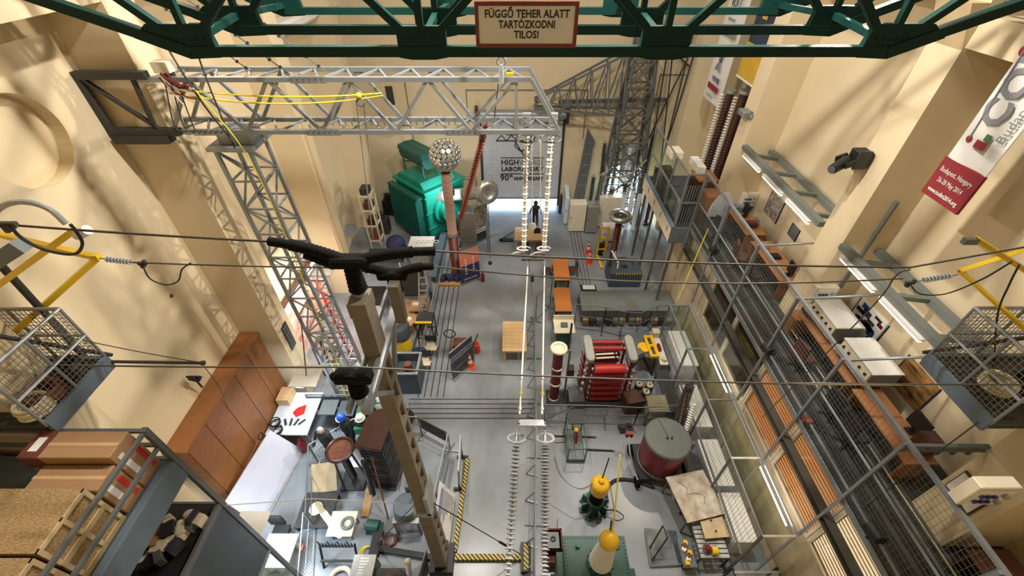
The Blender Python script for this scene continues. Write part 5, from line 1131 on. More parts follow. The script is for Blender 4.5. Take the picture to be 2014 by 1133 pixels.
# impulse generator
G = Vector((3.65,10.55,0)); t = thing('impulse_generator', 'red multi-stage impulse generator with two silver rounded heads', 'generator', G)
ob('base', MB().cbox(G+Vector((0,0,.12)), (1.9,1.5,.24)), 'steel_dark', t)
for sx in (-1,1):
    for sy in (-1,1): bar('corner_post', G+Vector((sx*.82,sy*.5,.2)), G+Vector((sx*.82,sy*.5,3.0)), .09, 'red_deep', t)
def capac(z, y, r, m, tilt=.0):
    a = G+Vector((-.62,y,z-tilt)); c = G+Vector((.62,y,z+tilt)); ob('capacitor', MB().cyl(a, c, r, n=18), m, t, smooth=True)
    for q, s in ((a,-1),(c,1)): ob('terminal', MB().sphere(q+Vector((s*.08,0,0)), .075, 10, 8), 'alu', t, smooth=True)
for k in range(6): capac(.4+.42*k, -.5, .13 if k < 5 else .18, 'red' if k < 5 else 'red_bright', .02)
for k in range(6): capac(.5+.42*k, .45, .12, 'red_deep')
capac(2.9, .2, .11, 'red'); capac(2.9, .5, .11, 'red')
for sx in (-1,1):
    z = 3.05; b = MB().prism([(G.x+sx*.85+.18*math.cos(i*PI/10), G.y+.45+.18*math.sin(i*PI/10)) for i in range(11)] + [(G.x+sx*.85+.18*math.cos(PI+i*PI/10), G.y-.45+.18*math.sin(PI+i*PI/10)) for i in range(11)], z, z+.2)
    ob('head_electrode', b, 'alu_dull', t, bevel=.03)
    for k in range(5): ob('spark_sphere', MB().sphere(G+Vector((sx*.98,-.45,.5+.45*k)), .09, 12, 8), 'alu', t, smooth=True); bar('rung', G+Vector((sx*.98,-.45,.5+.45*k)), G+Vector((sx*.98,.5,.5+.45*k)), .06, 'red_deep', t, kind='rod')
for k in range(4): ob('resistor', MB().cyl(G+Vector((-.55,-.2+.18*k,2.78)), G+Vector((.2,-.2+.18*k,2.85)), .035, n=10), 'white_warm', t); ob('resistor_cap', MB().sphere(G+Vector((.3,-.2+.18*k,2.85)), .05, 8, 6), 'alu', t)
bar('ladder_rail', G+Vector((.95,-.75,.0)), G+Vector((1.1,-.3,1.6)), .08, 'red', t)
t.scale = (.92,1,.87)
ob('grey_box', MB().cbox((2.55,10.05,.3), (.6,.7,.6)).cbox((2.5,9.75,.62), (.5,.2,.05)), 'steel', label='low grey box between the red column and the impulse generator', cat='box')
# yellow sphere-gap apparatus on a trestle
p = fl(1295, 742); p = Vector((5.35,11.9,0)); t = thing('test_trestle', 'black trestle with grey worktop carrying a yellow clamp apparatus', 'apparatus', p)
ob('top', MB().box((5.0,11.5,1.05), (6.05,12.9,1.1)), 'paint_grey', t)
for x, y in ((5.0,11.4),(6.0,11.4),(5.0,12.9),(6.0,12.9)): bar('leg', (x,y,0), (x+(.15 if x < 5.5 else -.1),y,1.05), .06, 'black', t)
bar('foot_brace', (5.0,11.4,.05), (5.5,11.9,.8), .06, 'black', t); bar('foot_brace', (6.0,11.4,.05), (5.5,11.9,.8), .06, 'black', t)
for x in (5.74,6.0): bar('yellow_beam', (x,11.35,1.25), (x-.06,12.5,1.3), .1, 'yellow_orange', t)
for y in (11.4,11.95,12.45): bar('yellow_tie', (5.68,y,1.28), (6.02,y,1.28), .1, 'yellow_orange', t)
ob('yellow_wheel', MB().cyl((5.55,11.95,1.12), (5.55,11.95,1.22), .26, n=24), 'yellow_orange', t); ob('grey_vise', MB().cbox((5.2,11.6,1.2), (.45,.3,.2), .5), 'steel', t); ob('vise_jaw', MB().cbox((5.3,11.45,1.16), (.4,.15,.12), .5), 'steel_dark', t)
t = thing('control_desk', 'cream control desk with instruments beside the yellow apparatus', 'desk', (6.15,12.0,0)); ob('body', MB().box((6.1,11.2,0), (6.41,12.9,1.0)), 'alu_dull', t); ob('top', MB().box((6.08,11.15,1.0), (6.415,12.95,1.05)), 'white_warm', t)
ob('meter_box', MB().cbox((6.24,12.75,1.2), (.3,.3,.3)), 'beige_ceramic', t); ob('red_switch', MB().cbox((6.22,12.0,1.12), (.1,.35,.14)), 'red_deep', t); ob('lamp_cap', MB().cyl((6.26,11.35,1.05), (6.26,11.35,1.2), .1), 'beige_ceramic', t)
# drums, bobbins, rod rack
t = thing('wooden_chest', 'brown wooden chest by the wire fence', 'chest', (4.75,9.75,0)); ob('body', MB().cbox((4.75,9.8,.4), (.7,.6,.8), .2), 'wood_red', t); ob('lid', MB().cbox((4.75,9.8,.82), (.74,.64,.05), .2), 'wood_red', t)
for i, (x, y) in enumerate(((5.0,10.2),(5.4,10.15),(5.2,9.85))):
    t = thing('capacitor_can', 'dark can with a cream cap in the group by the fence, %s' % ['left','right','front'][i], 'can', (x,y,0), 'capacitor cans'); ob('can', MB().cyl((x,y,0), (x,y,1.0), .16), 'insul_brown', t, smooth=True); ob('cap', MB().cyl((x,y,1.0), (x,y,1.06), .13), 'beige_ceramic', t); ob('terminal', MB().cyl((x,y,1.06), (x,y,1.15), .03), 'steel', t)
t = thing('rod_rack', 'frame rack with rows of cream ceramic rods', 'rack', (5.45,9.35,0))
for x in (5.1,5.95):
    for y in (9.0,9.75): bar('rack_post', (x,y,0), (x,y,.95), .04, 'steel', t)
for y in (9.0,9.75): bar('rack_rail', (5.1,y,.93), (5.95,y,.93), .04, 'steel', t)
for k in range(9): ob('ceramic_rod', MB().cyl((5.15,9.05+.08*k,.95), (5.9,9.05+.08*k,.95), .03, n=8), 'beige_ceramic', t)
for k in range(7): ob('ceramic_rod', MB().cyl((5.15,9.05+.1*k,.5), (5.9,9.05+.1*k,.5), .03, n=8), 'beige_ceramic', t)
t = thing('dark_bench', 'long dark topped bench by the glass passage', 'bench', (6.1,9.9,0)); ob('top', MB().box((5.85,9.0,.85), (6.38,11.0,.9)), 'steel_dark', t)
for x in (5.9,6.3):
    for y in (9.1,10.9): bar('leg', (x,y,0), (x,y,.85), .05, 'steel', t)
# big red barrel on wheels
p = Vector((5.15,7.4,0)); t = thing('red_barrel_transformer', 'large dark red barrel with grey lid on a wheeled base', 'barrel', p)
R = .72
ob('shell', MB().lathe([(R*.93,.45),(R*.97,.5),(R,.9),(R,1.75),(R*.98,1.85)], p, 40), 'red_deep', t, smooth=True); ob('lid', MB().lathe([(R*1.03,1.8),(R*1.05,1.83),(R*1.05,1.92),(R*1.0,1.96),(.001,1.98)], p, 40), 'drum_lid', t, smooth=True)
ob('bottom_ring', MB().lathe([(R*.95,.36),(R*1.02,.38),(R*1.02,.5),(R*.95,.52)], p, 40), 'drum_lid', t, smooth=True); ob('chassis', MB().cbox(p+Vector((0,0,.28)), (1.55,1.3,.16)), 'black', t)
bar('lid_seam', p+Vector((0,0,1.99)), p+Vector((-.15,.66,1.97)), .015, 'steel_dark', t)
for k in range(2): ob('lid_plug', MB().cyl(p+Vector((-.05+.15*k,-.05,1.97)), p+Vector((-.05+.15*k,-.05,2.04)), .035), 'black', t)
for sx, sy in ((-1,-.75),(-1,.55),(1,-.75),(1,.55)): w = p+Vector((sx*.84,sy*.9,.2)); ob('wheel', MB().cyl(w-Vector((.06,0,0)), w+Vector((.06,0,0)), .2, n=20), 'rubber', t, smooth=True)
ob('tow_hose', MB().tube([p+Vector((-.95,.7,.9)), p+Vector((-1.0,.2,.7)), p+Vector((-.92,-.4,.45)), p+Vector((-.85,-.7,.4))], .03, 8), 'galv', t); ob('valve', MB().cbox(p+Vector((-.95,.72,.9)), (.25,.15,.2)), 'red', t)
# bushings behind the barrel
for i, (b0, b1, r, m) in enumerate((((6.15,8.7,.4),(6.3,9.15,2.4),.17,'steel_dark'), ((5.95,7.6,.3),(6.35,8.6,2.1),.1,'insul_white'), ((6.05,8.2,.3),(6.2,9.0,2.2),.13,'insul_brown'))):
    t = thing('leaning_bushing', ['dark grey bushing','white ribbed bushing','brown bushing'][i]+' leaning behind the red barrel', 'bushing', b0); a = Vector(b0); c = Vector(b1)
    bar('core', a, c, r*1.4, m, t, kind='rod'); shed_row(t, c, a, 22, shed_mesh(r, .08, m)); ob('end_cap', MB().sphere(a, r*.9, 12, 8), 'alu_dull', t, smooth=True)
# small trolley frame by the cross fence
t = thing('service_trolley', 'dark wire frame trolley with brass fitting near the cross fence', 'trolley', (2.3,8.1,0))
for x in (2.0,2.62):
    for y in (7.55,8.75): bar('post', (x,y,0), (x,y,.95 if y < 8 else 1.3), .035, 'green_tank', t)
for z in (.12,.9):
    for x in (2.0,2.62): bar('rail', (x,7.55,z), (x,8.75,z), .03, 'green_tank', t)
    for y in (7.55,8.75): bar('rail', (2.0,y,z), (2.62,y,z), .03, 'green_tank', t)
ob('top_tray', MB().box((2.02,8.3,1.25), (2.6,8.9,1.3)), 'steel_dark', t); ob('lower_tray', MB().box((2.02,7.57,.12), (2.6,8.73,.15)), 'steel', t); ob('brass_head', MB().sphere((2.32,8.25,.98), .09, 10, 8), 'yellow', t); ob('red_handle', MB().cyl((2.32,8.2,.9), (2.32,8.0,.5), .05), 'red_deep', t)
for i, (x0, y0, x1, y1, m) in enumerate(((1.5,8.55,3.1,8.5,'insul_brown'), (2.75,8.0,3.7,7.95,'black'), (1.6,8.3,2.4,8.35,'alu'))):
    t = thing('loose_rod', ['brown ribbed rod','black bar','silver rod'][i]+' lying on the floor by the service trolley', 'rod', (x0,y0,0)); bar('shaft', (x0,y0,.04), (x1,y1,.04), .06, m, t, kind='rod'); bar('ferrule', (x1,y1,.04), (x1+.08,y1,.04), .075, 'steel', t, kind='rod')
ob('scrap_part', MB().cbox((4.35,8.85,.08), (.5,.3,.16), .2).cyl((4.2,8.8,.16), (4.2,8.8,.3), .1).cyl((4.5,8.9,.16), (4.5,8.9,.26), .08), 'steel_dark', label='small dark machine part on the floor beyond the cross fence', cat='machine part')
# yellow-topped cable termination
p = fl(1163, 1000); p = Vector((2.72,5.95,0)); t = thing('cable_termination', 'black bushing with an orange-yellow rounded cap on a green star base', 'bushing', p)
ob('base_drum', MB().cyl(p+Vector((0,0,.15)), p+Vector((0,0,.75)), .3, n=24), 'green_tank', t, smooth=True); ob('base_rim', MB().torus(p+Vector((0,0,.75)), .3, .05, 24, 8), 'green_tank', t, smooth=True)
for k in range(8): a = 2*PI*k/8+.2; ob('base_fin', MB().cbox(p+Vector((.42*math.cos(a),.42*math.sin(a),.3)), (.25,.07,.6), a), 'green_tank', t); ob('base_lug', MB().cbox(p+Vector((.52*math.cos(a),.52*math.sin(a),.06)), (.18,.2,.1), a), 'green_dk', t)
ob('porcelain', MB().lathe([(.25,.75),(.2,.8),(.2,1.5),(.22,1.6)], p, 22), 'rubber', t, smooth=True)
ob('yellow_cap', MB().lathe([(.2,1.55),(.33,1.58),(.36,1.66),(.36,2.05),(.32,2.18),(.22,2.25),(.12,2.27),(.12,2.4),(.07,2.45),(.001,2.46)], p, 28), 'yellow_orange', t, smooth=True)
bar('top_rod', p+Vector((0,0,2.4)), p+Vector((.28,.55,3.0)), .05, 'black', t, kind='rod')
t.scale = (.8,.8,.85)
ob('lead_cable', MB().tube([p+Vector((-.25,.0,2.2)), p+Vector((-.7,-.1,1.9)), p+Vector((-1.1,.1,1.8)), p+Vector((-1.5,.4,2.0)), p+Vector((-1.75,.8,2.6))], .025, 8), 'galv', t)
b = MB(); b.tube([p+Vector((.3,.1,2.0)), p+Vector((.35,-.05,1.2)), p+Vector((.45,-.3,.1)), p+Vector((.9,-.5,.02)), p+Vector((1.2,-.35,.02)), p+Vector((.9,-.1,.02)), p+Vector((.5,-.1,.02))], .015, 6)
ob('loose_lead', b, 'cable_black', t); ob('earth_stick', MB().cyl(p+Vector((.4,.2,1.9)), p+Vector((.85,-.1,.05)), .02), 'beige_seat', t)
ob('black_cable', MB().tube([(3.2,6.1,.06), (3.25,6.5,.06), (3.6,6.85,.06), (4.2,6.85,.06), (4.9,6.6,.06)], .055, 8), 'cable_black', label='thick black cable bent across the floor by the red barrel', cat='cable', smooth=True)
# green tank with white bushing
T = Vector((2.35,3.75,0)); t = thing('oil_tank_transformer', 'green steel tank transformer with a white ribbed bushing and yellow ball', 'transformer', T)
ob('tank', MB().box((1.5,2.9,.1), (3.15,4.5,1.45)), 'green_tank', t); ob('lid', MB().box((1.44,2.84,1.45), (3.22,4.58,1.52)), 'green_tank', t, bevel=.01)
for k in range(18): y = 2.92+.093*k; ob('lid_bolt', MB().cyl((1.5,y,1.52), (1.5,y,1.55), .02, n=6), 'green_dk', t); ob('lid_bolt', MB().cyl((3.16,y,1.52), (3.16,y,1.55), .02, n=6), 'green_dk', t)
for k in range(16): x = 1.6+.1*k; ob('lid_bolt', MB().cyl((x,4.52,1.52), (x,4.52,1.55), .02, n=6), 'green_dk', t)
ob('lid_plug', MB().cyl((1.85,4.3,1.52), (1.85,4.3,1.64), .06), 'green_dk', t); ob('lid_port', MB().torus((2.95,4.3,1.54), .07, .025, 16, 6), 'green_dk', t); ob('side_box', MB().box((1.25,3.2,.6), (1.5,4.2,1.4)), 'green_tank', t); ob('side_lug', MB().cbox((3.3,3.7,1.3), (.15,.2,.15)), 'green_dk', t)
bz = Vector((2.42,3.9,1.52)); ob('bushing_flange', MB().cyl(bz, bz+Vector((0,0,.1)), .38, n=28), 'green_dk', t)
for k in range(14): a = 2*PI*k/14; ob('flange_bolt', MB().cyl(bz+Vector((.34*math.cos(a),.34*math.sin(a),.1)), bz+Vector((.34*math.cos(a),.34*math.sin(a),.15)), .03, n=6), 'green_tank', t)
prof = [(.29,.1)]
for k in range(10): z = .12+.135*k; r = .27-.012*k; prof += [(r-.03,z),(r+.05,z+.05),(r+.04,z+.07),(r-.03,z+.1)]
prof += [(.15,1.5)]; ob('porcelain', MB().lathe(prof, bz, 32), 'insul_white', t, smooth=True)
ob('ball', MB().sphere(bz+Vector((0,0,1.68)), .245, 32, 20, (1,1,1.12)), 'yellow_orange', t, smooth=True); bar('yellow_rod', bz+Vector((.08,.12,1.9)), bz+Vector((.25,1.35,3.4)), .04, 'yellow_rope', t, kind='rod'); bar('black_stub', bz+Vector((.02,.15,1.95)), bz+Vector((.02,.25,2.25)), .05, 'black', t, kind='rod')
# rusty box with eyelet
t = thing('rusty_box', 'open rusty steel box with an eyelet beside the green tank', 'box', (1.35,4.75,0))
for lo, hi in (((1.0,4.2,0),(1.55,4.24,.5)), ((1.0,5.1,0),(1.55,5.14,.5)), ((1.0,4.2,0),(1.04,5.14,.5)), ((1.51,4.2,0),(1.55,5.14,.5)), ((1.0,4.2,0),(1.55,5.14,.04))): ob('box_wall', MB().box(lo, hi), 'rust', t)
ob('inner_block', MB().box((1.08,4.6,.04), (1.45,5.05,.45)), 'steel', t); ob('eyelet', MB().torus((1.27,4.85,.47), .06, .025, 16, 6), 'steel_dark', t); bar('wire_stub', (1.4,5.05,.4), (1.42,5.3,.8), .015, 'steel_dark', t)
# acrylic sheet with tube frame
t = thing('acrylic_stand', 'clear acrylic sheet with a bent black tube handle on the floor', 'stand', (4.5,4.6,0)); q = [fl(1268,1042)+Vector((0,0,.1)), fl(1328,1048)+Vector((0,0,.1)), fl(1342,1112)+Vector((0,0,.1)), fl(1278,1115)+Vector((0,0,.1))]
ob('sheet', MB().plate(q, .03), 'acrylic', t)
for i in range(4): bar('sheet_edge', q[i], q[(i+1)%4], .04, 'paint_grey' if i > 1 else 'acrylic', t)
h0, h1 = fl(1278,1078)+Vector((0,0,.12)), fl(1284,1100)+Vector((0,0,.12)); u0, u1 = at(1304,1034,Y=h0.y+.25), at(1313,1058,Y=h1.y+.25)
for a, c in ((h0,u0),(h1,u1),(u0,u1)): bar('handle_tube', a, c, .045, 'steel_dark', t, kind='rod')
for h in (h0,h1): bar('handle_foot', h, h-Vector((0,0,.1)), .09, 'steel_dark', t, kind='rod')
# stained boards on a trestle
q = [at(1309,939,Z=1.0), at(1382,924,Z=1.0), at(1428,1010,Z=1.0), at(1352,1029,Z=1.0)]; t = thing('stained_board', 'large stained white board lying tilted on a trestle', 'board', (q[0]+q[2])/2-Vector((0,0,1.0))); ob('board', MB().plate(q, .03), 'stained', t)
q2 = [at(1377,1026,Z=.9), at(1420,1016,Z=.9), at(1436,1056,Z=.9), at(1387,1060,Z=.9)]; t2 = thing('stained_board', 'smaller cream board below the large stained one', 'board', (q2[0]+q2[2])/2-Vector((0,0,.9))); ob('board', MB().plate(q2, .03), 'osb_frame', t2)
for P, tt in ((q,t),(q2,t2)):
    for k in P: kk = k.lerp((P[0]+P[2])/2, .12); bar('trestle_leg', kk, (kk.x,kk.y,0), .05, 'steel', tt)
ob('stain_line', MB().tube([q[0].lerp(q[2],.2+.1*k)+Vector((.12*math.sin(k*2.1),.1*math.cos(k*1.7),.02)) for k in range(6)], .006, 5), 'ink', t)
# tool bench at the near corner of the passage
t = thing('tool_bench', 'low slatted tool bench at the near corner of the glass passage', 'bench', (5.9,4.6,0))
for k in range(12): ob('slat', MB().box((5.55,4.25+.13*k,.72), (6.4,4.35+.13*k,.75)), 'alu_dull', t)
for x in (5.55,6.38):
    for y in (4.25,5.75): bar('leg', (x,y,0), (x,y,.72), .05, 'steel_dark', t)
for y in (4.25,5.75): bar('rail', (5.55,y,.7), (6.4,y,.7), .05, 'steel_dark', t)
for x in (5.55,6.38): bar('rail', (x,4.25,.7), (x,5.75,.7), .05, 'steel_dark', t)
for i, (x, y, m, lab) in enumerate(((5.75,4.45,'red_deep','red cable reel on the tool bench'), (5.95,4.4,'yellow','yellow cable reel on the tool bench'), (6.1,5.2,'black','black clamp on the tool bench'), (6.15,4.9,'black','second black clamp on the tool bench'))):
    t = thing('bench_tool', lab, 'tool', (x,y,.75)); ob('body', MB().cyl((x-.08,y,.87), (x+.08,y,.87), .11 if i < 2 else .04), m, t); ob('axle', MB().cyl((x-.12,y,.87), (x+.12,y,.87), .03), 'steel', t)
    if i > 1: bar('screw', (x,y,.75), (x,y,1.0), .03, 'black', t)
t = thing('storage_bin', 'grey plastic tray of yellow odds and ends under the small board', 'tray', (5.35,4.5,0)); ob('tray', MB().box((5.1,4.1,.3), (5.5,4.9,.42)), 'paint_grey', t); ob('stand', MB().box((5.15,4.15,0), (5.45,4.85,.3)), 'steel_dark', t)
for k in range(7): ob('scrap_item', MB().cbox((5.2+.05*(k%4),4.2+.09*k,.47), (.12,.12,.1), k), ['yellow_orange','white_warm','rust'][k%3], t)
t = thing('floor_grate', 'slatted metal rack in the near right corner below the gallery', 'rack', (6.9,2.9,0))
for k in range(16): ob('slat', MB().box((6.3,2.0+.12*k,.9), (7.6,2.07+.12*k,.93)), 'alu_dull', t)
for x in (6.3,7.58): bar('rail', (x,2.0,.9), (x,3.95,.9), .05, 'steel_dark', t)
for x in (6.3,7.58):
    for y in (2.0,3.95): bar('leg', (x,y,0), (x,y,.9), .05, 'steel_dark', t)
ob('low_bench', MB().box((5.98,6.1,.5), (6.38,8.0,.55)).box((6.1,6.1,0), (6.35,8.0,.5)), 'steel_dark', label='dark low bench behind the barrel and stained board', cat='bench')
# ------------------------------------------------------------------ left field: studded sphere column, transformer
p = Vector((-3.02,18.2,0)); t = thing('studded_sphere_divider', 'tall ribbed column topped by a big studded metal sphere', 'divider', p)
prof = [(.3,0),(.3,.2)]
for z0, z1, r, n in ((.25,2.6,.24,24), (2.75,6.1,.2,36)):
    for k in range(n): z = z0+(z1-z0)*k/n; prof += [(r-.03,z),(r+.02,z+.03),(r-.03,z+.075)]
ob('lower_section', MB().lathe([q for q in prof if q[1] < 2.68]+[(.2,2.62)], p, 22), 'insul_red', t, smooth=True); ob('upper_section', MB().lathe([(.2,2.75)]+[q for q in prof if q[1] > 2.72], p, 22), 'insul_brown', t, smooth=True)
rm = MB().torus((0,0,0),   .205, .034, 22, 8).mesh('rib', smooth=True); rm.materials.append(MATS['insul_pink'])
for k in range(36): link('rib', rm, None, t, p+Vector((0,0,2.8+.0915*k)))
ob('joint_flange', MB().cyl(p+Vector((0,0,2.6)), p+Vector((0,0,2.78)), .27), 'galv', t, smooth=True)
c = p+Vector((.05,0,6.87)); R = .70; ob('inner_sphere', MB().sphere(c, R*.93, 28, 18), 'steel_dark', t, smooth=True)
stud = MB().lathe([(.118,-.03),(.118,.01),(.10,.035),(.001,.045)], n=12).mesh('stud', smooth=True); stud.materials.append(MATS['alu'])
for j in range(1, 10):
    th = PI*j/10; nn = max(1, int(2*PI*math.sin(th)*R/.24))
    for i in range(nn):
        a = 2*PI*(i+.5*(j%2))/nn; d = Vector((math.sin(th)*math.cos(a), math.sin(th)*math.sin(a), math.cos(th))); o = link('stud', stud, None, t, c+d*R*.96); o.rotation_mode = 'QUATERNION'; o.rotation_quaternion = d.to_track_quat('Z','Y')
o = link('stud', stud, None, t, c+Vector((0,0,R*.96)))
# green transformer turned with a corner to the aisle
p = Vector((-5.0,23.0,0)); t = thing('green_transformer', 'big green power transformer with conservator and side bushing turret', 'transformer', p); RZ = -.78; t.rotation_euler.z = RZ
def g(x, y, z): return p+Vector((x,y,z))
ob('tank', MB().box(g(-1.4,-1.2,.4), g(1.5,1.55,3.3)), 'green_tr', t, bevel=.03); ob('tank_lid', MB().box(g(-1.5,-1.3,3.3), g(1.6,1.62,3.42)), 'green_tr', t); ob('lid_dome', MB().prism([(p.x-1.3,3.42),(p.x+1.3,3.42),(p.x+1.0,3.75),(p.x-1.0,3.75)], p.y-1.1, p.y+1.1, 'y'), 'green_tr', t)
for z in (1.0,2.0,3.0): ob('tank_rib', MB().box(g(1.5,-1.3,z), g(1.56,1.5,z+.08)), 'green_tr', t)
for k in range(12): x = -1.4+.235*k; ob('radiator_fin', MB().box(g(x,-1.75,.6), g(x+.09,-1.32,3.0)), 'green_dk', t, bevel=.01)
ob('radiator_header', MB().box(g(-1.5,-1.7,3.0), g(1.4,-1.35,3.15)), 'green_dk', t); ob('radiator_header', MB().box(g(-1.5,-1.7,.45), g(1.4,-1.35,.6)), 'green_dk', t)
ob('conservator', MB().cyl(g(-1.3,-.2,4.75), g(.9,-.2,4.75), .5, n=10), 'green_dk', t, smooth=True); ob('conservator_top', MB().box(g(-1.35,-.75,4.85), g(.95,.35,5.2)), 'green_dk', t, bevel=.08)
for x in (-1.1,.7):
    for y in (-.6,.3): bar('conservator_leg', g(x,y,3.4), g(x,y,4.5), .08, 'green_dk', t)
ob('turret_flange', MB().cyl(g(1.5,0,2.0), g(1.75,0,2.0), .85, n=28), 'green_tr', t, smooth=True); ob('turret', MB().cyl(g(1.75,0,2.0), g(2.2,0,2.0), .62, n=28), 'green_tr', t, smooth=True)
ob('skid', MB().box(g(-1.6,-1.0,0), g(1.6,-.6,.4)).box(g(-1.6,.6,0), g(1.6,1.0,.4)), 'steel_dark', t)
# its aluminium bushing, horizontal, with a cup ring
a, c = at(868, 386, Y=22.0), at(955, 378, Y=20.3); d = (c-a).normalized()
tb = thing('side_bushing', 'silver horizontal bushing tube ending in a polished ring electrode', 'bushing', c); ob('tube', MB().cyl(a, c, .36, .32, 24), 'alu_dull', tb, smooth=True); ob('tube_collar', MB().cyl(a, a+d*.5, .5, .42, 24), 'alu_dull', tb, smooth=True)
dv = Vector((.45,-.85,.15)).normalized(); ob('ring_electrode', MB().torus(c+d*.1, .42, .24, 36, 14, dv), 'alu', tb, smooth=True); ob('cup', MB().cyl(c+d*.1-dv*.1, c+d*.1+dv*.06, .4, n=28), 'alu', tb)
bar('stand_leg', c, (c.x,c.y,0), .12, 'galv', tb)
# tall metal channel and canisters beside it
t = thing('ribbed_panel_stand', 'grey tall cabinet frame beside the ring electrode', 'frame', (-2.4,20.0,0)); ob('panel', MB().box((-2.9,19.9,0), (-2.0,20.1,2.8)), 'alu_dull', t); ob('shelf', MB().box((-2.95,19.6,1.2), (-1.95,20.1,1.25)), 'steel', t)
def rollup(label, a, c, h, bands, writing=()):
    a = Vector(a); c = Vector(c); t = thing('rollup_banner', label, 'banner', (a+c)/2); ux = (c-a).normalized(); nz = Vector((0,0,1)); off = ux.cross(nz)
    for z0, z1, m in bands: ob('print', MB().plate([a+nz*h*z0, c+nz*h*z0, c+nz*h*z1, a+nz*h*z1], .02), m, t)
    ob('foot', MB().plate([a-off*.15+nz*.03, c-off*.15+nz*.03, c+off*.15+nz*.03, a+off*.15+nz*.03], .06), 'alu', t); bar('top_clamp', a+nz*h, c+nz*h, .04, 'alu', t); bar('back_pole', (a+c)/2-off*.06, (a+c)/2-off*.06+nz*h, .03, 'alu', t)
    w = (c-a).length
    for s, z, sz, m, wd in writing: text('lettering', s, sz, m, t, (a+c)/2+nz*h*z+off*.016, ux, nz, width=w*wd)
    return t, ux, off, w
a, c = fl(908,560), fl(944,546); t, ux, off, w = rollup('orange to navy roll-up banner beside the floor channels', a, c, 2.1, ((.03,.55,'banner_indigo'),(.55,.78,'banner_orange'),(.78,1,'banner_orange')), (('ONLINE', .12, .14, 'paper', .7),))
for k in range(6): z = .3+.085*k; [ob('icon', MB().cyl(a+ux*w*f+Vector((0,0,2.1*z))+off*.012, a+ux*w*f+Vector((0,0,2.1*z))+off*.02, .05, n=10), 'paper', t) for f in (.3,.7)]
ob('fire_extinguisher', MB().lathe([(.09,0),(.1,.03),(.1,.45),(.05,.55),(.03,.62)], fl(944,553)+Vector((.16,0,0)), 16), 'red', label='small red extinguisher beside the roll-up banner', cat='extinguisher', smooth=True)
a, c = at(935,478,Z=0), at(960,466,Z=0); t, ux, off, w = rollup('dark grey poster board with a machine photo left of the aisle', a, c, 2.4, ((.02,.25,'poster_dark'),(.25,.36,'paper'),(.36,1,'poster_photo')), (('TRANSFORMER', .3, .14, 'ink', .8),))
a, c = fl(905,488), fl(935,474); rollup('plain grey display board behind the roll-up banner', a, c, 2.0, ((.03,1,'paint_bluedark'),))
a, c = fl(891,748), fl(932,712); t, ux, off, w = rollup('dark blue poster stand with pale lettering standing near the pale table', a, c, 1.75, ((.03,.62,'poster_dark'),(.62,.8,'ink_soft'),(.8,1,'banner_indigo')), (('HIGH VOLTAGE', .71, .16, 'ink', .9),('SUPERVISION', .33, .15, 'ink_soft', .9)))
t = thing('hand_pump_cart', 'rusty brown hand cart with hose behind the poster stand', 'cart', (-2.2,12.3,0)); ob('tray', MB().box((-2.65,12.3,.3), (-1.7,13.0,.36)), 'wood_red', t); ob('crate', MB().box((-2.6,12.4,.36), (-1.9,12.9,.75)), 'rust', t); ob('hose', MB().torus((-2.75,12.9,1.0), .25, .025, 18, 6, (0,1,0)), 'cable_black', t)
for x in (-2.6,-1.75): ob('wheel', MB().cyl((x-.04,12.3,.16), (x+.04,12.3,.16), .16), 'black', t)
ob('handle_grip', MB().bar((-1.75,12.7,.36), (-1.5,12.9,1.0), .05), 'steel', t)
ob('drum_valve', MB().cyl((-1.55,12.7,0), (-1.55,12.7,.5), .12).cyl((-1.55,12.7,.5), (-1.55,12.7,.75), .04), 'orange_cone', label='small orange barrel behind the traffic cone', cat='barrel')
# folding chairs and the yellow cylinder
p = Vector((-4.72,12.35,0)); t = thing('yellow_cylinder', 'large yellow cylinder with a grey top cap', 'cylinder', p); ob('shell', MB().cyl(p, p+Vector((0,0,1.55)), .42, n=30), 'yellow', t, smooth=True); ob('cap', MB().lathe([(.44,1.5),(.45,1.52),(.45,2.05),(.41,2.12),(.001,2.14)], p, 30), 'paint_bluedark', t, smooth=True); ob('top_hook', MB().sphere(p+Vector((0,0,2.16)), .05, 8, 6), 'alu', t)
bar('cap_groove', p+Vector((0,-.1,2.145)), p+Vector((0,-.4,2.1)), .02, 'steel_dark', t)
ob('side_label', MB().box((p.x-.05,p.y-.46,.5), (p.x+.2,p.y-.41,.9)), 'green_bin', t)
t = thing('grey_tank', 'dark grey open steel tank with an inner fitting in front of the yellow cylinder', 'tank', (-4.25,11.0,0))
for lo, hi in (((-4.75,10.45,0),(-3.75,10.5,1.35)), ((-4.75,11.45,0),(-3.75,11.5,1.35)), ((-4.75,10.5,0),(-4.7,11.45,1.35)), ((-3.8,10.5,0),(-3.75,11.45,1.35)), ((-4.7,10.5,0),(-3.8,11.45,.9))): ob('tank_wall', MB().box(lo, hi), 'paint_bluedark', t)
for lo, hi in (((-4.8,10.4,1.33),(-3.7,10.5,1.38)), ((-4.8,11.45,1.33),(-3.7,11.55,1.38)), ((-4.8,10.5,1.33),(-4.7,11.45,1.38)), ((-3.8,10.5,1.33),(-3.7,11.45,1.38))): ob('tank_rim', MB().box(lo, hi), 'galv', t)
ob('inner_fitting', MB().cyl((-4.2,11.0,.9), (-4.2,11.0,1.3), .15).cyl((-4.45,10.8,.9), (-4.45,10.8,1.15), .1), 'rust', t)
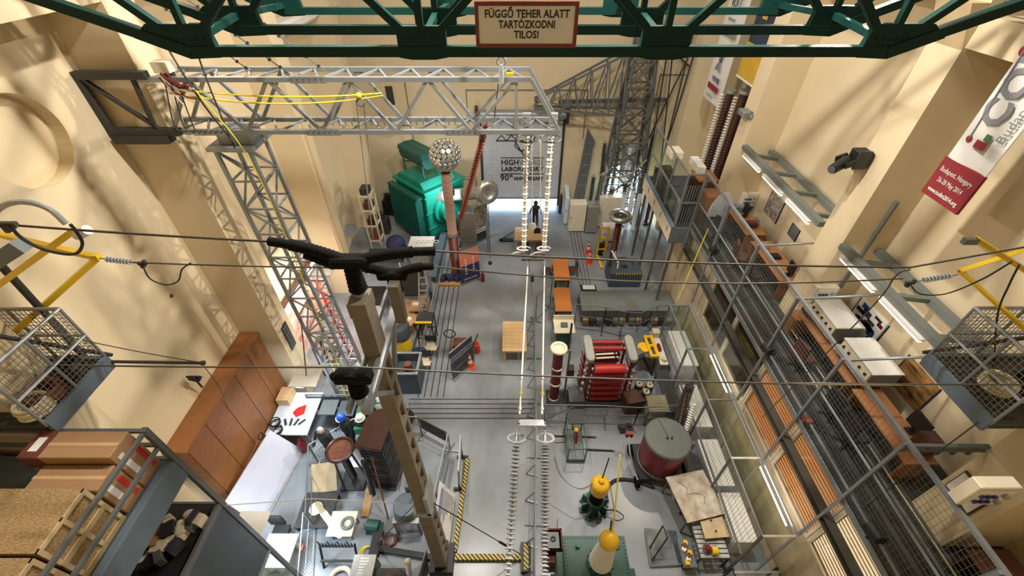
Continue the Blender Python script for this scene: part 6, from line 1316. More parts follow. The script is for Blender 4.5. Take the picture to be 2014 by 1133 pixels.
def walker(loc, label):
    x, y, z = loc; t = thing('folding_chair', label, 'chair', loc)
    ob('seat', MB().prism([(x-.25+.0,y-.2),(x+.25,y-.2),(x+.28,y+.05),(x+.15,y+.22),(x-.15,y+.22),(x-.28,y+.05)], .44, .48), 'beige_seat', t); ob('backrest', MB().cbox((x,y+.25,.75), (.5,.05,.35)), 'black', t, bevel=.01)
    for s in (-1,1): bar('leg', (x+s*.22,y-.2,0), (x+s*.22,y+.3,.95), .03, 'black', t, kind='rod'); bar('leg', (x+s*.2,y+.3,0), (x+s*.2,y-.15,.46), .03, 'black', t, kind='rod')
    return t
walker((-3.75,11.75,0), 'folding chair with cream seat and black back, near one'); walker((-3.6,12.6,0), 'folding chair with cream seat and black back, far one')
ob('blue_bag', MB().sphere((-4.0,12.1,.75), .35, 12, 8, (1,.6,.5)), 'cloth_blue', label='dark blue cloth draped over the folding chair', cat='cloth', smooth=True)
t = thing('tubular_rack', 'black tubular rack frame beside the yellow cylinder', 'rack', (-3.85,13.3,0))
for x in (-4.2,-3.5):
    for y in (13.0,13.7): bar('tube', (x,y,0), (x,y,1.5), .05, 'black', t, kind='rod')
for z in (.6,1.5):
    for y in (13.0,13.7): bar('tube', (-4.2,y,z), (-3.5,y,z), .06, 'black', t, kind='rod')
    for x in (-4.2,-3.5): bar('tube', (x,13.0,z), (x,13.7,z), .05, 'black', t, kind='rod')
ob('fill_tray', MB().box((-4.2,13.0,1.5), (-3.5,13.7,1.53)), 'steel_dark', t); ob('hazard_strip', MB().box((-4.2,12.98,1.53), (-3.5,13.1,1.58)), 'yellow', t)
# step ladder and open cartons
t = thing('step_ladder', 'aluminium step ladder standing among open cartons', 'ladder', (-4.1,15.0,0))
for s in (-.22,.22):
    bar('stile', (-4.2+s,14.2,0), (-4.1+s*.8,15.3,2.6), .06, 'alu', t); bar('stile', (-4.2+s,16.2,0), (-4.1+s*.8,15.3,2.6), .05, 'alu', t)
for k in range(8): f = (k+1)/9; bar('step', (-4.42+.1*f,14.2+1.1*f,2.6*f), (-3.98+.1*f,14.2+1.1*f,2.6*f), .08, 'alu', t, h=.03)
for i, (x, y, s) in enumerate(((-4.9,14.2,.6), (-4.6,15.1,.7), (-5.4,14.8,.5))):
    t = thing('open_carton', 'open cardboard carton of white parts by the step ladder, %s' % ['near','far','left'][i], 'carton', (x,y,0)); ob('body', MB().box((x-s/2,y-s/2,0), (x+s/2,y+s/2,s)), 'cardboard', t)
    for k, (dx, dy) in enumerate(((1,0),(-1,0),(0,1),(0,-1))): c = Vector((x+dx*s/2,y+dy*s/2,s)); ux = Vector((dy,dx,0))*s/2; o_ = Vector((dx*.25,dy*.25,.12)); ob('flap', MB().plate([c-ux, c+ux, c+ux+o_, c-ux+o_], .015), 'cardboard', t)
    for k in range(3): ob('packing_part', MB().sphere((x-.1+.1*k,y,s), .12, 8, 6), 'white_warm', t)
# low cases along the channel strip
t = thing('equipment_case', 'wide black topped case with a grey front behind the pole', 'case', (-5.2,16.2,0)); ob('body', MB().box((-6.0,15.4,0), (-4.55,17.2,.95)), 'paint_blue', t); ob('lid', MB().box((-6.0,15.4,.95), (-4.55,17.2,1.05)), 'black', t)
t = thing('equipment_case', 'grey case with a black lid left of the pole brace', 'case', (-6.9,15.4,0)); ob('body', MB().box((-7.5,14.9,0), (-6.3,16.2,.8)), 'offwhite_panel', t); ob('lid', MB().box((-7.5,14.9,.8), (-6.3,16.2,.9)), 'black', t)
t = thing('display_case', 'white framed display case with a glass front left of the channels', 'case', (-4.7,19.4,0)); ob('body', MB().box((-5.65,18.7,0), (-4.4,20.1,1.1)), 'paint_gallery', t); ob('top', MB().box((-5.7,18.65,1.1), (-4.35,20.15,1.2)), 'white', t); ob('front', MB().box((-5.55,18.62,.2), (-4.5,18.68,1.0)), 'alu_dull', t)
for k in range(5): ob('top_item', MB().torus((-5.2+.25*k,19.6,1.23), .12, .025, 14, 5), 'white', t)
t = thing('workbench', 'cluttered white framed workbench at the foot of the far left pilaster', 'bench', (-7.0,18.8,0)); ob('top', MB().box((-7.9,18.2,.85), (-6.0,19.4,.9)), 'steel_dark', t)
for x in (-7.85,-6.05):
    for y in (18.25,19.35): bar('leg', (x,y,0), (x,y,.85), .06, 'white', t)
for k in range(9): ob('bench_item', MB().cbox((-7.7+.2*k,18.5+.08*(k%5),1.0), (.18,.2,.2+.05*(k%3)), k), random.choice(['white','black','steel','alu']), t)
t = thing('channel_beam', 'long blue-grey steel channel lying left of the channel grooves', 'beam', (-3.95,19.5,0)); bar('flange', (-4.2,17.4,.5), (-4.1,21.6,.5), .35, 'paint_blue', t, h=.06); bar('web', (-4.05,17.4,.25), (-3.95,21.6,.25), .06, 'paint_grey', t, h=.5)
for y in (17.6,19.5,21.4): bar('support', (-4.1,y,0), (-4.1,y,.47), .15, 'steel_dark', t)
t = thing('long_trough', 'blue-grey long trough table beside the channel grooves', 'table', (-4.1,13.6,0)); bar('trough_side', (-4.35,11.6,.7), (-4.15,16.6,.7), .08, 'paint_blue', t, h=.3); bar('trough_side', (-3.98,11.6,.7), (-3.85,16.6,.7), .05, 'alu', t, h=.2)
for y in (12.0,14.1,16.2): bar('trough_leg', (-4.15,y,0), (-4.1,y,.6), .1, 'paint_grey', t)
t = thing('engine_part', 'pile of brown and blue machine parts on a pallet by the roll-up banner', 'machine', (-3.2,18.0,0)); ob('pallet', MB().box((-3.9,17.2,0), (-2.75,18.0,.14)), 'wood_plank', t)
for k in range(8): ob('part', MB().cbox((-3.7+.13*k,17.5+.1*(k%3),.28+.06*(k%2)), (.22,.25,.25), k*.7), random.choice(['rust','banner_indigo','black','cloth_blue']), t)
t = thing('dark_machine', 'dark blue cylinder motor near the far left pilaster', 'motor', (-6.6,20.0,0)); ob('body', MB().sphere((-6.6,20.0,.8), .55, 16, 12, (1,1,.9)), 'banner_indigo', t, smooth=True); ob('foot', MB().box((-7.1,19.6,0), (-6.1,20.4,.4)), 'black', t)
c = at(690, 452, X=-8.1); t = thing('wall_speaker', 'grey cylindrical loudspeaker on the left pilaster', 'speaker', c); ob('horn', MB().cyl(c+Vector((.1,-.3,.1)), c+Vector((-.05,.25,-.05)), .3, .22, 18), 'paint_grey', t, smooth=True); bar('bracket', c, (PLX,c.y,c.z-.2), .08, 'steel', t)
t = thing('wall_shelf', 'cream steel rack with brown parts at the back left corner', 'rack', (-7.8,21.0,0)); 
for x in (-8.25,-7.65):
    for y in (20.6,21.4): bar('upright', (x,y,0), (x,y,3.6), .07, 'white_warm', t)
for z in (.5,1.5,2.5,3.4): ob('shelf', MB().box((-8.25,20.6,z), (-7.65,21.4,z+.05)), 'white_warm', t); ob('stored_part', MB().cbox((-7.95,21.0,z+.25), (.45,.6,.35)), ['rust','insul_brown','wood_red','steel_dark'][int(z)%4], t)
for i, (x, y) in enumerate(((-7.9,22.4),(-8.0,24.6),(-7.2,25.1))):
    ob('machine_block', MB().cbox((x,y,.5), (.7,.6,1.0)).cyl((x,y,1.0), (x,y,1.4), .2), ['steel_dark','black','rust'][i], label='%s machine block in the back left corner' % ['dark grey','black','rusty'][i], cat='machine')
t = thing('pipe_rail', 'low grey pipe rail by the back wall left of the shutter', 'rail', (-2.6,25.1,0))
for x in (-3.2,-2.3): bar('post', (x,25.2,0), (x,25.2,2.3), .06, 'galv', t, kind='rod')
bar('rail', (-3.2,25.2,2.3), (-2.3,25.2,2.3), .06, 'galv', t, kind='rod')

area('transformer_fill', (-3.3, 20.6, 3.6), .4, 90, (.85,.95,1), (-4.6,22.8,2.2)); lw = thing('added_lamp', 'small added lamp on a stand brightening the green transformer', 'lamp', (-3.3,20.6,0)); ob('head', MB().cbox((-3.25,20.5,3.75), (.4,.2,.25)), 'black', lw); bar('stand', (-3.25,20.45,0), (-3.25,20.45,3.65), .05, 'steel_dark', lw, kind='rod')  # lamp and its stand are added to brighten the transformer side
for a_ in (0,2.1,4.2): bar('tripod_leg', (-3.25,20.45,.5), (-3.25+.4*math.cos(a_),20.45+.4*math.sin(a_),0), .03, 'steel_dark', lw, kind='rod')
# ------------------------------------------------------------------ left side: wardrobe, panels, bright niche
t = thing('tall_wardrobe', 'huge orange-brown wooden wardrobe against the left wall', 'wardrobe', (-9.27,8.2,0))
ob('carcass', MB().box((-9.58,5.9,0), (-8.98,10.3,3.8)), 'wood_cab', t, bevel=.01); ob('cornice', MB().box((-9.59,5.86,3.78), (-8.92,10.34,3.86)), 'wood_cab', t)
for k in range(5):
    y0 = 5.92+.876*k; ob('door', MB().box((-8.98,y0+.012,1.0), (-8.95,y0+.864,3.76)), 'wood_cab', t); ob('lower_door', MB().box((-8.98,y0+.012,.1), (-8.95,y0+.864,.96)), 'wood_cab', t)
ob('mid_ledge', MB().box((-8.98,5.9,.955), (-8.9,10.3,1.0)), 'wood_cab', t)
for k in range(4): y = 5.92+.876*(k+1); ob('door_gap', MB().box((-8.985,y-.012,1.0), (-8.965,y+.012,3.76)), 'wood_cab_dk', t)
t = thing('leaning_board', 'large pale grey board leaning on the wardrobe', 'board', (-8.3,6.8,0)); ob('board', MB().plate([(-8.2,5.4,0),(-7.75,8.0,0),(-8.35,7.9,1.55),(-8.7,5.5,1.55)], .04), 'offwhite_panel', t); ob('tie_ring', MB().torus((-8.6,7.7,1.5), .12, .02, 14, 5, (1,0,0)), 'black', t)
ob('board_batten', MB().bar((-8.05,5.45,.03), (-7.7,7.95,.03), .05), 'alu_dull', t)
c = at(378, 738, Y=7.0); t = thing('wall_spotlight', 'black spotlight bracket standing on the wardrobe top', 'spotlight', at(395,760,X=-9.3)); c = at(380, 742, X=-9.3)
ob('head', MB().cyl(c+Vector((0,-.1,.1)), c+Vector((.05,.05,-.15)), .07, .1, 12), 'black', t); bar('arm', c, at(398,762,X=-9.35), .04, 'black', t); bar('fin', c+Vector((-.2,0,.02)), c+Vector((.25,0,0)), .04, 'black', t)
# bright poster niche between the pilasters
t = thing('bright_poster_wall', 'brightly lit white and red picture wall low behind the lattice mast', 'poster', (-8.9,13.6,0)); ob('print', MB().box((-9.3,11.4,0), (-9.22,16.5,2.9)), 'poster_bright', t); ob('frame_bar', MB().box((-9.3,11.4,2.9), (-9.2,16.5,3.0)), 'wood_red', t)
for k in range(10): y = 11.8+.45*k; ob('picture_shape', MB().cbox((-9.21,y,.6+.2*(k%6)), (.02,.35,.3), 0), ['red_bright','white','banner_orange','white','white'][k%5], t)
l = area('poster_wash_light', (-7.6, 13.4, 4.2), .9, 330, (1,.96,.9), (-9.2,13.2,1.0))
lw = thing('wash_lamp', 'white wash lamp bracket above the bright picture wall', 'lamp', (-7.6,13.4,4.25)); ob('housing', MB().box((-8.1,12.9,4.24), (-7.1,13.9,4.34)), 'white', lw); bar('arm', (-8.1,13.4,4.3), (XL,13.4,4.5), .06, 'white', lw)
t = thing('red_ladder', 'orange-red tall ladder leaning behind the lattice mast', 'ladder', (-7.4,13.2,0))
for s in (0,.4): bar('stile', (-7.2+s,12.4,0), (-8.0+s,13.3,4.6), .09, 'red_bright', t)
for k in range(12): f = (k+1)/13; bar('rung', (-7.2-.8*f,12.4+.9*f,4.6*f), (-6.8-.8*f,12.4+.9*f,4.6*f), .05, 'red_bright', t)
t = thing('wooden_frame_stand', 'dark red wooden frame stand at the foot of the lattice mast', 'stand', (-7.6,11.7,0))
for x in (-8.0,-7.3):
    for y in (11.4,12.0): bar('post', (x,y,0), (x,y,1.8), .09, 'wood_red', t)
for z in (.9,1.75):
    for y in (11.4,12.0): bar('rail', (-8.0,y,z), (-7.3,y,z), .08, 'wood_red', t)
    for x in (-8.0,-7.3): bar('rail', (x,11.4,z), (x,12.0,z), .08, 'wood_red', t)
t = thing('guard_rail', 'grey pipe guard rail in front of the mast foot', 'rail', (-6.6,9.6,0))
for x in (-7.9,-6.9,-5.9,-5.0): bar('post', (x,9.65,0), (x,9.65,1.1), .05, 'steel', t, kind='rod')
for z in (.55,1.1): bar('rail', (-7.9,9.65,z), (-5.0,9.65,z), .05, 'steel', t, kind='rod')
ob('kick_panel', MB().box((-7.9,9.63,.1), (-5.9,9.65,1.0)), 'paint_bluedark', t)
# bins, boxes and machines near the mast
def wheelie(loc, m, label):
    x, y, z = loc; t = thing('wheeled_bin', label, 'bin', loc); ob('body', MB().lathe([(.26,.1),(.36,.9)], loc, 4), m, t); ob('lid', MB().cbox((x,y,.94), (.62,.66,.07)), m, t, bevel=.01); bar('handle', (x-.25,y+.36,.9), (x+.25,y+.36,.9), .04, 'black', t)
    for s in (-1,1): ob('wheel', MB().cyl((x+s*.2,y+.28,.1), (x+s*.26,y+.28,.1), .1), 'black', t)
wheelie((-6.2,9.15,0), 'paint_bluedark', 'dark grey wheeled bin behind the mannequins'); wheelie((-5.5,9.2,0), 'green_bin', 'green wheeled bin behind the mannequins'); wheelie((-6.9,9.2,0), 'paint_grey', 'grey wheeled bin left of the dark one')
t = thing('wicker_tub', 'brown round tub beside the green bin', 'tub', (-4.85,9.0,0)); ob('shell', MB().lathe([(.25,0),(.36,.1),(.38,.6),(.34,.62),(.3,.2)], (-4.85,9.0,0), 20), 'insul_brown', t, smooth=True); ob('rim', MB().torus((-4.85,9.0,.62), .37, .03, 20, 6), 'rust', t)
t = thing('black_sack', 'black crumpled sack by the concrete pole', 'sack', (-4.2,9.15,0)); ob('sack', MB().sphere((-4.2,9.15,.35), .45, 14, 9, (1,.8,.8)), 'black_soft', t, smooth=True)
for k in range(5): bar('strut', (-4.4+.1*k,9.0,.6), (-4.5+.18*k,8.9+.1*k,1.2), .03, 'galv_light', t)
t = thing('white_workbench', 'white workbench board with black tools and a red cloth by the wardrobe', 'bench', (-7.9,8.9,0)); ob('top', MB().box((-8.85,8.1,.85), (-7.35,9.9,.9)), 'white_cool', t)
for x in (-8.8,-7.4):
    for y in (8.15,9.85): bar('leg', (x,y,0), (x,y,.85), .06, 'steel', t)
ob('red_cloth', MB().prism([(-8.1,9.2),(-7.8,9.35),(-7.75,8.95),(-8.0,8.8),(-8.2,9.0)], .9, .91), 'red_bright', t)
for k in range(4): ob('hand_tool', MB().cbox((-8.3+.2*k,8.6,.92), (.07,.28,.03), .5-.4*k), 'steel_dark', t)
ob('shelf_box', MB().box((-8.85,9.3,.9), (-8.4,9.9,1.25)), 'wood_light', t)
for i, (x, y) in enumerate(((-8.6,8.5),(-8.4,8.2))): ob('wire_basket', MB().torus((x,y,1.0), .16, .03, 14, 5).torus((x,y,1.1), .18, .02, 14, 5), 'black', label='small black wire basket on the white workbench, %s' % ['far','near'][i], cat='basket')
ob('red_bottle', MB().lathe([(.11,0),(.14,.05),(.14,.5),(.05,.65),(.03,.75)], (-7.65,8.0,0), 16), 'red_deep', label='dark red gas bottle by the leaning board', cat='bottle', smooth=True)
area('bench_led', (-6.9, 8.9, 3.2), .8, 110, COOL, (-7.2,8.7,.5)); lw = thing('led_panel', 'white LED panel over the white workbench', 'lamp', (-6.9,8.9,3.22)); ob('housing', MB().box((-7.35,8.45,3.22), (-6.45,9.35,3.28)), 'white', lw); bar('hanger', (-6.9,8.9,3.28), (-6.9,9.9,5.0), .03, 'steel', lw)
# mannequins in work clothes
Z3 = (((.09,.03,-.27),(.03,.1,-.22)), ((.09,.03,-.27),(.03,.1,-.22)))
l0 = Vector((-6.55,7.85,0)); figure('mannequin', 'bald mannequin in a black jacket behind the wire fence', l0, 2.9, Z3, mats=('jacket','black_soft','mannequin'), category='mannequin')
l1 = Vector((-5.95,8.3,0)); t = figure('mannequin', 'mannequin in black work suit and blue hard hat', l1, 2.6, Z3, mats=('jacket','trousers','insul_brown'), category='mannequin'); helmet(t, 'helmet_blue', l1)
l2 = Vector((-5.3,8.3,0)); t = figure('mannequin', 'mannequin in white hard hat with green cloth', l2, 3.3, Z3, mats=('jacket','cloth_green','mannequin'), category='mannequin'); helmet(t, 'white', l2); link('green_cloth', MB().cbox((.12,.14,1.15), (.25,.12,.35)).mesh('green_cloth', bevel=.02), 'cloth_green', t, l2)
for o_ in [o for o in C.objects if o.name.startswith('mannequin')]: o_.scale = (1.22,1.2,1.04)
# fences round the left field
lf_ = [(-7.0,7.55),(-5.75,8.55),(-4.7,8.6),(-3.45,8.65)]
for i in range(3):
    t = thing('fence_panel', 'wire fence panel around the left field, number %s from the wall' % ['one','two','three'][i], 'fence', (*lf_[i],0), 'left fence'); panel(t, (*lf_[i],0), (*lf_[i+1],0), 1.2, 'galv_light')
t = thing('fence_panel', 'grey fence panel leading to the bottom left workspace', 'fence', (-6.6,6.2,0)); panel(t, (-7.0,7.5,0), (-6.3,5.3,0), 1.2, 'steel')
t = thing('fence_panel', 'dark boarded fence panel on the aisle corner behind the pole', 'fence', (-2.9,8.2,0)); panel(t, (-3.4,8.6,0), (-2.3,8.0,0), 1.25, 'steel', wires=False); ob('dark_sheet', MB().plate([(-3.35,8.57,.55),(-2.35,8.02,.55),(-2.35,8.02,1.2),(-3.35,8.57,1.2)], .02), 'steel_dark', t)
t = thing('fence_panel', 'transparent guard panel along the aisle behind the pole', 'fence', (-2.3,7.2,0)); panel(t, (-2.25,7.95,0), (-2.45,6.0,0), 1.25, 'galv', wires=False); ob('clear_sheet', MB().plate([(-2.25,7.9,.1),(-2.45,6.05,.1),(-2.45,6.05,1.2),(-2.25,7.9,1.2)], .012), 'acrylic', t)
t = thing('info_board', 'grey framed information board facing the aisle', 'board', (-1.85,7.0,0)); q = [(-1.82,7.75,.55),(-1.78,6.5,.55),(-1.72,6.5,1.5),(-1.76,7.75,1.5)]; ob('sheet', MB().plate(q, .02), 'alu_dull', t)
for i in range(4): bar('frame', q[i], q[(i+1)%4], .05, 'galv', t)
for y in (6.55,7.7): bar('leg', (-1.8,y,0), (-1.8,y,.55), .05, 'black', t); ob('foot', MB().cbox((-1.8,y,.04), (.4,.1,.08)), 'black', t)
t = thing('text_board', 'white printed board with small lines of text leaning behind the pole', 'board', (-1.95,5.2,0)); q = [Vector((-1.92,6.3,.2)),Vector((-1.95,4.85,.2)),Vector((-2.35,4.85,1.2)),Vector((-2.32,6.3,1.2))]; ob('sheet', MB().plate(q, .02), 'paper', t)
for k in range(12):
    a = q[0].lerp(q[3], .1+.07*k)+Vector((.02,-.15,.01)); bar('text_line', a, a+Vector((-.02,-random.uniform(.5,1.05),0)), .025, 'socket_blue' if k > 9 else 'ink_soft', t, h=.008)
for y in (4.8,6.0): bar('leg', (-1.98,y,0), (-1.95,y,.3), .05, 'steel', t)
# hazard striped base frames of the pole
t = thing('pole_base_frame', 'yellow and black striped steel base frame of the concrete pole', 'base frame', (-1.0,4.36,0))
ob('beam', MB().box((-1.75,4.37,.06), (.27,4.53,.18)), 'hazard', t); ob('beam', MB().plate([(-1.84,4.6,.12),(-1.71,4.6,.12),(-1.53,7.6,.12),(-1.66,7.6,.12)], .12), 'hazard', t); bar('end_plate', (.42,4.05,.1), (.42,4.85,.1), .3, 'black', t, h=.2); ob('end_stripe', MB().box((.36,4.1,.2), (.5,4.8,.215)), 'hazard', t)
ob('socket', MB().box((PX-.35,PY-.4,0), (PX+.35,PY+.4,.3)), 'black', t); ob('rear_plate', MB().box((-4.4,4.5,.0), (-4.1,5.2,.2)), 'black', t); bar('beam', (-4.2,4.7,.1), (PX-.3,4.45,.1), .16, 'black', t, h=.12)
for y in (4.15,4.75): ob('bolt', MB().cyl((.52,y,.2), (.52,y,.26), .035, n=8), 'steel', t)
for i, (a, c) in enumerate((((PX+.2,PY,4.2),(.25,4.5,.25)), ((PX-.2,PY,4.2),(-4.2,4.8,.2)))):
    a = Vector(a); c = Vector(c); t = thing('guy_wire', 'dark guy wire with turnbuckle from the pole collar, %s one' % ['right','left'][i], 'wire', c); bar('wire', a, c, .025, 'cable_black', t, kind='rod'); bar('turnbuckle', a.lerp(c,.72), a.lerp(c,.8), .07, 'black', t, kind='rod'); bar('turnbuckle', a.lerp(c,.84), a.lerp(c,.88), .06, 'steel', t, kind='rod')
t = thing('guy_rope', 'pale guy rope from the pole collar to the left platform', 'rope', (PX,PY,4.2)); bar('rope', (PX-.2,PY-.05,4.25), at(618,981,Y=4.2), .02, 'rope', t, kind='rod'); bar('rope', at(618,981,Y=4.2), (-6.05,3.8,5.55), .02, 'rope', t, kind='rod')
# capacitor tower and disc coil
p = Vector((-4.35,7.1,0)); t = thing('capacitor_tower', 'tall dark brown round-ended capacitor tower in the left field', 'capacitor', p)
def rounded(cx, cy, w, l, rz, n=10):
    P = [(w*math.cos(-PI/2+PI*i/n+PI/2)*1, l/2+w*math.sin(PI*i/n)) for i in range(n+1)]
    P = [(w*math.cos(PI*i/n), l/2+w*math.sin(PI*i/n)) for i in range(n+1)] + [(-w, -l/2), (w, -l/2)]
    c_, s_ = math.cos(rz), math.sin(rz); return [(cx+x*c_-y*s_, cy+x*s_+y*c_) for x, y in P]
ob('top_cover', MB().prism(rounded(p.x,p.y,.42,1.0,-.15), 2.6, 2.7), 'insul_brown', t, bevel=.015); ob('base', MB().prism(rounded(p.x,p.y,.45,1.1,-.15), 0, .15), 'steel_dark', t)
for k in range(13): ob('capacitor_layer', MB().prism(rounded(p.x,p.y,.36,.9,-.15), .22+.185*k, .36+.185*k), 'insul_brown' if k%3 == 0 else 'black', t)
for sx, sy in ((-.3,-.5),(.3,-.5),(-.3,.5),(.3,.5)): bar('support_rod', p+Vector((sx,sy,.1)), p+Vector((sx,sy,2.6)), .06, 'black', t, kind='rod')
for k in range(10): bar('lacing', p+Vector((.37,-.55,.2+.24*k)), p+Vector((.4,.5,.35+.24*k)), .03, 'black', t)
S_K = shed_mesh(.1, .09, 'black'); shed_row(t, p+Vector((-.15,-.75,2.5)), p+Vector((-.3,-.85,.3)), 18, S_K); bar('string_core', p+Vector((-.15,-.75,2.6)), p+Vector((-.3,-.85,.2)), .05, 'alu_dull', t, kind='rod')
bar('rust_rod', p+Vector((.1,-.7,2.55)), p+Vector((.3,-1.5,.05)), .05, 'rust', t, kind='rod')
p = Vector((-5.5,6.9,0)); t = thing('disc_coil_stand', 'round brown disc on a black ribbed column in the left field', 'coil', p)
ob('disc', MB().lathe([(.24,1.92),(.38,1.94),(.43,2.0),(.43,2.1),(.4,2.13),(.36,2.08),(.001,2.06)], p, 30), 'rust', t, smooth=True); ob('disc_rim', MB().torus(p+Vector((0,0,2.08)), .41, .055, 30, 8), 'insul_brown', t, smooth=True)
bar('column', p+Vector((0,0,.1)), p+Vector((0,0,1.95)), .1, 'black', t, kind='rod'); shed_row(t, p+Vector((0,0,1.8)), p+Vector((0,0,.2)), 14, shed_mesh(.13,.09,'black')); ob('base', MB().cbox(p+Vector((0,0,.05)), (.8,.8,.1)), 'steel_dark', t)
for a in (0,2.1,4.2): bar('strut', p+Vector((.3*math.cos(a),.3*math.sin(a),1.95)), p+Vector((.45*math.cos(a),.45*math.sin(a),.1)), .05, 'insul_brown', t)
ob('wood_plank', MB().plate([(-4.95,5.65,.1),(-4.7,5.65,.1),(-4.6,6.35,.55),(-4.85,6.35,.55)], .05), 'wood_plank', label='short plank leaning at the capacitor tower foot', cat='plank')
ob('grey_board', MB().plate([(-6.7,6.3,.3),(-5.9,6.4,.3),(-6.0,7.1,.9),(-6.8,7.0,.9)], .04), 'osb_frame', label='pale board tilted beside the disc coil', cat='board')
ob('wire_dish', MB().sphere((-6.35,5.75,.45), .22, 14, 8, (1,1,.4)), 'white_warm', label='small white domed dish on the dark bench', cat='dish', smooth=True)
t = thing('dark_bench', 'dark low bench with the white dish on it', 'bench', (-6.3,5.7,0)); ob('top', MB().box((-6.9,5.2,.3), (-5.8,6.3,.36)), 'steel_dark', t)
for x in (-6.85,-5.85):
    for y in (5.25,6.25): bar('leg', (x,y,0), (x,y,.3), .06, 'black', t)
# gas drum on frame, tube lamp, motor, meter box
p = Vector((-3.25,5.5,0)); t = thing('grey_drum', 'light grey round drum on a steel frame left of the pole', 'drum', p); ob('drum', MB().lathe([(.36,1.0),(.38,1.02),(.38,1.35),(.35,1.4),(.001,1.42)], p, 28), 'paint_blue', t, smooth=True); ob('frame_top', MB().cbox(p+Vector((0,0,.97)), (.8,.8,.06)), 'alu_dull', t); ob('column_back', MB().cbox(p+Vector((.1,.55,1.2)), (.35,.3,.9)), 'paint_blue', t)
for sx in (-1,1):
    for sy in (-1,1): bar('frame_leg', p+Vector((sx*.36,sy*.36,0)), p+Vector((sx*.36,sy*.36,.95)), .06, 'steel', t)
for sy in (-1,1): bar('frame_rail', p+Vector((-.36,sy*.36,.25)), p+Vector((.36,sy*.36,.25)), .05, 'steel', t)
ob('lid_port', MB().torus(p+Vector((.15,.1,1.43)), .05, .015, 12, 5), 'steel', t); ob('front_sheet', MB().box((p.x-.33,p.y-.4,.3), (p.x-.05,p.y-.36,.9)), 'alu', t)
t = thing('green_motor', 'small dark green motor with cable on the floor', 'motor', (-4.4,5.3,0)); ob('body', MB().cyl((-4.65,5.35,.22), (-4.25,5.3,.22), .17, n=18), 'green_tank', t, smooth=True); ob('shaft', MB().cyl((-4.75,5.36,.22), (-4.65,5.35,.22), .05), 'steel', t); ob('foot', MB().cbox((-4.42,5.3,.04), (.5,.35,.08)), 'green_dk', t)
b = MB()
for k in range(4): b.torus((-3.95+.05*k,4.95,.03+.02*k), .22-.02*k, .018, 18, 5)
ob('rusty_chain', b, 'rust', label='rusty chain coiled on the floor below the capacitor tower', cat='chain')
b = MB()
for k in range(4): b.torus((-4.55+.03*k,4.6,.02+.02*k), .2-.015*k, .014, 18, 5)
ob('pale_cable_coil', b, 'yellow_rope', label='pale yellow cable coil on the floor beside the chain', cat='cable coil')
a, c = at(622, 990, Z=2.2), at(668, 1052, Z=1.6); t = thing('tube_lamp', 'glowing white tube lamp hanging aslant on a rope', 'lamp', c); d = (c-a)
ob('tube', MB().cyl(a.lerp(c,.28), c, .085, n=16), 'lamp_cool', t, smooth=True); ob('socket', MB().cyl(a, a.lerp(c,.3), .06, .09, 14), 'beige_ceramic', t, smooth=True); ob('tip', MB().sphere(c, .08, 10, 8), 'lamp_cool', t); bar('hang_cord', a, at(618,981,Y=4.2), .02, 'rope', t, kind='rod')
t = thing('cream_board', 'cream board with a grey coil lying behind the tube lamp', 'board', (-5.3,5.2,0)); ob('board', MB().plate([(-5.75,4.9,.5),(-4.95,4.9,.5),(-4.9,5.6,.62),(-5.7,5.6,.62)], .03), 'beige_ceramic', t); ob('coil', MB().torus((-5.15,5.25,.62), .16, .05, 20, 7), 'paint_grey', t, smooth=True)
for x, y in ((-5.65,5.0),(-5.05,5.0),(-5.0,5.5),(-5.6,5.5)): bar('leg', (x,y,0), (x,y,.5), .04, 'steel', t)
t = thing('pin_rack', 'black rack with upright pins below the tube lamp', 'rack', (-5.2,4.5,0)); bar('rail', (-5.75,4.55,.75), (-4.75,4.55,.75), .05, 'black', t); bar('rail', (-5.75,4.3,.3), (-4.65,4.3,.3), .06, 'black', t)
for k in range(11): bar('pin', (-5.7+.095*k,4.55,.75), (-5.7+.095*k,4.55,1.0 if k%3 else 1.15), .025, 'black', t)
for x in (-5.75,-4.7): bar('side', (x,4.6,.8), (x+.05,4.2,.0), .05, 'black', t)
t = thing('floor_toroid', 'white ring electrode lying on the floor', 'ring', (-5.1,3.75,0)); ob('ring', MB().torus((-5.1,3.85,.08), .32, .075, 30, 10), 'white_warm', t, smooth=True); ob('spacer', MB().torus((-5.1,3.85,.02), .3, .02, 24, 6), 'steel', t)
t = thing('meter_box', 'steel box with a white printed label plate', 'meter box', (-4.3,3.95,0)); ob('body', MB().box((-4.6,3.6,0), (-4.0,4.3,.75)), 'steel_dark', t); ob('top', MB().box((-4.62,3.58,.75), (-3.98,4.32,.8)), 'alu_dull', t)
for k in range(8): ob('print_line', MB().box((-4.42,3.68+.075*k,.8), (-4.42+random.uniform(.12,.28),3.71+.075*k,.805)), 'paper', t)
t = thing('parts_tray', 'tray heaped with dark red parts at the bottom edge', 'tray', (-3.6,3.7,0)); ob('tray', MB().box((-4.0,3.2,.1), (-3.1,4.1,.35)), 'steel_dark', t); ob('stand', MB().box((-3.9,3.3,0), (-3.2,4.0,.1)), 'black', t)
for k in range(26): ob('red_part', MB().cbox((random.uniform(-3.85,-3.25),random.uniform(3.35,3.95),.4+.06*random.random()), (.14,.1,.08), random.random()*3), random.choice(['red_deep','insul_brown','wood_red','black']), t)
t = thing('lattice_insulator', 'short white ribbed insulator standing by the parts tray', 'insulator', (-3.05,3.9,0)); bar('core', (-3.05,3.9,0), (-3.0,4.1,.9), .05, 'insul_white', t, kind='rod'); shed_row(t, (-3.0,4.08,.85), (-3.05,3.92,.1), 10, shed_mesh(.08,.06,'insul_white')); ob('cap', MB().sphere((-3.0,4.1,.92), .1, 10, 8), 'beige_ceramic', t)
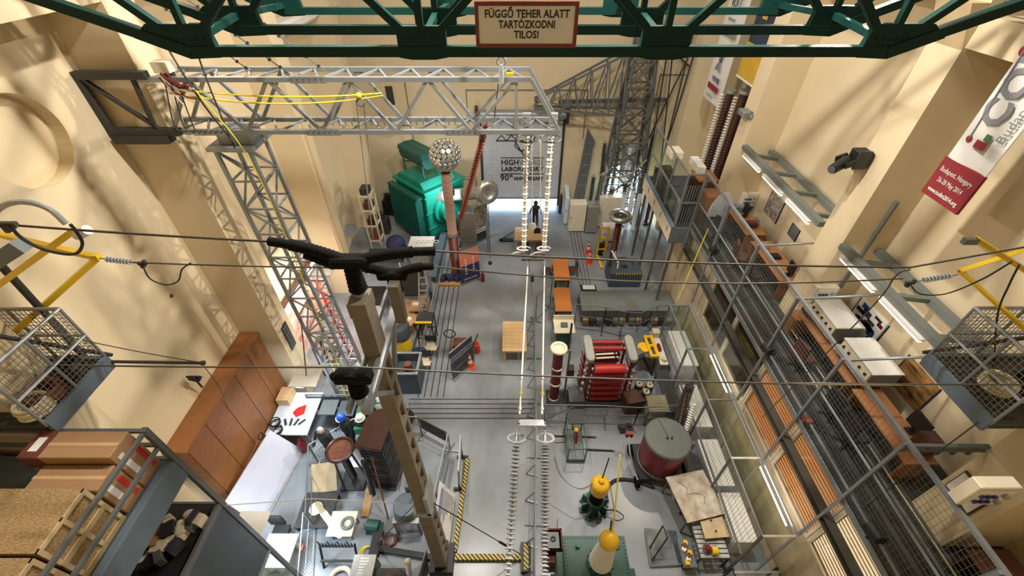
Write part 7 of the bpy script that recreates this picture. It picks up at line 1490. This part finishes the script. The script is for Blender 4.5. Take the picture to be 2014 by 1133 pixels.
t = thing('glass_jar', 'clear glass jar by the meter box', 'jar', (-4.0,3.4,0)); ob('jar', MB().lathe([(.14,0),(.15,.02),(.15,.35),(.1,.42),(.1,.45)], (-3.85,3.05,0), 18), 'glass', t, smooth=True); ob('lid', MB().cyl((-3.85,3.05,.45), (-3.85,3.05,.48), .11), 'alu', t)
for i, y in enumerate((3.3,4.1)): ob('steel_sheet', MB().plate([(-2.75,y-.5,0),(-2.6,y+.3,0),(-2.5,y+.3,1.0),(-2.65,y-.5,1.0)], .03), ['white_cool','steel'][i], label='%s sheet leaning against the pole base' % ['white','grey'][i], cat='sheet')
# ------------------------------------------------------------------ office chair and lit corner under the platform
t = thing('office_chair', 'black office chair beside the leaning board', 'chair', (-7.2,5.0,0)); x, y = -7.2, 5.0
ob('seat', MB().cbox((x,y,.48), (.5,.5,.1)), 'black_soft', t, bevel=.02); ob('backrest', MB().cbox((x-.1,y+.25,.85), (.5,.09,.55)), 'black_soft', t, bevel=.03); ob('column', MB().cyl((x,y,.1), (x,y,.45), .03), 'black', t)
for k in range(5): a = 2*PI*k/5; bar('foot', (x,y,.1), (x+.3*math.cos(a),y+.3*math.sin(a),.05), .04, 'black', t)
t = thing('fence_panel', 'wire fence panel with a red tag beside the lit corner', 'fence', (-6.1,4.5,0)); panel(t, (-6.35,5.3,0), (-5.85,3.5,0), 1.25, 'galv_light'); ob('red_tag', MB().box((-6.2,4.4,.75), (-6.17,4.55,.9)), 'red_bright', t)
ob('white_table', MB().box((-7.4,4.0,.7), (-6.5,4.9,.74)).box((-7.3,4.1,0), (-7.2,4.2,.7)).box((-6.7,4.1,0), (-6.6,4.2,.7)).box((-7.3,4.7,0), (-7.2,4.8,.7)).box((-6.7,4.7,0), (-6.6,4.8,.7)), 'white', label='white square table in the lit corner', cat='table')
area('corner_led', (-7.0, 4.4, 2.6), .7, 120, (.72,.86,1), (-6.9,4.4,0)); lw = thing('led_panel', 'white LED panel over the lit corner', 'lamp', (-7.0,4.4,2.62)); ob('housing', MB().box((-7.4,4.0,2.62), (-6.6,4.8,2.68)), 'white', lw); bar('hanger', (-7.0,4.4,2.68), (-7.0,3.75,3.2), .04, 'steel', lw)
# ------------------------------------------------------------------ storage platform in the near left corner
PXf, PYf = -6.1, 3.8
t = thing('storage_platform', 'tall blue-grey steel storage platform in the near left corner', 'platform', (-7.8,1.5,0))
for x, y in ((PXf,PYf),(XL+.1,PYf),(PXf,.8),(PXf,-1.8),(XL+.1,-1.8)): bar('column', (x,y,0), (x,y,8.55), .09, 'steel', t)
ob('deck', MB().box((XL+.02,-1.9,7.48), (PXf,PYf,7.58)), 'paint_blue', t); ob('fascia', MB().box((PXf-.03,-1.9,7.05), (PXf+.03,PYf+.02,7.6)), 'paint_blue', t); ob('fascia', MB().box((XL+.02,PYf-.03,7.05), (PXf,PYf+.03,7.6)), 'paint_blue', t)
ob('shelf_deck', MB().box((XL+.02,-1.9,5.6), (PXf-.05,PYf-.05,5.68)), 'black', t); ob('lower_panel', MB().box((PXf-.03,-1.9,3.0), (PXf+.02,PYf,5.68)), 'paint_bluedark', t); ob('lower_panel', MB().box((XL+.02,PYf-.03,3.0), (PXf,PYf+.02,5.68)), 'paint_bluedark', t)
ob('shelf_lip', MB().box((PXf-.03,-1.9,5.62), (PXf+.03,PYf+.02,5.78)), 'steel', t); ob('bottom_beam', MB().box((PXf-.06,-1.9,2.9), (PXf+.04,PYf+.04,3.02)), 'galv', t)
for z in (8.05,8.5): bar('guard_rail', (PXf,-1.9,z), (PXf,PYf,z), .06, 'steel', t); bar('guard_rail', (XL+.05,PYf,z), (PXf,PYf,z), .06, 'steel', t)
ob('back_sheet', MB().box((XL+.02,1.2,5.68), (-7.6,1.24,7.4)), 'black', t)
for a, c in ((3.75,2.0),(1.9,.2)): ob('glass_pane', MB().box((PXf-.01,c,.1), (PXf+.005,a,2.88)), 'glass', t)
for y in (2.0,.2): bar('glass_post', (PXf,y,0), (PXf,y,2.9), .06, 'galv', t)
def carton(x0, x1, y0, y1, z0, z1, label, m='cardboard', labels=True):
    t = thing('cardboard_box', label, 'carton', ((x0+x1)/2,(y0+y1)/2,z0)); ob('box', MB().box((x0,y0,z0), (x1,y1,z1)), m, t, bevel=.012); ob('tape', MB().box((x0,(y0+y1)/2-.03,z1), (x1,(y0+y1)/2+.03,z1+.004)), 'cardboard_tape', t)
    if labels: ob('paper_label', MB().box((x1,y0+.08,z0+.2), (x1+.006,y0+.18,z1-.15)), 'paper', t); ob('red_strip', MB().box((x1,y1-.14,z0+.1), (x1+.006,y1-.06,z1-.2)), 'label_red', t)
    return t
t = carton(-7.7,-6.28,3.28,3.74,7.58,8.6, 'brown cardboard carton on the platform, far end with a dark red end flap', labels=True); ob('dark_flap', MB().box((-7.71,3.27,8.3), (-7.4,3.75,8.615)), 'cardboard_dark', t); ob('paper_label', MB().box((-7.62,3.38,8.615), (-7.48,3.62,8.62)), 'paper', t)
carton(-7.4,-6.28,2.85,3.26,7.58,8.42, 'brown cardboard carton with white label second from the far end')
def crate(x0, x1, y0, y1, z0, z1, label):
    t = thing('osb_crate', label, 'crate', ((x0+x1)/2,(y0+y1)/2,z0)); ob('box', MB().box((x0,y0,z0), (x1-.03,y1,z1)), 'osb', t)
    for a, c in ((y0,y0+.06),(y1-.06,y1),((y0+y1)/2-.03,(y0+y1)/2+.03)): ob('batten', MB().box((x1-.03,a,z0), (x1,c,z1)), 'osb_frame', t)
    for a, c in ((z0,z0+.08),(z1-.06,z1),((z0+z1)/2-.04,(z0+z1)/2+.04)): ob('batten', MB().box((x1-.028,y0,a), (x1+.002,y1,c)), 'osb_frame', t)
    return t
crate(-7.6,-6.28,1.95,2.8,7.58,8.62, 'chipboard crate with pale battens on the platform, far one'); crate(-7.6,-6.28,1.0,1.9,7.58,8.62, 'chipboard crate with pale battens on the platform, near one')
carton(-8.7,-7.65,1.5,2.7,7.58,8.45, 'flat brown carton behind the chipboard crates', labels=False)
t = thing('black_crate_stuff', 'black plastic crate of parts on the platform shelf', 'crate', (-6.7,2.6,5.68)); ob('crate', MB().box((-7.4,1.6,5.68), (-6.2,3.6,5.75)), 'black', t)
for k in range(46): ob('stored_part', MB().cbox((random.uniform(-7.1,-6.28),random.uniform(1.3,3.55),5.82+.12*random.random()), (random.uniform(.12,.3),random.uniform(.12,.3),random.uniform(.1,.25)), random.random()*3), random.choice(['black','rust','white_warm','wood_plank','steel','black_soft','poster_dark']), t)
ob('socket_strip', MB().cbox((-6.35,2.0,5.85), (.12,.3,.18)), 'beige_seat', label='cream double socket on the platform shelf', cat='socket')
ob('crumpled_paper', MB().sphere((-6.5,3.5,5.86), .1, 16, 10, (1.2,1,.6)).sphere((-6.58,3.3,5.86), .09, 16, 10, (1,1.2,.6)), 'paper', label='crumpled white paper at the far end of the platform shelf', cat='paper')
